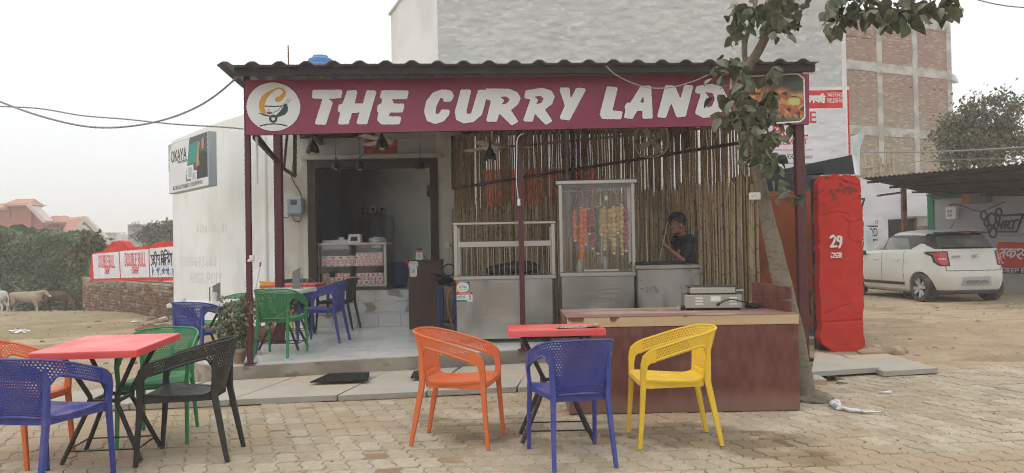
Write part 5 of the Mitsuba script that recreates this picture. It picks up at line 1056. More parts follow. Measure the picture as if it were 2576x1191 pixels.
# printed sheet on the red table
mat('mat_news', lambda p, n, uv: mix((0.42, 0.37, 0.29), (0.10, 0.055, 0.045), smoothstep(0.44, 0.52, noise(p.x * 70, p.y * 110, 0))), 0.7, 0.2)
def folded():
    n = 14; v, f = [], []
    for i in range(n):
        t = i / (n - 1); z = 0.004 + 0.022 * max(0, t - 0.6) ** 1.5 * 3
        for y in (0, 0.20): v.append((t * 0.30, y + 0.05 * t, z))
    for i in range(n - 1): f += [(2 * i, 2 * i + 2, 2 * i + 3), (2 * i, 2 * i + 3, 2 * i + 1)]
    a = TM(v, f); b = TM(a.vertices - V(0, 0, 0.003), a.faces[:, ::-1]); return cat(a, b)
one('printed_sheet', put(folded(), TM2 @ frame((0.00, -0.24, 0.792 - 0.0005), R(-3))), 'mat_news', 'printed menu sheet lying on the red table by the brown counter', 'sheet')

# things on the white tables
mat('mat_grey_card', (0.14, 0.14, 0.145), 0.45, 0.5)
def menu_stand(px, pyb, d, label):
    t = thing('menu_stand', label, 'stand'); q = P(px, pyb, d); m = frame((q[0], d, q[2]), R(-20)); pg = [(-0.055, 0), (0.055, 0), (0.055, 0.26), (-0.055, 0.215)]
    part(t, 'board', put(sheet([V(a, 0, b) for a, b in pg], 0.012), m), 'mat_grey_card'); part(t, 'base', put(box(-0.06, 0.06, -0.04, 0.07, 0.0, 0.006), m), 'mat_grey_card')
TW1 = P(543, 766, 9.3); menu_stand(545, 764, 9.35, 'dark slanted menu board standing on the white table on the dirt'); menu_stand(746, 727, 9.45, 'dark slanted menu board standing on the white table on the tiles')
def cup(px, d, z, r, h, label, m_='mat_white_plastic'): q = P(px, 700, d); return one('cup', lathe([(0.001, 0), (r * 0.75, 0), (r, h), (r * 0.9, h), (r * 0.68, 0.005), (0.001, 0.005)], 16, (q[0], d, z)), m_, label, 'cup', smooth=40)
cup(537, 9.15, 0.776, 0.042, 0.115, 'clear white cup in front of the menu board on the white table on the dirt'); cup(458, 9.3, 0.776, 0.045, 0.05, 'low white cup at the left of the white table on the dirt')
for px, d_, z in ((527, 9.35, 0.776), (760, 9.45, FLOOR + 0.746)):
    q = P(px, 700, d_); one('metal_rod_stand', bar((q[0], d_, z), (q[0], d_, z + 0.17), 0.012), 'mat_grey_card', 'thin dark upright holder beside the menu board on the white table ' + ('on the dirt' if px < 600 else 'on the tiles'), 'holder')
one('blue_cup', lathe([(0.001, 0), (0.03, 0), (0.036, 0.08), (0.03, 0.08), (0.001, 0.075)], 14, (P(697, 700, 10.9)[0], 10.9, FLOOR + 0.746)), 'mat_blue_paint', 'small blue cup at the left end of the far red table', 'cup', smooth=40)
# ---------------------------------------------------------------- buildings and walls around
class Plane:       # an upright plane through two plan points; figures read off the view are laid on it where they stand
    def __init__(s, a, b):
        s.a, s.d = V(*a[:2]), V(*b[:2]) - V(*a[:2]); s.L = np.linalg.norm(s.d); s.d = s.d / s.L; s.n = V(s.d[1], -s.d[0])
    def uv(s, px, py):
        r = P(px, py, 1.0) - EYE; k = np.linalg.solve(np.array([s.d, -r[:2]]).T, -(s.a - EYE[:2])); return k[0], EYE[2] + r[2] * k[1]
    def pt(s, u, z, off=0.0): q = s.a + s.d * u + s.n * off; return V(q[0], q[1], z)
    def poly(s, pts): return Polygon([s.uv(*p) for p in pts])
    def strokes(s, lines, w): return union_all([LineString([s.uv(*p) for p in l]).buffer(w / 2, 4) for l in lines])
    def lay(s, shape, lift, th=0.004): return flat(shape, s.pt(0, 0), (*s.d, 0), (0, 0, 1), th, lift)
    def text(s, t, px, py, h, w, lift, th=0.003, bold=True): u, z = s.uv(px, py); return lay(text(t, h, th, bold), s.pt(u, z), (*s.d, 0), (0, 0, 1), lift, w)
    def slab(s, u0, u1, z0, z1, t, off=0.0):       # block with its face on the plane (off in front), t deep
        q = [s.pt(u0, z0, off - t / 2), s.pt(u1, z0, off - t / 2), s.pt(u1, z1, off - t / 2), s.pt(u0, z1, off - t / 2)]; return sheet(q, t)
def old_plaster(p, n, uv):
    h = p.x + p.y * 0.6; b = fbm(h * 5.5 + 2.5 * fbm(h * 1.5, 3.0, p.z * 2, 3), 2.0, p.z * 8 + 2 * fbm(h * 2, 1.0, p.z, 2), 4)
    a = fbm(h * 0.9, 0.0, p.z * 1.6, 5); t = fbm(h * 7, 5.0, p.z * 11.0, 3)
    c = mix((0.46, 0.47, 0.455), (0.555, 0.565, 0.545), smoothstep(0.3, 0.7, 0.35 * a + 0.65 * b))
    c = mix(c, (0.34, 0.355, 0.35), 0.55 * smoothstep(0.48, 0.75, fbm(h * 0.35 + 3, 1.0, p.z * 0.5, 3)) * smoothstep(0.4, 0.62, b))
    return mix(c, (0.64, 0.64, 0.62), 0.6 * smoothstep(0.62, 0.75, t))
mat('mat_old_plaster', old_plaster, 0.95, 0.1, bump=(lambda p, n, uv: fbm((p.x + p.y * 0.6) * 6, 2.0, p.z * 9, 4), 0.035, 8e-3))
mat('mat_whitewash', mottled((0.58, 0.58, 0.565), (0.68, 0.68, 0.66), 0.5), 0.9, 0.2)
mat('mat_wall_paint_white', mottled((0.60, 0.60, 0.64), (0.67, 0.67, 0.71), 2.0), 0.85, 0.2, bump=(lambda p, n, uv: fbm(p.x * 4, p.y * 4, p.z * 8, 3), 0.03, 5e-3))
mat('mat_wall_paint_red', mottled((0.58, 0.055, 0.045), (0.50, 0.04, 0.035), 3.0), 0.8, 0.25, bump=(lambda p, n, uv: fbm(p.x * 5, p.y * 5, p.z * 9, 3), 0.03, 5e-3))
mat('mat_text_red', (0.58, 0.06, 0.06), 0.8, 0.2); mat('mat_text_white', (0.68, 0.66, 0.67), 0.8, 0.2); mat('mat_text_dark', (0.045, 0.045, 0.055), 0.8, 0.2); mat('mat_text_blue', (0.07, 0.10, 0.28), 0.8, 0.2)
gb = thing('plastered_building', 'tall unfinished building with rough grey plaster and a painted cement sign, behind the eatery', 'building')
GP = Plane(P(1110, 600, 17.0), P(2138, 600, 17.0))
part(gb, 'front_wall', GP.slab(0, GP.L, -0.2, 10.5, 0.3), 'mat_old_plaster'); part(gb, 'corner_strip', GP.slab(GP.L - 0.09, GP.L + 0.012, -0.2, 10.6, 0.05, 0.011), 'mat_whitewash')
GS = Plane(P(992, 600, 21.5), P(1109.5, 600, 17.01)); part(gb, 'end_wall', GS.slab(0, GS.L - 0.01, -0.2, P(992, 37, 21.5)[2], 0.25), 'mat_whitewash', 'pale end wall of the plastered building'); part(gb, 'roof_edge', GS.slab(-0.1, GS.L - 0.01, P(992, 37, 21.5)[2], P(992, 32, 21.5)[2], 0.4, 0.06), 'mat_whitewash')
u0, zz = GP.uv(2126, 273); uR, _ = GP.uv(2138, 228); _, zT = GP.uv(2050, 228); _, zT2 = GP.uv(2050, 222)
part(gb, 'sign_border', GP.lay(sbox(-0.0, zT, uR - 0.02, zT2 + 0.02), 0.0, 0.006), 'mat_whitewash'); part(gb, 'sign_ground_red', GP.lay(sbox(5.2, 2.30, uR - 0.03, zT), 0.0, 0.006), 'mat_wall_paint_red', 'red ground of the painted cement sign')
_, zW = GP.uv(2080, 273); part(gb, 'painted_panel', GP.lay(sbox(0.25, 2.32, 3.45, 3.12), 0.0, 0.006), 'mat_wall_paint_red'); part(gb, 'painted_panel', GP.lay(sbox(0.25, 3.14, 3.45, 4.5), 0.0, 0.006), 'mat_wall_paint_white')
part(gb, 'sign_panel_white', GP.lay(sbox(5.15, 2.5, GP.uv(2128, 330)[0], zW), 0.007, 0.006), 'mat_wall_paint_white', 'white field of the painted cement sign')
L3 = lambda l: [((3000 + a / 2.382) / 1.59, (300 + b / 2.382) / 1.59) for a, b in l]
hin = [[(556, 206), (712, 206)], [(605, 206), (605, 262)], [(600, 230), (585, 222), (578, 240), (566, 225), (560, 240), (570, 258)], [(618, 206), (632, 222), (622, 240), (640, 248), (652, 240)], [(653, 206), (653, 262)], [(664, 206), (676, 224), (662, 238), (690, 262)], [(672, 236), (702, 232)], [(702, 206), (702, 264)], [(690, 206), (682, 192), (694, 184)]]
part(gb, 'lettering', GP.lay(GP.strokes([L3(l) for l in hin], 0.040), 0.0062), 'mat_text_white', 'white Hindi lettering')
part(gb, 'lettering', GP.text('9467934134', 2081, 244, 0.09, GP.uv(2127, 240)[0] - GP.uv(2081, 240)[0], 0.0062), 'mat_text_white'); part(gb, 'lettering', GP.text('9812067634', 2081, 259, 0.10, GP.uv(2128, 240)[0] - GP.uv(2081, 240)[0], 0.0062), 'mat_text_white')
wpx = lambda a, b: GP.uv(b, 350)[0] - GP.uv(a, 350)[0]
for t_, a, b, y, h, m_ in (('DOUBLE', 1926, 2053, 311.5, 0.245, 'mat_text_red'), ('BULL', 1944, 2032, 344.5, 0.245, 'mat_text_red'), ('CEMENT', 1955, 2031, 365, 0.125, 'mat_text_red'), ('A', 1946, 1953, 401, 0.06, 'mat_text_dark'), ('NUVOCO', 1957, 2008, 400.5, 0.10, 'mat_text_dark'), ('PRODUCT', 2012, 2043, 400, 0.06, 'mat_text_dark'), ('PRADEEP', 1915, 1955, 428, 0.10, 'mat_text_red')):
    part(gb, 'lettering', GP.text(t_, a, y, h, wpx(a, b), 0.0135), m_)
for y in (378, 412): part(gb, 'rule', GP.lay(GP.poly([(1930, y - 0.9), (2043, y - 0.9), (2043, y + 0.6), (1930, y + 0.6)]), 0.0135), 'mat_text_red')
# pale sheet beside the corner
mat('mat_pale_sheet', mottled((0.45, 0.50, 0.49), (0.60, 0.63, 0.62), 2), 0.6, 0.3)
one('pale_sheet', sheet([P(2140, 442, 17.4), P(2163, 442, 17.8), P(2161, 352, 17.8), P(2173, 342, 18.0), P(2172, 335, 18.0), P(2139, 345, 17.4)], 0.03), 'mat_pale_sheet', 'pale torn sheet standing between the plastered building and the brick one', 'sheet')
# brick building with a concrete frame
BP = Plane(P(2060, 600, 35.0), P(2402, 600, 38.8))
def far_brick(p, n, uv):
    h = (p.x * 1.0 + p.y * 0.11) / 0.235; j = dr.floor(p.z / 0.083); hh = h + 0.5 * (j - 2 * dr.floor(j / 2)); i = dr.floor(hh)
    fx, fz = hh - i, p.z / 0.083 - j; r = cell_rand(i, j, 5)
    red = smoothstep(5.6, 9.5, p.z + 2.2 * (fbm(p.x * 0.3, p.y, p.z * 0.4, 3) - 0.5))
    c = mix(mix((0.27, 0.215, 0.15), (0.37, 0.31, 0.235), r), mix((0.265, 0.130, 0.095), (0.36, 0.215, 0.165), r), red)
    c = mix(c, (0.46, 0.40, 0.33), smoothstep(0.82, 0.95, r) * 0.55)
    m_ = dr.maximum(smoothstep(0.08, 0.02, dr.minimum(fx, 1 - fx)), smoothstep(0.22, 0.06, dr.minimum(fz, 1 - fz)))
    c = mix(c, (0.33, 0.295, 0.25), m_ * 0.8); hole = smoothstep(0.90, 0.91, cell_rand(dr.floor(i / 4), j, 17)) * smoothstep(0.75, 0.76, cell_rand(i, j, 19)) * smoothstep(0.90, 0.91, cell_rand(1, j, 3)) 
    return mix(c, (0.05, 0.04, 0.035), hole * (1 - m_))
mat('mat_far_brick', far_brick, 0.95, 0.1, bump=(lambda p, n, uv: noise((p.x + 0.11 * p.y) * 8, 0, p.z * 13), 0.05, 1e-2))
mat('mat_beam', mottled((0.36, 0.345, 0.31), (0.50, 0.48, 0.43), 1.5, 2.0, (0.27, 0.26, 0.24)), 0.95, 0.1)
bb = thing('brick_building', 'unfinished three storey brick building with concrete columns and beams', 'building')
colpx = [(2136, 600), (2222, 600), (2312, 600), (2398, 600)]; cu = [BP.uv(*c)[0] for c in colpx]
zb = [-0.3, BP.uv(2222, 480)[1], BP.uv(2222, 332)[1], BP.uv(2222, 172)[1], BP.uv(2398, 72)[1]]
for k in range(4):
    for i, (a, b) in enumerate(zip([0.0] + cu[1:3], cu[1:])): part(bb, 'brick_panel', BP.slab(a + 0.17, b - 0.17, zb[k] + (0.22 if k else 0), zb[k + 1] - 0.22, 0.23), 'mat_far_brick')
    part(bb, 'beam', BP.slab(0, cu[3] + 0.12, zb[k + 1] - 0.22, zb[k + 1] + 0.22, 0.3, 0.03), 'mat_beam')
for u in [0.0] + cu[1:]: part(bb, 'column', BP.slab(u - 0.17, u + 0.17, -0.3, zb[4] + 0.22, 0.3, 0.045), 'mat_beam')
part(bb, 'ledge', sheet([BP.pt(cu[3], zb[3] - 0.25, 0.0), BP.pt(cu[3] + 0.55, zb[3] - 0.35, 0.0), BP.pt(cu[3] + 0.3, zb[3] + 0.0, 0.0), BP.pt(cu[3], zb[3] + 0.1, 0.0)], 0.3), 'mat_pale_sheet')
part(bb, 'parapet', BP.slab(cu[2] - 0.1, cu[3] + 0.1, zb[4] + 0.222, zb[4] + 0.75, 0.23, 0.0), 'mat_beam', 'grey raised parapet block')
for i in range(4): part(bb, 'rebar', tube([BP.pt(cu[3] - 0.2 + 0.1 * i, zb[4], -0.1), BP.pt(cu[3] - 0.2 + 0.1 * i + 0.02, zb[4] + 1.5, -0.1)], 0.012, 4), 'mat_cable_grey')
BKB = Plane(BP.pt(0, 0, -0.3), BP.pt(cu[3] + 0.1, 0, -0.3)); part(bb, 'back_mass', BKB.slab(0, BKB.L, -0.3, zb[4], 9.0), 'mat_beam')
# bamboo ladders and poles leaning on its foot
sc = thing('bamboo_scaffold', 'bamboo ladders and poles leaning against the foot of the brick building', 'scaffold')
for (a, b, c, d_) in ((2172, 455, 2168, 392), (2180, 455, 2174, 390), (2198, 455, 2192, 392), (2216, 452, 2216, 398), (2228, 455, 2226, 372), (2234, 455, 2232, 378), (2240, 455, 2236, 380), (2250, 455, 2244, 384), (2255, 455, 2240, 400), (2186, 452, 2196, 398), (2168, 424, 2225, 418), (2170, 438, 2230, 436)): part(sc, 'bamboo', tube([P(a, b, 33.5), P(c, d_, 34)], 0.045, 6), 'mat_bamboo')
# orange and navy wall, tin awning, red pier
mat('mat_orange_paint', mottled((0.26, 0.062, 0.022), (0.33, 0.085, 0.030), 2.0, 5, (0.20, 0.065, 0.03)), 0.6, 0.35); mat('mat_navy_paint', mottled((0.030, 0.036, 0.055), (0.055, 0.06, 0.075), 4.0, 6, (0.14, 0.12, 0.10)), 0.7, 0.3); mat('mat_tin_black', (0.011, 0.012, 0.014), 0.8, 0.2)
OW = Plane((3.05, 10.25), P(2068, 600, 10.25)); ow = thing('painted_wall', 'orange wall with a navy band along its top and edge, behind the maroon post', 'wall')
zt = OW.uv(2000, 442)[1]; zo = OW.uv(2000, 482)[1]; ue = OW.uv(2043, 600)[0]
part(ow, 'masonry', OW.slab(0, OW.L, -0.1, zt, 0.2), 'mat_navy_paint'); part(ow, 'orange_field', OW.lay(OW.poly([(1900, 482), (2040, 481), (2047, 826), (1900, 835)]), 0.0005, 0.004), 'mat_orange_paint')
part(ow, 'lettering', OW.lay(OW.strokes([[(2014, 747), (2040, 743)], [(2020, 747), (2019, 775)], [(2034, 745), (2038, 790)], [(2012, 760), (2026, 770)], [(2030, 735), (2042, 736)]], 0.03), 0.0048, 0.003), 'mat_navy_paint')
part(ow, 'footing', OW.slab(0.3, OW.L + 0.15, -0.1, 0.10, 0.5, 0.28), 'mat_concrete')
aw = thing('tin_awning', 'sloping dark tin sheet above the orange wall', 'awning')
part(aw, 'tin_sheet', sheet([P(1925, 478, 10.6), P(2050, 440, 10.6), P(2150, 438, 10.9), P(2143, 391, 11.6), P(1930, 435, 11.6)][::-1], 0.012), 'mat_tin_black')
part(aw, 'tin_side', sheet([P(2146, 392, 11.6), P(2160, 396, 12.2), P(2160, 442, 12.2), P(2152, 440, 11.0)], 0.012), 'mat_pale_sheet'); part(aw, 'prop', bar(P(2052, 438, 10.4), P(2052, 425, 10.5), 0.22, 0.02), 'mat_tin_black')
pr = thing('red_pier', 'ragged red painted masonry pier with the number 29 on its face', 'pier')
PP = Plane(P(2062, 600, 9.4), P(2176, 600, 9.4))
outline = [(2100, 888), (2074, 872), (2064, 850), (2066, 800), (2062, 700), (2061, 600), (2058, 520), (2058, 462), (2070, 444), (2110, 440), (2150, 443), (2165, 450), (2168, 500), (2172, 560), (2170, 640), (2174, 730), (2172, 800), (2177, 880), (2150, 886)]
g = PP.poly(outline); _o = [g.exterior.interpolate(t) for t in np.arange(0, g.exterior.length, 0.022)]; _q = np.array([(a.x, a.y, 0) for a in _o]); g = Polygon(_q[:, :2] + (np.stack([meshkit.fbm(_q * 14, 3, 3), meshkit.fbm(_q * 14, 3, 8)], -1) - 0.5) * 0.040).buffer(0)
b0 = m3.Manifold.extrude(m3.CrossSection([[tuple(c) for c in np.array(g.exterior.coords)[:-1][::(1 if g.exterior.is_ccw else -1)]]]), 0.16).refine_to_length(0.016)
m_ = b0.to_mesh(); v = m_.vert_properties[:, :3].copy(); w_ = np.array([PP.pt(a, b, c - 0.16) for a, b, c in v])
nn = trimesh.Trimesh(w_, m_.tri_verts, process=False).vertex_normals; rough = (meshkit.fbm(w_ * 5, 3, 2) - 0.5) * 0.010 + (meshkit.fbm(w_ * 24, 3, 6) - 0.5) * 0.013 * (0.4 + 1.2 * ss(1.6, 2.1, w_[:, 2])); inner_ = np.array([g.exterior.distance(Point(a, b)) for a, b, c in v]); rough = rough * (0.7 + 0.6 * np.exp(-inner_ / 0.03))
# cracks where the plaster has broken away
for ln in ([(2065, 545), (2085, 538), (2110, 534), (2136, 540), (2137, 570), (2134, 600), (2150, 610), (2165, 612)], [(2120, 545), (2136, 562), (2160, 556), (2170, 548)], [(2075, 790), (2110, 775), (2140, 765)], [(2070, 812), (2172, 806)], [(2108, 452), (2140, 462), (2165, 470)]):
    cl = LineString([PP.uv(*q) for q in ln]); dd = np.array([cl.distance(Point(a, b)) for a, b, c in v]); rough = rough - 0.014 * np.exp(-(dd / 0.010) ** 2) * (v[:, 2] > 0.1)
mat('mat_pier_red', lambda p, n, uv: mix(mix((0.47, 0.036, 0.028), (0.56, 0.062, 0.045), fbm(p.x * 9, p.y * 9, p.z * 9, 4)), (0.10, 0.06, 0.05), 0.8 * smoothstep(0.60, 0.68, fbm(p.x * 12, p.y * 12, p.z * 12, 4)) * smoothstep(1.6, 2.1, p.z)), 1.0, 0.05, bump=(lambda p, n, uv: fbm(p.x * 30, p.y * 30, p.z * 30, 4), 0.012))
part(pr, 'masonry', TM(w_ + nn * rough[:, None], m_.tri_verts), 'mat_pier_red', smooth=14); part(pr, 'core', PP.slab(0.03, PP.L - 0.05, -0.1, PP.uv(2110, 446)[1], 0.16, -0.165), 'mat_navy_paint')
L5 = lambda l: [((3000 + a / 1.0894) / 1.59, (800 + b / 1.0894) / 1.59) for a, b in l]
num = [[(348, 165), (360, 156), (370, 166), (362, 186), (350, 205), (374, 202)], [(394, 162), (382, 160), (378, 176), (390, 182), (396, 166), (394, 190), (386, 208)]]
jsr = [[(352, 232), (364, 232), (362, 250), (354, 252), (351, 246)], [(380, 232), (370, 234), (371, 241), (379, 244), (377, 252), (369, 251)], [(386, 252), (386, 231), (395, 233), (394, 241), (387, 242), (397, 252)]]
part(pr, 'number', PP.lay(PP.strokes([L5(l) for l in num], 0.026), 0.012, 0.008), 'mat_text_white', 'white painted number 29'); part(pr, 'letters', PP.lay(PP.strokes([L5(l) for l in jsr], 0.014), 0.012, 0.008), 'mat_text_white', 'three small white painted letters')
for i, (px, py, w) in enumerate(((2215, 892, 0.55), (2262, 888, 0.22), (2190, 884, 0.3))): q = G(px, py); one('kerb_stone', put(ico((0, 0, 0.03), (w / 2, 0.09, 0.06), 2, 0.25, i + 9), frame((q[0], q[1], 0), R(-8 + 9 * i))), 'mat_stone', ['long broken kerb stone lying beside the red pier', 'short stone at the right end of the broken kerb', 'low stone at the foot of the red pier'][i], 'stone', smooth=30)

# shed on the right with its painted wall
SA, SB = P(2338, 600, 21.0), P(2760, 600, 17.3); SP_ = Plane(SA, SB)
mat('mat_lilac_wall', mottled((0.36, 0.35, 0.385), (0.43, 0.42, 0.45), 1.2), 0.9, 0.2); mat('mat_green_paint', (0.035, 0.20, 0.115), 0.7, 0.3); mat('mat_rust_steel', mottled((0.16, 0.055, 0.035), (0.24, 0.12, 0.085), 6), 0.7, 0.3); mat('mat_shed_roof', mottled((0.045, 0.042, 0.042), (0.075, 0.065, 0.06), 1.5), 0.7, 0.3)
sd = thing('roadside_shed', 'open shed with a low corrugated roof and a lilac wall painted with a company emblem', 'shed')
zs1 = SP_.uv(2400, 490)[1]; part(sd, 'wall', SP_.slab(0, SP_.L, -0.2, zs1 + 0.1, 0.2), 'mat_lilac_wall'); part(sd, 'green_column', SP_.slab(-0.02, 0.16, -0.2, zs1, 0.22, 0.03), 'mat_green_paint'); part(sd, 'green_beam', SP_.slab(0.161, SP_.L, zs1 - 0.10, zs1 + 0.08, 0.2, 0.03), 'mat_green_paint')
part(sd, 'dark_plinth', SP_.lay(sbox(0.2, -0.2, SP_.L, SP_.uv(2560, 690)[1]), 0.001, 0.02), 'mat_grey_wall')
L2 = lambda l: [((3400 + a / 2.977) / 1.59, (600 + b / 2.977) / 1.59) for a, b in l]
def oval(cx_, cy_, rx, ry): return [(cx_ + rx * math.cos(t), cy_ + ry * math.sin(t)) for t in np.linspace(0, 2 * np.pi, 25)]
ovs = [oval(1592, 780, 36, 50), oval(1625, 868, 26, 42), oval(1690, 830, 48, 74), oval(1772, 745, 34, 46), oval(1757, 815, 26, 46), oval(1663, 932, 24, 38), oval(1742, 905, 22, 38), oval(1702, 990, 42, 56)]
part(sd, 'emblem', SP_.lay(SP_.strokes([L2(o_) for o_ in ovs], 0.050), 0.001, 0.004), 'mat_text_dark', 'dark emblem of linked ovals'); part(sd, 'emblem_frame', SP_.lay(SP_.strokes([L2(l) for l in ([(1805, 785), (2062, 768), (1988, 975), (1757, 975)], [(2062, 768), (2060, 780)])], 0.052), 0.006, 0.004), 'mat_text_dark')
part(sd, 'emblem_letter', SP_.lay(SP_.strokes([L2(l) for l in ([(1775, 850), (1805, 940), (1830, 850)], [(1840, 940), (1862, 850), (1900, 852), (1898, 885), (1855, 895), (1905, 940)], [(1905, 850), (2005, 835)], [(1962, 845), (1935, 940)])], 0.050), 0.011, 0.004), 'mat_text_dark', 'dark painted letters')
part(sd, 'emblem_caption', SP_.text('YOUR BUILD YOUR STRENGTH', (3400 + 1772 / 2.977) / 1.59, (600 + 1032 / 2.977) / 1.59, 0.06, 0.72, 0.001), 'mat_print_midgrey')
L6 = lambda l: [((3960 + a / 7.44) / 1.59, (950 + b / 7.44) / 1.59) for a, b in l]
part(sd, 'red_panel', SP_.lay(SP_.poly([(2511, 609), (2720, 612), (2720, 676), (2500, 673)]), 0.001, 0.004), 'mat_poster' if False else 'mat_wall_paint_red'); part(sd, 'blue_panel', SP_.lay(SP_.poly([(2500, 673.5), (2720, 677), (2720, 692), (2500, 688)]), 0.001, 0.004), 'mat_navy_paint')
hn = [[(440, 352), (850, 362)], [(290, 385), (340, 345), (400, 350), (405, 430), (350, 480), (265, 485)], [(280, 490), (310, 560), (325, 680), (350, 745), (405, 755)], [(450, 360), (440, 450), (400, 560), (415, 610)], [(600, 360), (640, 450), (610, 610)], [(625, 420), (560, 410), (495, 480), (520, 545), (590, 530), (630, 470), (690, 405), (760, 420), (750, 500), (690, 575), (650, 570)], [(840, 400), (880, 350), (960, 345), (990, 390), (960, 450), (890, 510), (820, 520), (830, 570), (890, 630), (940, 635)], [(980, 540), (1040, 500), (1100, 520)], [(1100, 370), (1110, 620)]]
part(sd, 'lettering', SP_.lay(SP_.strokes([L6(l) for l in hn], 0.038), 0.0055, 0.003), 'mat_text_white', 'white Hindi brush lettering'); part(sd, 'lettering', SP_.text('ADEEP B/S', 2509, 684.5, 0.10, 0.85, 0.0055), 'mat_text_white')
RC = [P(2168, 452, 17.0), P(2700, 404, 13.3), P(2760, 488, 17.2), P(2334, 489, 21.1)]
def rq(u, v): return (RC[0] * (1 - u) + RC[1] * u) * (1 - v) + (RC[3] * (1 - u) + RC[2] * u) * v
n = 150; v, f = [], []
for k in (0, -0.006):
    for i in range(n + 1):
        for j in (0, 0.5, 1): v.append(rq(i / n, j) + V(0, 0, 0.02 * math.cos(i * math.pi / 2) + k + 0.03))
N2 = (n + 1) * 3
for i in range(n):
    for j in range(2):
        a = i * 3 + j; b = a + 3; f += [(a, b, b + 1), (a, b + 1, a + 1), (N2 + a, N2 + b + 1, N2 + b), (N2 + a, N2 + a + 1, N2 + b + 1)]
    for j in (0, 2): a = i * 3 + j; b = a + 3; f += [(a, N2 + a, N2 + b), (a, N2 + b, b)]
part(sd, 'corrugated_roof', TM(v, f), 'mat_shed_roof', smooth=60)
for vv in (0.05, 0.35, 0.7, 0.95): part(sd, 'purlin', bar(rq(0.01, vv) - V(0, 0, 0.05), rq(0.99, vv) - V(0, 0, 0.05), 0.05), 'mat_frame_dark')
q = P(2276, 600, 18.6); part(sd, 'post', box(q[0] - 0.05, q[0] + 0.05, 18.55, 18.65, -0.1, P(2276, 464, 18.6)[2] + 0.05), 'mat_rust_steel', 'rusty steel post'); part(sd, 'arm', bar(P(2207, 493, 18.5), P(2274, 484, 18.6), 0.05), 'mat_rust_steel')
bxm = thing('junction_box', 'white junction box with socket holes on the lilac wall', 'box'); u, z = SP_.uv(2398, 536); part(bxm, 'case', SP_.slab(u - 0.13, u + 0.16, z - 0.16, z + 0.16, 0.12, 0.125), 'mat_white_plastic')
for k in range(4): part(bxm, 'socket', SP_.slab(u - 0.07 + 0.07 * (k % 2), u - 0.03 + 0.07 * (k % 2), z - 0.10 + 0.11 * (k // 2), z - 0.04 + 0.11 * (k // 2), 0.01, 0.131), 'mat_grey_card')
fl = thing('wall_light', 'orange ended grey box light fixed under the green beam', 'light'); u, z = SP_.uv(2465, 500); part(fl, 'body', SP_.slab(u - 0.1, u + 0.32, z - 0.13, z + 0.14, 0.25, 0.255), 'mat_grey_card'); part(fl, 'orange_end', SP_.slab(u - 0.32, u - 0.101, z - 0.13, z + 0.13, 0.25, 0.255), 'mat_hose')
one('wall_cable', tube(smoothline([SP_.pt(*SP_.uv(2390, 516), 0.02), SP_.pt(*SP_.uv(2430, 522), 0.02), SP_.pt(*SP_.uv(2462, 532), 0.02), SP_.pt(*SP_.uv(2500, 521), 0.02), SP_.pt(*SP_.uv(2532, 508), 0.02)], 24), 0.010, 5), 'mat_cable_black', 'dark cable sagging along the lilac wall of the shed', 'cable')
# white wall with black lettering
WP = Plane(P(2100, 600, 24.0), P(2342, 600, 22.6)); ww = thing('white_wall', 'white wall with black lettering and a dark window opening beyond the red pier', 'wall')
zt = WP.uv(2200, 446)[1]; part(ww, 'wall', WP.slab(0, WP.L, -0.2, zt, 0.25), 'mat_wall_paint_white')
part(ww, 'window_dark_plate', WP.lay(WP.poly([(2234, 553), (2300, 550), (2300, 640), (2236, 640)]), 0.001, 0.01), 'mat_print_black'); part(ww, 'jamb', WP.lay(WP.poly([(2300, 548), (2306, 548), (2308, 640), (2300, 640)]), 0.001, 0.03), 'mat_rust_steel')  # flat black plate; its colour stands in for the dark inside the window
for j in range(8):
    for i in range(3):
        a, b = WP.uv(2306 + i * 9, 600)[0], WP.uv(2306 + i * 9 + 8.4, 600)[0]; z = 0.9 + j * 0.115; part(ww, 'brick', WP.slab(a + 0.03 * (j % 2), b + 0.03 * (j % 2), z, z + 0.10, 0.05, 0.05), 'mat_stone')
part(ww, 'ledge_block', WP.slab(WP.uv(2278, 500)[0], WP.uv(2338, 500)[0], WP.uv(2300, 545)[1], WP.uv(2300, 488)[1], 0.4, 0.40), 'mat_wall_paint_white')
wx_ = lambda a, b: WP.uv(b, 590)[0] - WP.uv(a, 590)[0]
part(ww, 'lettering', WP.text('GUARD', 2150, 596, 0.245, wx_(2150, 2208), 0.001), 'mat_text_dark'); part(ww, 'lettering', WP.text('CEMENT', 2158, 622, 0.17, wx_(2158, 2199), 0.001), 'mat_text_dark')
for y in (569.5, 604): part(ww, 'rule', WP.lay(WP.poly([(2140, y - 1.8), (2208, y - 1.8), (2208, y + 1.8), (2140, y + 1.8)]), 0.001), 'mat_text_dark')
part(ww, 'rule', WP.lay(WP.strokes([[(2150, 501), (2174, 501), (2169, 518)]], 0.06), 0.001), 'mat_text_dark'); part(ww, 'rule', WP.lay(WP.strokes([oval(2205, 559, 3.4, 4.2)], 0.012), 0.001), 'mat_text_dark')
pk = thing('plank_stack', 'pale planks leaning by the red pier in front of the white wall', 'planks')
for i in range(4): part(pk, 'plank', bar(P(2178 + 7 * i, 660, 20.5 + 0.1 * i), P(2176 + 4.5 * i, 566 + 5 * i, 21.2 + 0.1 * i), 0.07, 0.03), 'mat_pale_sheet')

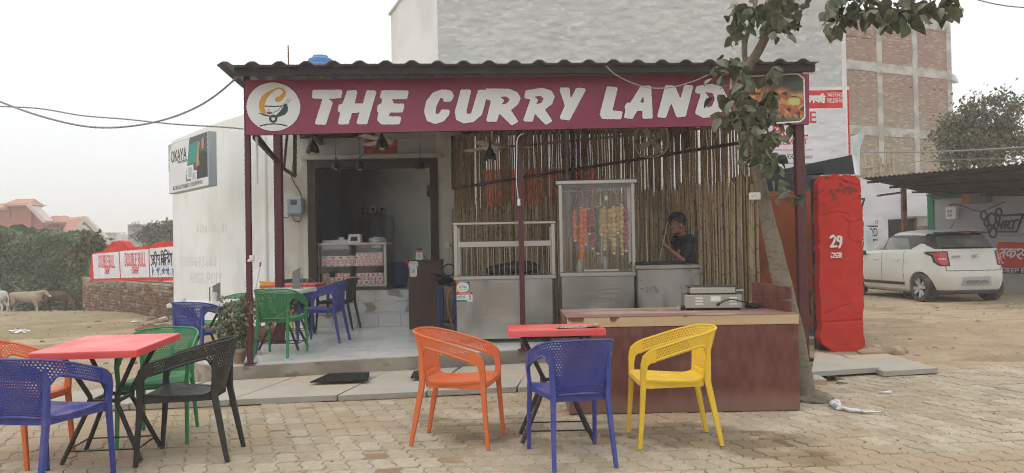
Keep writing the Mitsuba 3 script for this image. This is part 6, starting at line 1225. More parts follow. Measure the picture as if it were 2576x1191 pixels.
# ---------------- left: brick wall with a painted upper wall, hedge, houses
LP = Plane(P(206, 700, 21.2), P(441, 700, 15.3)); lw = thing('brick_wall', 'old brick wall carrying a red bordered painted advertisement wall', 'wall')
mat('mat_old_brick', mottled((0.135, 0.082, 0.062), (0.20, 0.13, 0.10), 5, 4, (0.16, 0.14, 0.12)), 0.95, 0.1); mat('mat_old_brick_pale', mottled((0.21, 0.175, 0.145), (0.30, 0.25, 0.20), 5), 0.95, 0.1)
ztop = np.mean([LP.uv(230, 709)[1], LP.uv(430, 704)[1]]); zbase = ztop - 0.95
part(lw, 'core', LP.slab(0, LP.L, zbase - 0.9, ztop - 0.01, 0.30, -0.018), 'mat_joint')
_bv = [mikit.ply(box(-0.107, 0.107, -0.03, 0.03, -0.030, 0.030, 0.007), 'mat_old_brick'), mikit.ply(box(-0.104, 0.104, -0.03, 0.03, -0.029, 0.030, 0.010), 'mat_old_brick'), mikit.ply(box(-0.105, 0.106, -0.03, 0.03, -0.030, 0.029, 0.009), 'mat_old_brick_pale')]
yawL = math.atan2(LP.d[1], LP.d[0]); rows = int(0.93 / 0.076)
for j in range(rows):
    for i in range(int(LP.L / 0.226)):
        if j > 9 and RNG.random() < 0.3: continue
        u = (i + 0.5 + 0.5 * (j % 2)) * 0.226; q = LP.pt(u, ztop - 0.09 - j * 0.0755 + RNG.normal(0, 0.002), -0.018 - 0.012 + RNG.normal(0, 0.004))
        part(lw, 'brick', _bv[2 if RNG.random() < (0.75 if j < 2 else 0.12) else int(RNG.integers(0, 2))], None, tw=frame(q, yawL))
part(lw, 'coping', LP.slab(-0.03, LP.L, ztop - 0.05, ztop, 0.36, 0.0), 'mat_concrete')
L4 = lambda l: [((340 + a / 2.481) / 1.59, (880 + b / 2.481) / 1.59) for a, b in l]
red = LP.poly(L4([(48, 604), (52, 480), (68, 330), (180, 312), (215, 275), (250, 240), (262, 222), (300, 214), (345, 206), (380, 218), (405, 250), (432, 276), (520, 268), (640, 257), (672, 252), (690, 226), (790, 216), (896, 206), (896, 604)]))
m_ = LP.lay(red, -0.16, 0.16); part(lw, 'upper_wall', m_, 'mat_wall_paint_red', 'red painted upper wall with a broken top edge')
for k, pts in enumerate(([(76, 342), (334, 317), (350, 578), (92, 584)], [(345, 312), (630, 290), (640, 570), (361, 578)], [(642, 286), (896, 262), (896, 568), (652, 571)])): part(lw, 'white_panel', LP.lay(LP.poly(L4(pts)), 0.001, 0.006), 'mat_wall_paint_white')
def ltext(s, x0, y, x1, h, m_): a, b = L4([(x0, y)])[0], L4([(x1, y)])[0]; part(lw, 'lettering', LP.text(s, a[0], a[1], h, LP.uv(*b)[0] - LP.uv(*a)[0], 0.0075), m_)
ltext('DOUBLE BULL', 140, 472, 300, 0.31, 'mat_text_red'); ltext('CEMENT', 198, 534, 250, 0.135, 'mat_text_red'); ltext('DOUBLE BULL', 400, 458, 608, 0.30, 'mat_text_red'); ltext('CEMENT', 470, 532, 542, 0.145, 'mat_text_red')
L7 = lambda l: [((580 + a / 9.16) / 1.59, (990 + b / 9.16) / 1.59) for a, b in l]
h1 = [[(220, 310), (550, 290)], [(325, 300), (320, 640)], [(260, 310), (262, 430), (320, 480)], [(320, 520), (250, 660)], [(385, 300), (375, 380), (350, 440), (360, 550), (400, 600), (410, 720)], [(435, 295), (430, 220), (390, 160), (365, 200), (385, 300)], [(435, 295), (432, 660)], [(480, 295), (485, 420), (540, 470)], [(545, 290), (540, 650)], [(595, 275), (1010, 245)], [(615, 280), (618, 645)], [(610, 275), (600, 190), (640, 130), (675, 180), (685, 265)], [(690, 270), (690, 630)], [(685, 430), (640, 420), (640, 520), (690, 540)], [(720, 270), (720, 640)], [(720, 265), (715, 150), (760, 100), (830, 150), (850, 255)], [(740, 470), (760, 390), (800, 380), (780, 470), (745, 470), (785, 670)], [(880, 260), (880, 330), (835, 380), (870, 450), (905, 480), (860, 540), (860, 630)], [(895, 150), (897, 190)], [(950, 255), (930, 500), (900, 500), (920, 560)], [(990, 250), (992, 650)]]
for hq in (h1[:9], h1[9:]): part(lw, 'lettering', LP.lay(LP.strokes([L7(l) for l in hq], 0.038), 0.0075), 'mat_text_dark', 'dark Hindi lettering')
h2 = [[(265, 830), (335, 825)], [(280, 760), (300, 740)], [(300, 830), (275, 890), (320, 910), (285, 960), (300, 1030)], [(380, 980), (382, 990)], [(440, 835), (545, 825)], [(470, 835), (470, 920)], [(520, 830), (515, 1010)], [(465, 765), (470, 780)], [(530, 750), (520, 790)], [(578, 975), (580, 985)], [(640, 835), (760, 825)], [(670, 830), (660, 890), (700, 900), (660, 970)], [(745, 830), (745, 960)], [(690, 740), (700, 800)], [(785, 830), (905, 825)], [(815, 830), (850, 900), (810, 980)], [(880, 830), (880, 990)], [(820, 740), (822, 800)], [(870, 740), (870, 800)], [(955, 970), (958, 980)], [(1010, 820), (1100, 805)], [(1050, 820), (1050, 1030)], [(1050, 880), (1020, 910), (1050, 930), (1090, 900)]]
part(lw, 'lettering', LP.lay(LP.strokes([L7(l) for l in h2], 0.030), 0.0075), 'mat_text_blue', 'blue Hindi lettering')
# leaves in bulk
def leaves(pts, size, seed, droop=0.3):
    g = np.random.default_rng(seed); n = len(pts); s = size * g.uniform(0.6, 1.3, n)
    a = g.normal(0, 1, (n, 3)); a[:, 2] -= droop; a /= np.linalg.norm(a, axis=1, keepdims=True); b = np.cross(a, g.normal(0, 1, (n, 3))); b /= np.linalg.norm(b, axis=1, keepdims=True)
    v = np.stack([pts, pts + a * (0.5 * s)[:, None] + b * (0.27 * s)[:, None], pts + a * s[:, None], pts + a * (0.5 * s)[:, None] - b * (0.27 * s)[:, None]], 1).reshape(-1, 3); i = np.arange(n)[:, None] * 4
    return TM(v, np.vstack([i + [0, 1, 2], i + [0, 2, 3]]))
def leafmat(name, a, b, k=1.2):
    mat(name, lambda p, n, uv: mix(mix(a, b, smoothstep(0.3, 0.7, fbm(p.x * k, p.y * k, p.z * k, 3))), (0.16, 0.145, 0.09), 0.35 * cell_rand(dr.floor(p.x * 9), dr.floor(p.y * 9), dr.floor(p.z * 9))), 0.6, 0.3)
leafmat('mat_hedge_leaf', (0.095, 0.150, 0.080), (0.20, 0.235, 0.12), 0.6); leafmat('mat_tree_leaf', (0.065, 0.075, 0.035), (0.165, 0.145, 0.060), 0.9)
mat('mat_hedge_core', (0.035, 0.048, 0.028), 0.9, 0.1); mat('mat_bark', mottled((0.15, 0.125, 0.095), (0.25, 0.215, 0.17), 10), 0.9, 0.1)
hp = np.array([(0, 577), (40, 572), (70, 580), (100, 592), (150, 588), (190, 594), (215, 600), (240, 612), (262, 618)], float)
H0, H1 = P(-40, 700, 32.5), P(268, 700, 30.8)
g = np.random.default_rng(3); n = 95000
t = g.random(n); px = -60 + t * 308; d_ = 32.6 - 1.4 * t + g.random(n) ** 1.6 * 3.5; yt = np.interp(px, hp[:, 0], hp[:, 1])
qx = (px - 1288) / FOCAL * d_; zt_ = 1.36 + (625 + 0.018 * (1288 - px) - yt) * 33.0 / FOCAL; zb0 = ground_z(qx, d_)
z = zb0 + (zt_ - zb0) * g.random(n) ** 0.8 + 0.17 * g.normal(size=n); top = zt_ + 0.5 * (meshkit.fbm(np.stack([qx * 1.1, qx * 0, qx * 0 + 2], -1), 3) - 0.5)
ok = (z < top) & (z > zb0); pts = np.stack([qx, d_ - 1.3 * meshkit.fbm(np.stack([qx * 0.8, qx * 0 + 1, z * 1.1], -1), 2), z], -1)[ok][:60000]
hk = one('shrub_thicket', leaves(pts, 0.135, 5), 'mat_hedge_leaf', 'dense dark green thicket of shrubs behind the cows', 'bushes', kind='stuff')
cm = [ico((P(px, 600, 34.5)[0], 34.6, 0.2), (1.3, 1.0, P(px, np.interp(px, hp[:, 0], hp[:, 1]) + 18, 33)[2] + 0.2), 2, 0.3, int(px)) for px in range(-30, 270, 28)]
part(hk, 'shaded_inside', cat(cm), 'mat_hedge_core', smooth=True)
# taller feathery bush between hedge and wall
def tree(name, label, base, crown, r, n, size, trunk_r, seed, m_='mat_tree_leaf', holes=0.45, catg='tree'):
    t = thing(name, label, catg); g = np.random.default_rng(seed); pts = []; limbs = []
    cen = []
    for k in range(max(7, n // 350)):
        u = g.normal(0, 1, 3); u /= np.linalg.norm(u); cen.append(np.array(crown) + u * np.array(r) * (0.35 + 0.6 * g.random()))
    for c_ in cen:
        m = n // len(cen); q = g.normal(0, 0.42, (m, 3)) * (np.array(r) * 0.42) * g.uniform(0.7, 1.2); q = q + c_; keep = meshkit.fbm(q * (2.2 / max(r)) * 2, 3, seed) > holes - 0.08; pts.append(q[keep])
    for c_ in cen[:12]:
        mid = (np.array(base) + V(0, 0, (crown[2] - base[2]) * 0.55)); limbs.append(tube(smoothline([np.array(base) + V(0, 0, (crown[2] - base[2]) * 0.35), mid + (c_ - mid) * 0.4 + V(0, 0, 0.1), c_], 8), np.linspace(trunk_r * 0.6, trunk_r * 0.15, 8), 6))
    part(t, 'trunk', tube(smoothline([base, np.array(base) + V(0.05, 0, (crown[2] - base[2]) * 0.3), np.array(base) + V(-0.04, 0, (crown[2] - base[2]) * 0.6)], 8), np.linspace(trunk_r, trunk_r * 0.6, 8), 8), 'mat_bark', smooth=60)
    for l in limbs: part(t, 'limb', l, 'mat_bark', smooth=60)
    part(t, 'crown', leaves(np.vstack(pts), size, seed + 1), m_, kind='stuff'); return t
q = P(232, 640, 29.5); tree('feathery_bush', 'taller pale green bush with drooping leaves at the end of the painted wall', (q[0], 29.6, -0.9), (q[0], 29.6, P(232, 632, 29.5)[2]), (0.75, 0.6, 0.8), 2600, 0.20, 0.06, 11, holes=0.40, catg='bush')
q = P(2476, 330, 27.0); tree('shade_tree', 'large dusty tree with feathery foliage behind the shed roof', (P(2440, 600, 27)[0], 27.0, 0), (P(2478, 345, 27)[0], 27.2, P(2478, 338, 27)[2]), (1.75, 1.6, 1.5), 15000, 0.15, 0.16, 21, holes=0.50)
q = P(400, 590, 52); tree('far_tree', 'hazy green tree before the far grey house', (q[0], 52, -1), (q[0] + 0.4, 52, P(400, 588, 52)[2] - 0.3), (1.9, 1.5, 1.1), 5000, 0.30, 0.2, 31, holes=0.36)
# far houses
mat('mat_house_brick', lambda p, n, uv: mix((0.36, 0.125, 0.095), (0.42, 0.165, 0.13), fbm(p.x * 0.8, p.y, p.z * 0.8, 3)) * (0.94 + 0.06 * smoothstep(0.3, 0.35, p.z / 0.3 - dr.floor(p.z / 0.3))), 0.9, 0.2); mat('mat_house_tile', (0.50, 0.25, 0.19), 0.8, 0.2); mat('mat_house_trim', (0.55, 0.48, 0.44), 0.8, 0.2)
rh = thing('red_house', 'large red brick house with pink hipped roofs and pale eaves, far behind the thicket', 'house')
def pxbox(x0, x1, yt, yb, d, depth): a, b = P(x0, yb, d), P(x1, yt, d); return box(a[0], b[0], d, d + depth, a[2], b[2])
D = 70
part(rh, 'wall', pxbox(-60, 17.5, 524, 640, D + 2, 1.5), 'mat_house_brick'); part(rh, 'wall', pxbox(18, 78, 517, 640, D, 1.2), 'mat_house_brick'); part(rh, 'wall', sheet([P(78.2, 640, D + 1), P(121, 640, D + 1), P(121, 560, D + 1), P(78.2, 518, D + 1)], 1.5), 'mat_house_brick'); part(rh, 'wall', pxbox(121.5, 152, 560, 640, D + 2, 1.0), 'mat_house_brick'); part(rh, 'wall', pxbox(20, 150, 578, 640, D - 3, 2.5), 'mat_house_brick')
def hip(x0, x1, xa, xb, yb, yt, d, dep):
    a, b = P(x0, yb, d), P(x1, yb, d); c, e = P(xa, yt, d), P(xb, yt, d)
    return unmani(m3.Manifold.hull_points([(a[0], d - 0.4, a[2]), (b[0], d - 0.4, a[2]), (b[0], d + dep, a[2]), (a[0], d + dep, a[2]), (c[0], d + dep * 0.4, c[2]), (e[0], d + dep * 0.4, c[2]), (a[0], d - 0.4, a[2] - 0.25), (b[0], d - 0.4, a[2] - 0.25), (b[0], d + dep, a[2] - 0.25), (a[0], d + dep, a[2] - 0.25)]))
part(rh, 'roof', hip(16, 84, 30, 76, 514, 500, D, 1.5), 'mat_house_tile'); part(rh, 'roof', hip(-60, 17, -50, 16, 524, 512, D + 2, 1.5), 'mat_house_tile'); part(rh, 'roof', hip(118, 176, 124, 160, 558, 543, D + 1.5, 1.2), 'mat_house_tile')
part(rh, 'eave', pxbox(15.5, 84.5, 513.5, 517, D - 0.45, 2.0), 'mat_house_trim'); part(rh, 'eave', pxbox(117, 177, 557, 560.5, D + 1.0, 1.8), 'mat_house_trim'); part(rh, 'sloping_eave', bar(P(79, 515, D), P(122, 559, D), 1.2, 0.35), 'mat_house_trim'); part(rh, 'window', pxbox(24.5, 28.5, 530, 552, D - 0.02, 0.1), 'mat_print_grey'); part(rh, 'terrace_edge', pxbox(18, 152, 574.5, 578, D - 3.3, 3), 'mat_house_tile')
gh = thing('gabled_house', 'pink gabled house with pale bargeboards and a small gable window', 'house')
ap, lf, rt = P(215, 549, 64), P(160, 582, 64), P(268, 602, 64)
part(gh, 'wall', sheet([P(196, 640, 64.4), P(262, 640, 64.4), P(262, 600, 64.4), P(215, 556, 64.4), P(196, 577, 64.4)], 0.3), 'mat_print_midgrey')
part(gh, 'roof', sheet([ap + V(0, 0, 0.1), P(190, 590, 64) + V(0, 0, 0.0), P(157, 590, 66), P(178, 553, 66)], 0.25), 'mat_house_tile'); part(gh, 'bargeboard', bar(ap, P(196, 582, 64), 0.5, 0.32), 'mat_house_trim'); part(gh, 'bargeboard', bar(ap, rt, 0.5, 0.35), 'mat_house_trim'); part(gh, 'ridge', bar(ap, P(178, 552, 66), 0.3), 'mat_house_trim')
part(gh, 'gable_window', sheet([P(205, 590, 64.1), P(221, 590, 64.1), P(221, 577, 64.1), P(213, 569, 64.1), P(205, 577, 64.1)], 0.1), 'mat_print_blue'); part(gh, 'window_trim', bar(P(202, 579, 63.9), P(213, 568, 63.9), 0.25), 'mat_house_trim'); part(gh, 'window_trim', bar(P(213, 568, 63.9), P(225, 582, 63.9), 0.25), 'mat_house_trim')
hh_ = thing('grey_house', 'flat roofed grey house far behind the painted wall', 'house'); part(hh_, 'wall', pxbox(322, 350, 566, 640, 62, 1.6), 'mat_grey_wall'); part(hh_, 'wall', pxbox(350.3, 470, 563, 640, 64, 6), 'mat_beam'); part(hh_, 'parapet', pxbox(321, 352, 564, 567.5, 61.7, 2.0), 'mat_beam')
for i, (x, y) in enumerate(((331, 559), (338, 558), (346, 556), (412, 556))): part(hh_, 'roof_post', pxbox(x, x + 2, y, 566, 62.5, 0.2), 'mat_beam')
wt = thing('far_white_house', 'small white house between the gabled house and the grey one', 'house'); part(wt, 'wall', pxbox(254, 276, 588, 640, 80, 1.5), 'mat_whitewash'); part(wt, 'wall', pxbox(292, 310, 590, 640, 80, 1.5), 'mat_whitewash'); part(wt, 'roof', pxbox(252, 278, 585, 588, 79.7, 2), 'mat_house_trim'); part(wt, 'tank', pxbox(296, 304, 584, 590, 81, 1), 'mat_whitewash')
# water tank and rod on the shop roof
mat('mat_tank_blue', (0.075, 0.21, 0.46), 0.45, 0.5); tk = thing('water_tank', 'blue plastic water tank with a stepped lid on the shop roof', 'tank'); q = P(806, 150, 14.2)
zl0 = P(806, 158, 14.2)[2]; part(tk, 'body', lathe([(0.001, 3.6), (0.26, 3.6), (0.26, zl0 - 0.06), (0.22, zl0 - 0.02), (0.001, zl0 - 0.01)], 28, (q[0], 14.2, 0)), 'mat_tank_blue', smooth=40); part(tk, 'lid', lathe([(0.23, zl0 - 0.02), (0.225, zl0 + 0.05), (0.15, zl0 + 0.09), (0.14, zl0 + 0.12), (0.001, zl0 + 0.135)], 20, (q[0], 14.2, 0)), 'mat_tank_blue', smooth=40)
q = P(726, 150, 13.6); one('steel_rod', tube([(q[0], 13.6, 3.6), P(725, 115, 13.6)], 0.013, 6), 'mat_rust_steel', 'thin rusty rod standing up from the shop roof', 'rod')
# ---------------------------------------------------------------- the parked car
mat('mat_car_white', lambda p, n, uv: mix((0.66, 0.655, 0.61), (0.52, 0.46, 0.36), 0.55 * smoothstep(0.75, 0.25, p.z) * fbm(p.x * 3, p.y * 3, p.z * 3, 3) + 0.15 * smoothstep(0.5, 0.7, fbm(p.x * 1.5, p.y * 1.5, p.z * 1.5, 3))), 0.28, 0.5, clearcoat=0.5, clearcoat_gloss=0.85)
mat('mat_car_glass', lambda p, n, uv: mix((0.05, 0.055, 0.055), (0.24, 0.24, 0.215), 0.25 + 0.6 * smoothstep(0.35, 0.7, fbm(p.x * 2, p.y * 2, p.z * 3, 3))), 0.10, 0.6)
mat('mat_car_black', (0.018, 0.018, 0.019), 0.35, 0.5); mat('mat_tyre', dusty((0.03, 0.03, 0.03), (0.30, 0.25, 0.19), 0.7, 9.0), 0.9, 0.2); mat('mat_alloy', (0.46, 0.46, 0.46), 0.35, 0.5, 0.6); mat('mat_tail_red', (0.50, 0.012, 0.014), 0.15, 0.6, clearcoat=0.6); mat('mat_plate', (0.42, 0.42, 0.42), 0.5, 0.4)
CARM = frame((0, 0, 0), R(6)); CARM[:3, :3] *= 1.05; CARM[:3, 3] = V(9.1, 16.85, 0) - CARM[:3, :3] @ V(-0.755, 0.62, 0)
def ringpts(y0, y1, w, z, e=5.0, n=64):
    t = np.linspace(0, 2 * np.pi, n, endpoint=False); c, s = np.cos(t), np.sin(t)
    return np.stack([w * np.sign(c) * abs(c) ** (2 / e), (y0 + y1) / 2 + (y1 - y0) / 2 * np.sign(s) * abs(s) ** (2 / e), np.full(n, z)], -1)
LOW = [(0.15, 3.66, .72, .20), (0.06, 3.74, .80, .26), (0.02, 3.80, .835, .36), (0.0, 3.83, .86, .50), (0.012, 3.84, .8675, .60), (0.03, 3.83, .8675, .70), (0.075, 3.80, .862, .80), (0.085, 3.72, .855, .90), (0.105, 3.45, .84, 1.0), (0.12, 3.0, .825, 1.06), (0.15, 2.3, .79, 1.115)]
UP = [(0.13, 2.98, .815, .98), (0.15, 2.80, .80, 1.06), (0.20, 2.58, .775, 1.14), (0.29, 2.34, .735, 1.26), (0.39, 2.14, .69, 1.37), (0.47, 2.02, .650, 1.44), (0.60, 1.90, .585, 1.488), (0.80, 1.72, .46, 1.518), (1.1, 1.5, .22, 1.535)]
def solid(rings, k=1.0, e=None):
    e = e or (4.2 if rings is UP else 5.0)
    c = V(0, 1.9, 0.8); q = np.vstack([ringpts(a, b, w, z, e) for a, b, w, z in rings]); return m3.Manifold.hull_points((c + (q - c) * V(k, 1 + (k - 1) * 0.6, k)).tolist())
def prismx(yz, x0, x1):      # polygon in the side view, extruded across the car
    p = np.array(yz, float); p = p if Polygon(p).exterior.is_ccw else p[::-1]; return m3.Manifold.extrude(m3.CrossSection([[tuple(a) for a in p]]), x1 - x0).transform([[0, 0, 1, x0], [1, 0, 0, 0], [0, 1, 0, 0]])
def prismy(xz, y0, y1):
    p = np.array(xz, float); p = p if Polygon(p).exterior.is_ccw else p[::-1]; return m3.Manifold.extrude(m3.CrossSection([[tuple(a) for a in p]]), y1 - y0).transform([[1, 0, 0, 0], [0, 0, -1, y1], [0, 1, 0, 0]])
low, up = solid(LOW), solid(UP)
arch = m3.Manifold()
for ya in (0.62, 3.07):
    for sx_ in (-1, 1): arch = arch + m3.Manifold.cylinder(0.42, 0.345, 0.345, 48).transform([[0, 0, 1, sx_ * 0.74 - 0.21], [1, 0, 0, ya], [0, 1, 0, 0.305]])
hump = m3.Manifold.hull_points((np.vstack([ringpts(0.13, 1.6, .835, .90, 6), ringpts(0.20, 1.35, .80, 1.00, 6), ringpts(0.36, 1.02, .725, 1.20, 6)])).tolist())
shell_ = (low + up) - arch
car = thing('parked_car', 'dusty white hatchback parked in the dirt lot under the shed roof', 'car')
def cpart(n, m, mt, **k): return part(car, n, put(unmani(m) if isinstance(m, m3.Manifold) else m, CARM), mt, **k)
cpart('body', shell_, 'mat_car_white', smooth=28)
up1 = solid(UP, 1.006); sideglass = [(2.80, 1.01), (2.66, 1.10), (2.20, 1.385), (1.98, 1.43), (1.05, 1.42), (0.60, 1.40), (0.30, 1.30), (0.30, 1.235), (0.70, 1.235), (0.95, 1.12), (1.05, 1.075)]
for sx_ in (-1, 1):
    half = prismx(sideglass, 0.3 * sx_ if sx_ > 0 else -1.0, 1.0 if sx_ > 0 else -0.3)
    cpart('side_window', up1 ^ half, 'mat_car_black', smooth=28)
    up2 = solid(UP, 1.010)
    for g_ in ([(2.64, 1.05), (2.58, 1.12), (2.22, 1.335), (1.95, 1.365), (1.95, 1.06)], [(1.88, 1.065), (1.88, 1.365), (1.16, 1.355), (0.98, 1.15), (1.08, 1.095)]):
        cpart('window_glass', up2 ^ prismx(g_, 0.3 if sx_ > 0 else -1.0, 1.0 if sx_ > 0 else -0.3), 'mat_car_glass', smooth=28)
rear = [(-0.72, 1.015), (0.72, 1.015), (0.64, 1.33), (0.54, 1.445), (-0.54, 1.445), (-0.64, 1.33)]
cpart('rear_window_surround', solid(UP, 1.0065) ^ prismy([(-0.70, 1.19), (-0.66, 1.12), (0.66, 1.12), (0.70, 1.19), (0.72, 1.30), (0.70, 1.40), (0.60, 1.445), (-0.60, 1.445), (-0.70, 1.40), (-0.72, 1.30)], -0.2, 0.66), 'mat_car_black', smooth=28)
cpart('rear_window', solid(UP, 1.011) ^ prismy([(-0.60, 1.155), (0.60, 1.155), (0.56, 1.34), (0.50, 1.40), (-0.50, 1.40), (-0.56, 1.34)], -0.2, 0.75), 'mat_car_glass', smooth=28)
cpart('windscreen', solid(UP, 1.008) ^ prismy([(-0.70, 1.02), (0.70, 1.02), (0.55, 1.43), (-0.55, 1.43)], 1.9, 4.0), 'mat_car_glass', smooth=28)
sp = m3.Manifold.hull_points([(x_, y_, z_) for x_, y_, z_ in [(-.58, .50, 1.43), (.58, .50, 1.43), (-.54, .30, 1.44), (.54, .30, 1.44), (-.54, .29, 1.462), (.54, .29, 1.462), (-.58, .50, 1.47), (.58, .50, 1.47), (0, .24, 1.49), (0, .24, 1.466), (0, .5, 1.50)]])
cpart('spoiler', sp, 'mat_car_black', smooth=20); sp2 = m3.Manifold.hull_points([(x_, y_ + 0.01, z_ + 0.006) for x_, y_, z_ in [(-.52, .31, 1.463), (.52, .31, 1.463), (-.57, .50, 1.472), (.57, .50, 1.472), (-.50, .75, 1.517), (.50, .75, 1.517), (0, .27, 1.490), (0, .27, 1.484), (0, .8, 1.536), (-.5, .5, 1.46), (.5, .5, 1.46)]]); cpart('roof_edge', sp2, 'mat_car_white', smooth=20)
cpart('brake_lamp', box(-0.09, 0.09, 0.262, 0.32, 1.440, 1.464, 0.004), 'mat_tail_red')
lo1, lo2 = solid(LOW, 1.006), solid(LOW, 1.012)
for sx_ in (-1, 1):
    a, b = (0.52, 0.95) if sx_ > 0 else (-0.95, -0.52)
    t1 = prismx([(-0.1, 0.775), (0.16, 0.765), (0.28, 0.84), (0.34, 0.97), (0.50, 1.025), (0.48, 1.065), (0.16, 1.075), (-0.1, 1.02)], a, b); k = cpart('tail_lamp', (solid(LOW, 1.006) + solid(UP, 1.006)) ^ t1, 'mat_car_black', smooth=28)
    t2 = prismx([(-0.1, 0.80), (0.14, 0.795), (0.235, 0.86), (0.28, 0.98), (0.38, 1.035), (0.16, 1.05), (-0.1, 1.0)], a + (0.03 if sx_ > 0 else 0), b - (0 if sx_ > 0 else 0.03)); part(k, 'red_lens', put(unmani((solid(LOW, 1.011) + solid(UP, 1.011)) ^ t2), CARM), 'mat_tail_red', smooth=28)
    t3 = prismx([(-0.1, 0.905), (0.2, 0.905), (0.2, 0.93), (-0.1, 0.93)], a + (0.06 if sx_ > 0 else 0.1), b - (0.1 if sx_ > 0 else 0.06)); part(k, 'white_lens', put(unmani((solid(LOW, 1.014)) ^ t3), CARM), 'mat_alloy', smooth=28)
# shut lines of the tailgate, doors; lower trim
def groove(n, m): cpart(n, m, 'mat_car_black')
tg = prismy([(-0.60, 0.665), (0.60, 0.665), (0.60, 0.678), (-0.60, 0.678)], -0.2, 0.4); groove('tailgate_seam', solid(LOW, 1.003) ^ tg)
for x_ in (-0.605, 0.593): groove('tailgate_seam', solid(LOW, 1.003) ^ prismy([(x_, 0.68), (x_ + 0.012, 0.68), (x_ + 0.012, 1.09), (x_, 1.09)], -0.2, 0.3))
for sx_ in (-1, 1):
    ab = (0.5, 1.0) if sx_ > 0 else (-1.0, -0.5)
    for yy in ((1.12, 1.07), (1.92, 1.06), (2.86, 0.98)):
        groove('door_seam', solid(LOW, 1.003) ^ prismx([(yy[0], 0.33), (yy[0] + 0.010, 0.33), (yy[0] + 0.010, yy[1]), (yy[0], yy[1])], *ab))
    cpart('side_trim', lo2 ^ prismx([(1.12, 0.345), (2.75, 0.345), (2.75, 0.41), (1.12, 0.41)], *ab), 'mat_car_black', smooth=28)
    for yy in (1.24, 2.05): cpart('door_handle', (box(sx_ * 0.868 - 0.015, sx_ * 0.868 + 0.015, yy, yy + 0.16, 0.885, 0.91, 0.006)), 'mat_car_white')
    mm = m3.Manifold.hull_points([(sx_ * a_, b_, c_) for a_, b_, c_ in [(.80, 2.62, .99), (.98, 2.56, .97), (1.0, 2.58, 1.09), (.86, 2.60, 1.11), (.82, 2.74, 1.0), (.96, 2.70, 1.0), (.94, 2.70, 1.07)]]); cpart('wing_mirror', mm, 'mat_car_white' if sx_ > 0 else 'mat_car_white', smooth=30); cpart('mirror_glass', box(sx_ * 0.91 - 0.07, sx_ * 0.91 + 0.07, 2.552, 2.572, 0.99, 1.085, 0.004), 'mat_car_black')
    for ya in (0.62, 3.07):
        w = cpart('wheel', lathe([(0.20, -0.095), (0.285, -0.10), (0.305, -0.07), (0.308, 0.0), (0.305, 0.07), (0.285, 0.10), (0.20, 0.095)], 40).apply_transform(np.array([[0, 0, 1, sx_ * 0.755], [1, 0, 0, ya], [0, 1, 0, 0.305], [0, 0, 0, 1.0]])), 'mat_tyre', smooth=50)
        wm = np.array([[0, 0, sx_ * 1.0, sx_ * 0.755], [1, 0, 0, ya], [0, 1, 0, 0.305], [0, 0, 0, 1.0]])
        part(w, 'rim', put(put(cat(lathe([(0.001, 0.03), (0.18, 0.03), (0.20, 0.085), (0.208, 0.097), (0.214, 0.085), (0.20, -0.06)], 36)), wm), CARM), 'mat_car_black', smooth=40)
        for s8 in range(8):
            t_ = s8 * math.pi / 4 + (0.10 if s8 % 2 else -0.10); part(w, 'spoke', put(put(put(unmani(m3.Manifold.hull_points([(0.02, -0.025, 0.07), (0.02, 0.025, 0.07), (0.20, -0.034, 0.088), (0.20, 0.034, 0.088), (0.02, -0.025, 0.05), (0.02, 0.025, 0.05), (0.20, -0.034, 0.06), (0.20, 0.034, 0.06)])), frame((0, 0, 0), t_)), wm), CARM), 'mat_alloy')
        part(w, 'hub_cap', put(put(lathe([(0.001, 0.095), (0.045, 0.092), (0.055, 0.07)], 16), wm), CARM), 'mat_alloy')
    cpart('mud_flap', box(sx_ * 0.72 - 0.08, sx_ * 0.72 + 0.08, 0.285, 0.295, 0.15, 0.33), 'mat_car_black')
cpart('bumper_lower', solid(LOW, 1.005) ^ prismy([(-0.80, 0.19), (0.80, 0.19), (0.80, 0.275), (-0.80, 0.275)], -0.3, 0.5), 'mat_grey_card', smooth=28)
cpart('plate_recess', solid(LOW, 1.002) ^ prismy([(-0.34, 0.36), (0.34, 0.36), (0.30, 0.545), (-0.30, 0.545)], -0.3, 0.4), 'mat_beam' if False else 'mat_plate', smooth=28)
pm = CARM @ np.array([[1, 0, 0, 0], [0, 0, -1, -0.022], [0, 1, 0, 0], [0, 0, 0, 1.0]])
k = cpart('number_plate', box(-0.25, 0.25, -0.020, 0.0, 0.385, 0.495, 0.004), 'mat_plate'); part(k, 'characters', put(lay(text('HR26EC4214', 0.065, 0.002), (-0.235, 0.408, 0), (1, 0, 0), (0, 1, 0), 0.0005, 0.47), pm), 'mat_print_black')
bm = CARM @ np.array([[1, 0, 0, 0], [0, 0, -1, 0.058], [0, 1, 0, 0], [0, 0, 0, 1.0]])
mk = LineString([(0.035, 0.032), (-0.035, 0.012), (0.035, -0.012), (-0.035, -0.032)]).buffer(0.012, join_style=2); cpart('emblem', put(flat(mk, (0.02, 0.965, 0), (1, 0, 0), (0, 1, 0), 0.03), np.linalg.inv(CARM) @ bm), 'mat_alloy')
cpart('model_lettering', put(lay(text('SWIFT', 0.035, 0.03), (-0.50, 0.945, 0), (1, 0, 0), (0, 1, 0), 0.0, 0.19), np.linalg.inv(CARM) @ bm), 'mat_alloy')
cpart('fuel_flap', lo1 ^ m3.Manifold.cylinder(0.3, 0.085, 0.085, 32).transform([[0, 0, 1, -1.0], [1, 0, 0, 0.50], [0, 1, 0, 0.86]]), 'mat_car_white', smooth=28)
cpart('aerial', tube([(0.0, 0.80, 1.52), (0.0, 0.76, 1.55), (0.02, 0.62, 1.72)], [0.02, 0.008, 0.004], 6), 'mat_car_black')
cpart('underside', box(-0.66, 0.66, 0.3, 3.5, 0.17, 0.24), 'mat_car_black')

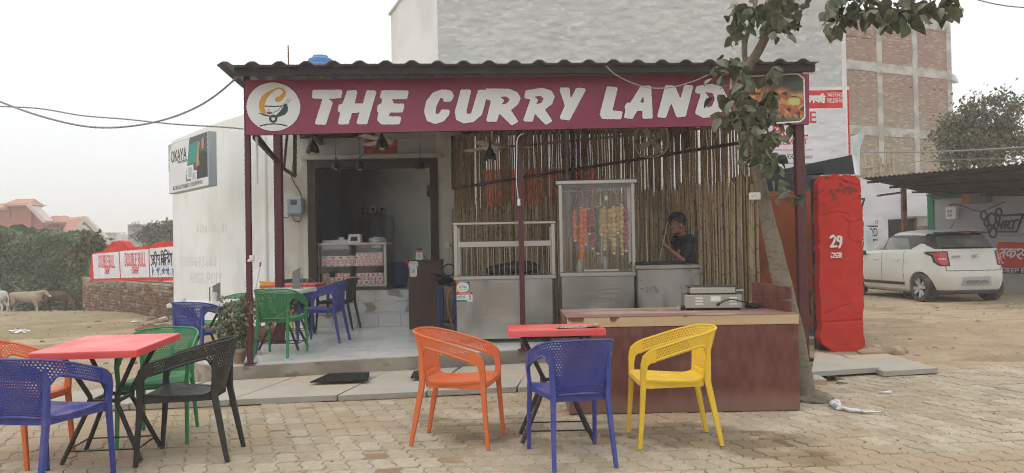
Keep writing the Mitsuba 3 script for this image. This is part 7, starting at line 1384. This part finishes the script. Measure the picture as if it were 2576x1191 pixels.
# ---------------------------------------------------------------- the cook
mat('mat_skin', mottled((0.19, 0.095, 0.06), (0.23, 0.115, 0.075), 20), 0.55, 0.4); mat('mat_hair', (0.010, 0.009, 0.009), 0.55, 0.4); mat('mat_shirt', mottled((0.018, 0.018, 0.020), (0.030, 0.030, 0.032), 12), 0.9, 0.2); mat('mat_apron', (0.42, 0.22, 0.03), 0.8, 0.2); mat('mat_trouser', (0.04, 0.045, 0.06), 0.9, 0.2)
DM = 10.16; pj = lambda px, py, dd=0.0: P(px, py, DM + dd)
J = {'skull': (pj(1706, 559), 0.088), 'brow': (pj(1698, 566, -0.02), 0.070), 'jaw': (pj(1695, 581, -0.03), 0.042), 'nape': (pj(1712, 580), 0.055), 'neck': (pj(1716, 592), 0.052), 'chest': (pj(1721, 612), 0.105), 'belly': (pj(1727, 645), 0.105), 'hip': (pj(1729, 682), 0.115),
     'shl': (pj(1736, 604, -0.13), 0.062), 'ell': (pj(1716, 653, -0.22), 0.040), 'wrl': (pj(1683, 627, -0.20), 0.026), 'shr': (pj(1704, 603, 0.10), 0.058), 'elr': (pj(1686, 633, 0.02), 0.038), 'wrr': (pj(1677, 596, -0.10), 0.025),
     'hl': (V(*pj(1726, 690, -0.08)), 0.085), 'hr': (V(*pj(1732, 690, 0.08)), 0.085)}
for s_, off in (('l', -0.08), ('r', 0.10)):
    a = J['h' + s_][0]; J['kn' + s_] = (V(a[0] - 0.06, a[1], 0.60), 0.058); J['an' + s_] = (V(a[0] - 0.01, a[1], 0.24), 0.042); J['to' + s_] = (V(a[0] - 0.17, a[1] - 0.02, 0.20), 0.036)
palm = {}
for s_, w_, c_, ax in (('l', 'wrl', pj(1671, 617, -0.20), (pj(1668, 606, -0.2) - pj(1673, 630, -0.2))), ('r', 'wrr', pj(1674, 585, -0.14), (pj(1676, 575, -0.2) - pj(1671, 595, -0.2)))):
    J['pa' + s_] = (c_, 0.030); ax = ax / np.linalg.norm(ax); out = np.cross(ax, V(0, 1, 0)); out /= np.linalg.norm(out); palm[s_] = (c_, ax)
    for k in range(4):
        b0_ = c_ + ax * (0.030 - 0.020 * k) + V(-0.022, 0.008, 0); J[f'f{s_}{k}a'] = (b0_, 0.0095); J[f'f{s_}{k}b'] = (b0_ + V(-0.022, -0.018, 0), 0.009); J[f'f{s_}{k}c'] = (b0_ + V(-0.012, -0.045, -0.002), 0.008)
    J[f't{s_}a'] = (c_ + ax * 0.03 + V(0, -0.02, 0), 0.011); J[f't{s_}b'] = (c_ + ax * 0.055 + V(-0.022, -0.035, 0), 0.009)
B = [('skull', 'brow'), ('skull', 'nape'), ('brow', 'jaw', 'nape'), ('nape', 'neck'), ('neck', 'chest'), ('chest', 'belly'), ('belly', 'hip'), ('chest', 'shl'), ('chest', 'shr'), ('neck', 'shl'), ('neck', 'shr'), ('shl', 'ell'), ('ell', 'wrl'), ('wrl', 'pal'), ('shr', 'elr'), ('elr', 'wrr'), ('wrr', 'par'), ('hip', 'hl'), ('hip', 'hr'), ('hl', 'knl'), ('knl', 'anl'), ('anl', 'tol'), ('hr', 'knr'), ('knr', 'anr'), ('anr', 'tor')]
for s_ in 'lr':
    for k in range(4): B += [('pa' + s_, f'f{s_}{k}a'), (f'f{s_}{k}a', f'f{s_}{k}b'), (f'f{s_}{k}b', f'f{s_}{k}c')]
    B += [('pa' + s_, f't{s_}a'), (f't{s_}a', f't{s_}b')]
for nm, c_, r_ in (('nose', pj(1689.5, 573, -0.07), 0.013), ('nose2', pj(1693, 567, -0.065), 0.012), ('earl', pj(1713, 570, -0.085), 0.018), ('earr', pj(1703, 571, 0.085), 0.016), ('chin', pj(1692, 585, -0.045), 0.022)): J[nm] = (c_, r_)
B += [('nose', 'nose2', 'brow'), ('skull', 'earl'), ('skull', 'earr'), ('jaw', 'chin')]
mn = thing('person', 'man in a dark shirt bending over the steel oven with a thin rod', 'person')
part(mn, 'body', hulls(J, B, 0.012, 4), 'mat_skin', smooth=True)
gw_ = lambda k, e: (J[k][0], J[k][1] + e)
JS = {k: gw_(k, 0.016) for k in ('chest', 'belly', 'hip', 'shl', 'shr')}; JS['neck2'] = (J['neck'][0] * 0.6 + J['chest'][0] * 0.4, 0.068); JS['ell2'] = (J['shl'][0] * 0.18 + J['ell'][0] * 0.82, 0.056); JS['elr2'] = (J['shr'][0] * 0.2 + J['elr'][0] * 0.8, 0.052); JS['hem'] = (J['hip'][0] + V(0, 0, -0.10), 0.125)
part(mn, 'shirt', hulls(JS, [('neck2', 'chest'), ('chest', 'belly'), ('belly', 'hip'), ('hip', 'hem'), ('chest', 'shl'), ('chest', 'shr'), ('neck2', 'shl'), ('neck2', 'shr'), ('shl', 'ell2'), ('shr', 'elr2')], 0.02, 5), 'mat_shirt', smooth=True)
JT = {k: gw_(k, 0.014) for k in ('hl', 'hr', 'knl', 'knr')}; JT.update({k + '2': (J[k][0] + V(0, 0, 0.02), 0.056) for k in ('anl', 'anr')}); JT['hip3'] = (J['hip'][0] + V(0, 0, -0.06), 0.118)
part(mn, 'trousers', hulls(JT, [('hip3', 'hl'), ('hip3', 'hr'), ('hl', 'knl'), ('knl', 'anl2'), ('hr', 'knr'), ('knr', 'anr2')], 0.03, 4), 'mat_trouser', smooth=True)
ap_ = [J['belly'][0] + V(-0.10, -0.05, 0.10), J['belly'][0] + V(-0.125, -0.02, -0.05), J['hip'][0] + V(-0.13, -0.02, 0.0), J['hip'][0] + V(-0.13, -0.02, -0.35)]
part(mn, 'apron', hulls({'a': (ap_[0], 0.022), 'b': (ap_[1], 0.030), 'c': (ap_[2], 0.035), 'd': (ap_[3], 0.03), 'b2': (ap_[1] + V(0.05, -0.08, 0), 0.022), 'c2': (ap_[2] + V(0.06, -0.10, 0), 0.022), 'd2': (ap_[3] + V(0.05, -0.10, 0), 0.022)}, [('a', 'b', 'b2'), ('b', 'c', 'b2', 'c2'), ('c', 'd', 'c2', 'd2')], 0.03, 3), 'mat_apron', 'yellow apron', smooth=True)
hc = pj(1703, 556, 0.0); hv = trimesh.creation.icosphere(4).vertices; hf = trimesh.creation.icosphere(4).faces; rr = 0.112 * (1 + 0.30 * (meshkit.fbm(hv * 6, 3, 4) - 0.5)); hd = hv * rr[:, None] * V(1.06, 1.02, 1.02) + V(0.006, 0.012, 0.002)
face = V(-0.66, -0.42, -0.62); face /= np.linalg.norm(face); cut = hv @ face; hd = np.where((cut > 0.62)[:, None], hv * 0.05, hd)
part(mn, 'hair', TM(hd + hc, hf), 'mat_hair', smooth=True)
for px in (1689.5, 1697.5): part(mn, 'eyebrow', ico(pj(px, 565.5, -0.078), (0.013, 0.008, 0.004), 1), 'mat_hair')
rd = one('skewer_rod', tube([pj(1679, 560, -0.19), pj(1674, 585, -0.20), pj(1667, 617, -0.24), pj(1658, 658, -0.24)], 0.004, 6), 'mat_bright_steel', 'thin steel rod held upright in both hands of the cook', 'rod')

# ---------------------------------------------------------------- street tree before the banner
mat('mat_tree_bark', lambda p, n, uv: mix(mix((0.150, 0.125, 0.095), (0.235, 0.205, 0.16), fbm(p.x * 7, p.y * 7, p.z * 3, 4)), (0.12, 0.09, 0.06), 0.55 * smoothstep(0.5, 0.7, fbm(p.x * 22, p.y * 22, p.z * 45, 4))), 0.95, 0.15, bump=(lambda p, n, uv: fbm(p.x * 14, p.y * 14, p.z * 8, 4), 0.035, 3e-3))
st_ = thing('street_tree', 'leaning street tree with dusty leaves in front of the right end of the banner', 'tree')
def limb(pts, rad, name='limb', n=30, label=None):
    L = smoothline([P(*p) for p in pts], n); r = np.interp(np.linspace(0, 1, n), np.linspace(0, 1, len(rad)), rad); m = tube(L, r, 16); v = m.vertices
    m.vertices = v + np.repeat(((meshkit.fbm(np.c_[v[:, 0] * 9, v[:, 1] * 9, v[:, 2] * 5], 3, 7) - 0.5) * 0.035)[:, None], 3, 1) * V(1, 1, 0.2); return part(st_, name, m, 'mat_tree_bark', label, smooth=60)
limb([(2024, 1004, 6.62), (2014, 920, 6.66), (1990, 800, 6.70), (1962, 690, 6.74), (1935, 570, 6.78), (1911, 450, 6.80), (1900, 340, 6.80), (1885, 280, 6.80), (1866, 248, 6.80)], [0.100, 0.080, 0.078, 0.080, 0.076, 0.060, 0.052, 0.050, 0.044], 'trunk', 44)
limb([(1868, 250, 6.8), (1862, 225, 6.8), (1874, 185, 6.8), (1903, 137, 6.75), (1930, 84, 6.7), (1952, 45, 6.6), (1975, -20, 6.5), (2010, -90, 6.4)], [0.05, 0.045, 0.042, 0.040, 0.038, 0.034, 0.03, 0.02])
limb([(1880, 180, 6.8), (1874, 130, 6.9), (1884, 70, 6.95), (1898, 20, 7.0), (1905, -50, 7.0)], [0.028, 0.024, 0.022, 0.020, 0.012])
limb([(1890, 290, 6.8), (1925, 255, 6.75), (1950, 215, 6.7), (1965, 180, 6.7)], [0.05, 0.026, 0.018, 0.010]); limb([(1975, -20, 6.5), (2080, -30, 6.3), (2200, -20, 6.2), (2330, -5, 6.1)], [0.03, 0.025, 0.02, 0.010]); limb([(1905, 420, 6.78), (1935, 390, 6.6), (1955, 360, 6.5)], [0.02, 0.012, 0.006]); limb([(1925, 500, 6.75), (1965, 490, 6.6), (2010, 500, 6.5)], [0.012, 0.008, 0.004])
part(st_, 'root_flare', ico(P(2030, 1003, 6.62) * V(1, 1, 0) + V(0.02, 0, 0.01), (0.20, 0.17, 0.06), 3, 0.4, 2), 'mat_tree_bark', smooth=True)
# leaves: broad, pointed, folded a little along the midrib
def leaf_mesh(w, fold, curl):
    t = np.array([0, 0.18, 0.42, 0.68, 0.88, 1.0]); hw = np.array([0.0, 0.30, 0.40, 0.30, 0.13, 0.0]) * w; v = []
    for a, b in zip(t, hw): z = -curl * a * a; v += [(-b, a, z + fold * b), (0, a, z), (b, a, z + fold * b)]
    f = []
    for i in range(5):
        for j in (0, 1): q = (i * 3 + j, i * 3 + j + 1, i * 3 + j + 4, i * 3 + j + 3); f += [(q[0], q[1], q[2]), (q[0], q[2], q[3])]
    return TM(v, f)
def leafcol(p, n, uv):
    r = cell_rand(dr.floor(p.x * 11), dr.floor(p.y * 11), dr.floor(p.z * 11)); c = mix((0.022, 0.036, 0.015), (0.070, 0.092, 0.040), r)
    return mix(c, (0.25, 0.235, 0.175), 0.66 * smoothstep(0.30, 0.75, fbm(p.x * 6, p.y * 6, p.z * 6, 3) * 0.6 + 0.45 * cell_rand(dr.floor(p.x * 9 + 3), dr.floor(p.z * 9), 2)) * (0.45 + 0.55 * dr.abs(n.z)))
mat('mat_street_leaf', leafcol, 0.6, 0.3)
_lm = [leaf_mesh(0.95, 0.25, 0.25), leaf_mesh(0.80, 0.45, 0.45), leaf_mesh(1.08, 0.15, 0.35)]; _ld = [mikit.ply(m, 'mat_street_leaf', smooth=60) for m in _lm]
CL = [(1835, 165, 6.7, 45, 30, 26), (1803, 190, 6.6, 22, 22, 12), (1850, 60, 6.8, 25, 60, 26), (1890, 30, 6.7, 50, 30, 34), (1960, 25, 6.55, 65, 32, 70), (1955, 70, 6.5, 55, 26, 38), (1848, 240, 6.6, 40, 30, 36), (1880, 195, 6.55, 32, 30, 18), (1945, 185, 6.55, 26, 20, 14), (1846, 290, 6.5, 38, 24, 28), (1900, 290, 6.55, 50, 46, 50), (1905, 345, 6.5, 48, 34, 44), (1925, 395, 6.5, 34, 40, 36), (1960, 330, 6.55, 36, 22, 16), (1945, 250, 6.5, 30, 30, 22), (1870, 380, 6.6, 14, 30, 10), (1985, 493, 6.5, 40, 14, 7), (1950, 462, 6.5, 16, 10, 5), (2120, 18, 6.2, 52, 34, 54), (2200, 20, 6.1, 60, 36, 70), (2290, 24, 6.0, 55, 34, 66), (2365, 16, 6.0, 42, 26, 36), (2260, 60, 6.0, 40, 20, 16), (2105, 65, 6.2, 30, 22, 12), (1985, -10, 6.4, 60, 20, 30), (1808, 245, 6.6, 12, 20, 4), (1812, 305, 6.4, 16, 12, 5)]
g = np.random.default_rng(12); lf_ = []
for px, py, d_, sx_, sy_, n in CL:
    for k in range(int(n * (0.62 if px < 1900 and 100 < py < 320 else 0.85))):
        r_, a_ = 0.92 * g.random() ** 0.5, g.uniform(0, 6.283); q = P(px + r_ * math.cos(a_) * sx_, py + r_ * math.sin(a_) * sy_, d_ + g.normal() * 0.22)
        az = g.uniform(0, 2 * np.pi); pitch = g.normal(-0.75, 0.55); s = g.uniform(0.08, 0.138); roll = g.normal(0, 0.6)
        t = trimesh.transformations.euler_matrix(pitch, roll, az, 'sxyz'); t[:3, :3] *= s; t[:3, 3] = q; lf_.append((q[1] - 3 * s, int(g.integers(0, 3)), t))
lf_.sort(key=lambda a: a[0]); rest = []
for i, (_, k, t) in enumerate(lf_):
    if i < 300: part(st_, 'leaf', _ld[k], None, tw=t)
    else: rest.append(put(_lm[k], t))
part(st_, 'foliage', cat(rest), 'mat_street_leaf', kind='stuff', smooth=60)
sx = thing('socket_box', 'white electric socket box nailed to the leaning tree trunk', 'socket'); q = P(1899, 494, 6.66); part(sx, 'case', put(box(-0.045, 0.045, -0.02, 0.03, -0.032, 0.032, 0.005), frame(q, R(-6))), 'mat_white_plastic')
for k in range(3): part(sx, 'hole', put(box(-0.012 + 0.016 * (k == 2) - 0.016 * (k == 1), -0.006 + 0.016 * (k == 2) - 0.016 * (k == 1), -0.0215, -0.0203, -0.01 + 0.012 * (k == 0), -0.003 + 0.012 * (k == 0)), frame(q, R(-6))), 'mat_print_black')
tg_ = thing('hanging_tag', 'small white tag hanging on a string beside the tree trunk', 'tag'); part(tg_, 'card', box(*[v for ab in zip(P(1871, 410, 6.7) - V(0, 0.003, 0), P(1878, 394, 6.7) + V(0, 0.003, 0)) for v in ab], 0.002), 'mat_white_plastic'); part(tg_, 'string', tube([P(1874, 394, 6.7), P(1876, 340, 6.75)], 0.002, 4), 'mat_cable_grey')

# ---------------------------------------------------------------- small things about
def wire(name, pts, r, m_, label, n=40, catg='wire'): return one(name, tube(smoothline([P(*p) for p in pts], n), r, 5), m_, label, catg)
wire('service_wire', [(-60, 232, 8.8), (0, 256, 8.8), (75, 284, 8.7), (160, 308, 8.6), (240, 321, 8.5), (330, 318, 8.4), (420, 300, 8.3), (520, 256, 8.2), (575, 214, 8.1), (606, 186, 8.05)], 0.011, 'mat_cable_grey', 'thick pale wire sagging up to the left corner of the canopy')
wire('service_wire', [(-60, 262, 9.0), (0, 268, 9.0), (110, 275, 8.9), (190, 289, 8.8), (300, 299, 8.6), (440, 313, 8.4), (520, 318, 8.3), (612, 325, 8.15)], 0.008, 'mat_cable_grey', 'thin pale wire running level to the lower corner of the banner')
wire('banner_wire', [(1525, 166, 7.9), (1540, 182, 7.9), (1575, 203, 7.95), (1625, 220, 8.0), (1660, 223, 8.0), (1720, 213, 7.9), (1778, 190, 7.4)], 0.006, 'mat_cable_grey', 'loose pale wire hanging across the banner towards the tree')
hw = thing('hanging_socket', 'white socket dangling on a wire beside the middle post', 'socket'); part(hw, 'wire', tube(smoothline([P(1318, 336, 8.5), P(1306, 342, 8.5), P(1300, 375, 8.5), P(1299, 430, 8.5), P(1304, 500, 8.5)], 20), 0.005, 5), 'mat_white_plastic'); q = P(1305, 511, 8.5); part(hw, 'socket', tube([q + V(0, 0, 0.045), q - V(0, 0, 0.03)], 0.018, 8), 'mat_white_plastic')
wire('street_wire', [(2150, 384, 19), (2300, 383, 16), (2430, 379, 14), (2620, 368, 12)], 0.014, 'mat_cable_grey', 'wire crossing in front of the brick building just above the shed roof'); wire('street_wire', [(2380, -30, 9), (2470, 3, 9), (2620, 20, 9)], 0.008, 'mat_cable_grey', 'wire in the white sky at the top right corner'); wire('street_wire', [(2160, 420, 20), (2300, 408, 18), (2450, 401, 17), (2620, 402, 16)], 0.008, 'mat_cable_grey', 'lower thin wire across the foot of the shade tree')
lh = thing('lamp_holder', 'white lamp holder clamped on the corner post', 'holder'); q = P(634, 655, 8.14); part(lh, 'socket', tube([q, q + V(0, 0, 0.055)], 0.026, 10), 'mat_white_plastic', smooth=50); part(lh, 'arm', tube([q + V(-0.045, 0, -0.005), q + V(0.02, 0, -0.005)], 0.014, 8), 'mat_white_plastic')
def mat_(px, label):
    t = thing('rubber_mat', label, 'mat'); c = [G(a, b, 0.075) for a, b in px]; o = np.array(c); part(t, 'sheet', sheet([V(p_[0], p_[1], 0.070) for p_ in c], 0.012), 'mat_rubber')
    for k in range(14):
        u = (k + 0.5) / 14; a, b = o[0] * (1 - u) + o[1] * u, o[3] * (1 - u) + o[2] * u; part(t, 'rib', bar(V(a[0], a[1], 0.078), V(b[0], b[1], 0.078), 0.018, 0.006), 'mat_rubber')
mat_([(780, 961), (925, 956), (930, 937), (826, 941)], 'black ribbed rubber mat on the stone slabs before the tiled floor'); mat_([(1034, 950), (1075, 948), (1078, 933), (1042, 934)], 'black rubber mat half hidden behind the orange chair')
pp = thing('potted_plant', 'bushy dusty plant in a worn clay pot beside the red corner post', 'plant'); q = P(594, 900, 8.26); mat('mat_clay', mottled((0.26, 0.155, 0.105), (0.34, 0.235, 0.175), 9, 6, (0.40, 0.34, 0.28)), 0.9, 0.15)
part(pp, 'pot', lathe([(0.001, 0.0), (0.075, 0.0), (0.098, 0.06), (0.112, 0.125), (0.126, 0.130), (0.130, 0.168), (0.118, 0.172), (0.108, 0.14), (0.001, 0.138)], 28, (q[0], 8.26, FLOOR)), 'mat_clay', smooth=40); g = np.random.default_rng(5); stems = []; lv = []
for k in range(26):
    a, r_, h_ = g.uniform(0, 6.28), abs(g.normal(0, 0.13)), g.uniform(0.28, 0.62); b0_ = V(q[0] + 0.05 * math.cos(a), 8.26 + 0.05 * math.sin(a), FLOOR + 0.13); e_ = V(q[0] - 0.07 + r_ * 1.35 * math.cos(a) * 1.2, 8.26 + r_ * math.sin(a), FLOOR + 0.13 + h_); L = smoothline([b0_, (b0_ + e_) / 2 + V(0, 0, 0.05), e_], 8); stems.append(tube(L, np.linspace(0.006, 0.003, 8), 5))
    for t in g.uniform(0.2, 1.0, 46): lv.append(L[0] * 0 + np.array([np.interp(t, np.linspace(0, 1, 8), L[:, i]) for i in range(3)]) + g.normal(0, 0.022, 3))
for s_ in stems: part(pp, 'stem', s_, 'mat_bark')
leafmat('mat_pot_leaf', (0.10, 0.12, 0.06), (0.22, 0.225, 0.135), 6); part(pp, 'leaves', leaves(np.array(lv), 0.062, 9, 0.5), 'mat_pot_leaf', kind='stuff')
one('blue_tub', lathe([(0.001, 0), (0.13, 0), (0.17, 0.17), (0.175, 0.18), (0.15, 0.175), (0.11, 0.02), (0.001, 0.02)], 24, (P(612, 860, 8.9)[0], 8.95, FLOOR)), 'mat_blue_paint', 'blue plastic tub behind the potted plant', 'tub', smooth=40)
one('clay_trough', put(box(-0.2, 0.2, -0.12, 0.12, 0, 0.2, 0.02), frame((P(660, 840, 10.2)[0], 10.3, FLOOR), R(10))), 'mat_brick_bit', 'reddish clay trough by the white wall behind the table on the tiles', 'trough')
mat('mat_litter', lambda p, n, uv: mix((0.62, 0.62, 0.62), (0.30, 0.33, 0.40), smoothstep(0.56, 0.66, fbm(p.x * 18, p.y * 40, 0, 3))), 0.4, 0.5)
def litter():
    L = smoothline([G(2105, 1018), G(2112, 1030), G(2135, 1036), (G(2165, 1040)), G(2200, 1042), G(2230, 1044)], 40) + V(0, 0, 0.018); m = tube(L, np.interp(np.linspace(0, 1, 40), [0, 0.1, 0.25, 0.5, 1], [0.03, 0.05, 0.030, 0.022, 0.008]), 12); v = m.vertices; d_ = meshkit.fbm(v * 16, 3, 8) - 0.5; m.vertices = v + np.c_[d_, d_, d_ * 0.5] * 0.05; m.vertices[:, 2] = np.maximum(m.vertices[:, 2] * 0.8, 0.002); return m
one('plastic_litter', litter(), 'mat_litter', 'crumpled strip of white plastic litter on the pavers', 'litter', smooth=60)
q = G(2226, 990); one('paper_scrap', put(sheet([(-0.07, 0, 0.006), (0.05, -0.02, 0.01), (0.07, 0.02, 0.02), (-0.03, 0.03, 0.008)], 0.002), frame((q[0], q[1], 0.0))), 'mat_litter', 'small pale paper scrap on the pavers before the loose slabs', 'paper')
for i, (px, py, w, m_) in enumerate(((373, 836, 0.20, 'mat_brick_bit'), (405, 826, 0.14, 'mat_stone'), (392, 818, 0.18, 'mat_stone'), (356, 822, 0.10, 'mat_stone'), (420, 822, 0.12, 'mat_stone'), (340, 815, 0.07, 'mat_sticker_white'), (380, 808, 0.14, 'mat_stone'), (410, 812, 0.16, 'mat_stone'), (10, 868, 0.12, 'mat_brick_bit'))):
    q = G(px, py); one('rubble_stone', put(ico((0, 0, w * 0.2), (w, w * 0.6, w * 0.35), 2, 0.4, i + 30), frame((q[0], q[1], float(ground_z(q[0], q[1]))), i * 0.7)), m_, ['reddish brick lump in the rubble beyond the red table', 'stone lump beside the reddish brick lump', 'long stone lump at the back of the rubble', 'small lump left of the reddish brick lump', 'stone lump at the right end of the rubble', 'small white lump in the rubble', 'grey lump behind the reddish brick lump', 'flat lump near the brick wall foot', 'brick lump at the left edge behind the orange chair'][i], 'rubble', 'rubble in the dirt', smooth=30)
q = G(424, 806); one('torn_paper', put(sheet([(-0.2, 0, 0.02), (0.12, -0.1, 0.03), (0.2, 0.12, 0.10), (-0.08, 0.16, 0.06)], 0.004), frame((q[0], q[1], float(ground_z(q[0], q[1]))), 0.3)), 'mat_sticker_white', 'torn white paper lying by the brick wall behind the blue chair', 'paper')
q = G(40, 795); lt = []
g = np.random.default_rng(8)
for k in range(16): a = G(28 + g.uniform(0, 45), 838 + g.uniform(-3, 3)); lt.append(put(sheet([(-0.06, 0, 0), (0.05, -0.03, 0.01), (0.06, 0.03, 0.02), (-0.03, 0.04, 0.01)], 0.003), frame((a[0], a[1], float(ground_z(a[0], a[1])) + 0.01), g.uniform(0, 6))))
one('paper_bits', cat(lt), 'mat_sticker_white', 'patch of white paper bits on the dirt at the left', 'litter', kind='stuff')

# ---------------------------------------------------------------- cows
mat('mat_cow_tan', lambda p, n, uv: mix(mix((0.30, 0.235, 0.175), (0.38, 0.31, 0.24), fbm(p.x * 3, p.y * 3, p.z * 3)), (0.52, 0.47, 0.40), 0.8 * smoothstep(-0.45, -0.6, p.z)), 0.85, 0.2); mat('mat_cow_brown', mottled((0.075, 0.042, 0.032), (0.11, 0.062, 0.048), 3), 0.85, 0.2); mat('mat_cow_white', mottled((0.50, 0.48, 0.44), (0.58, 0.56, 0.52), 3), 0.85, 0.2); mat('mat_horn', (0.3, 0.27, 0.22), 0.6, 0.3)
def cow(x, y, yaw, s, m_, label, head='up', patch=None):
    t = thing('cow', label, 'cow'); z0 = float(ground_z(x, y)); W = frame((x, y, z0 - 0.01), yaw); W[:3, :3] *= s      # local: +x forward, withers 1.0 high
    hd_ = {'up': [(0.62, 0, 0.92), (0.78, 0, 0.96), (0.98, 0.0, 0.78)], 'down': [(0.66, 0, 0.62), (0.82, 0, 0.38), (0.92, 0, 0.16)]}[head]
    J = {'rump': ((-0.55, 0, 0.80), 0.17), 'loin': ((-0.25, 0, 0.78), 0.205), 'barrel': ((0.08, 0, 0.72), 0.235), 'chest': ((0.38, 0, 0.72), 0.22), 'with': ((0.36, 0, 0.88), 0.12), 'dew': ((0.52, 0, 0.66), 0.12), 'neck': (hd_[0], 0.11), 'poll': (hd_[1], 0.085), 'muz': (hd_[2], 0.048), 'tb': ((-0.70, 0, 0.90), 0.03), 'tm': ((-0.77, 0, 0.62), 0.018), 'te': ((-0.76, 0, 0.35), 0.03)}
    for q in (-1, 1): J[f'ear{q}'] = (tuple(np.array(hd_[1]) + V(-0.03, 0.15 * q, 0.0)), 0.022); J[f'earb{q}'] = (tuple(np.array(hd_[1]) + V(-0.02, 0.07 * q, 0.03)), 0.03)
    for q, a, b in ((1, 0.02, -0.04), (-1, -0.05, 0.08)):
        J[f'hipb{q}'] = ((-0.52, 0.10 * q, 0.66), 0.115); J[f'stif{q}'] = ((-0.42 + a, 0.12 * q, 0.52), 0.085); J[f'hock{q}'] = ((-0.62 + a, 0.12 * q, 0.33), 0.042); J[f'fet{q}'] = ((-0.58 + a, 0.12 * q, 0.08), 0.032); J[f'hoof{q}'] = ((-0.55 + a, 0.12 * q, 0.03), 0.038)
        J[f'shd{q}'] = ((0.40, 0.11 * q, 0.58), 0.105); J[f'knee{q}'] = ((0.42 + b, 0.11 * q, 0.30), 0.042); J[f'ff{q}'] = ((0.41 + b * 1.2, 0.11 * q, 0.08), 0.030); J[f'fh{q}'] = ((0.43 + b * 1.2, 0.11 * q, 0.03), 0.036)
    B = [('rump', 'loin'), ('loin', 'barrel'), ('barrel', 'chest'), ('chest', 'with'), ('loin', 'with'), ('chest', 'dew'), ('with', 'neck', 'dew'), ('neck', 'poll'), ('poll', 'muz'), ('rump', 'tb'), ('tb', 'tm'), ('tm', 'te')]
    for q in (-1, 1): B += [('poll', f'earb{q}'), (f'earb{q}', f'ear{q}'), ('rump', f'hipb{q}'), (f'hipb{q}', f'stif{q}'), (f'stif{q}', f'hock{q}'), (f'hock{q}', f'fet{q}'), (f'fet{q}', f'hoof{q}'), ('chest', f'shd{q}'), (f'shd{q}', f'knee{q}'), (f'knee{q}', f'ff{q}'), (f'ff{q}', f'fh{q}')]
    part(t, 'body', put(hulls(J, B, 0.05, 5), W), m_, smooth=True)
    for q in (-1, 1): part(t, 'horn', put(tube([np.array(hd_[1]) + V(-0.03, 0.05 * q, 0.06), np.array(hd_[1]) + V(-0.02, 0.09 * q, 0.13), np.array(hd_[1]) + V(0.0, 0.08 * q, 0.18)], [0.018, 0.014, 0.006], 6), W), 'mat_horn')
    if patch: part(t, 'muzzle', put(ico(np.array(hd_[2]) + V(0.02, 0, -0.01), (0.055, 0.052, 0.05), 2), W), 'mat_cow_white', smooth=True)
    return t
q = P(66, 760, 28.6); cow(q[0], 28.6, R(4), 0.86, 'mat_cow_tan', 'tan young cow with pale legs walking right before the thicket', 'up', True)
q = P(138, 760, 29.6); cow(q[0], 29.8, R(-14), 0.84, 'mat_cow_brown', 'dark brown cow grazing with its head down beside the tan one', 'down'); q = P(-12, 760, 28.2); cow(q[0] - 0.25, 28.2, R(184), 0.92, 'mat_cow_white', 'whitish cow cut off by the left edge of the view', 'up')
q = P(238, 700, 30.4); one('thin_stake', tube([(q[0] - 0.0, 30.2, -0.95), (q[0], 30.2, 0.2)], 0.025, 5), 'mat_bark', 'thin pale stake standing at the end of the thicket', 'stake')
# ---------------------------------------------------------------- hazy air
scene['haze_air'] = {'type': 'homogeneous', 'albedo': {'type': 'rgb', 'value': [0.95, 0.95, 0.95]}, 'sigma_t': 0.0032}
scene['haze'] = {'type': 'cube', 'to_world': mi.ScalarTransform4f().translate([0, 0, 14]).scale([705, 905, 17]), 'bsdf': {'type': 'null'}, 'interior': {'type': 'ref', 'id': 'haze_air'}}
labels['haze'] = {'label': 'thin pale winter haze over the whole place', 'category': 'haze', 'kind': 'stuff'}
scene['camera']['medium'] = {'type': 'ref', 'id': 'haze_air'}
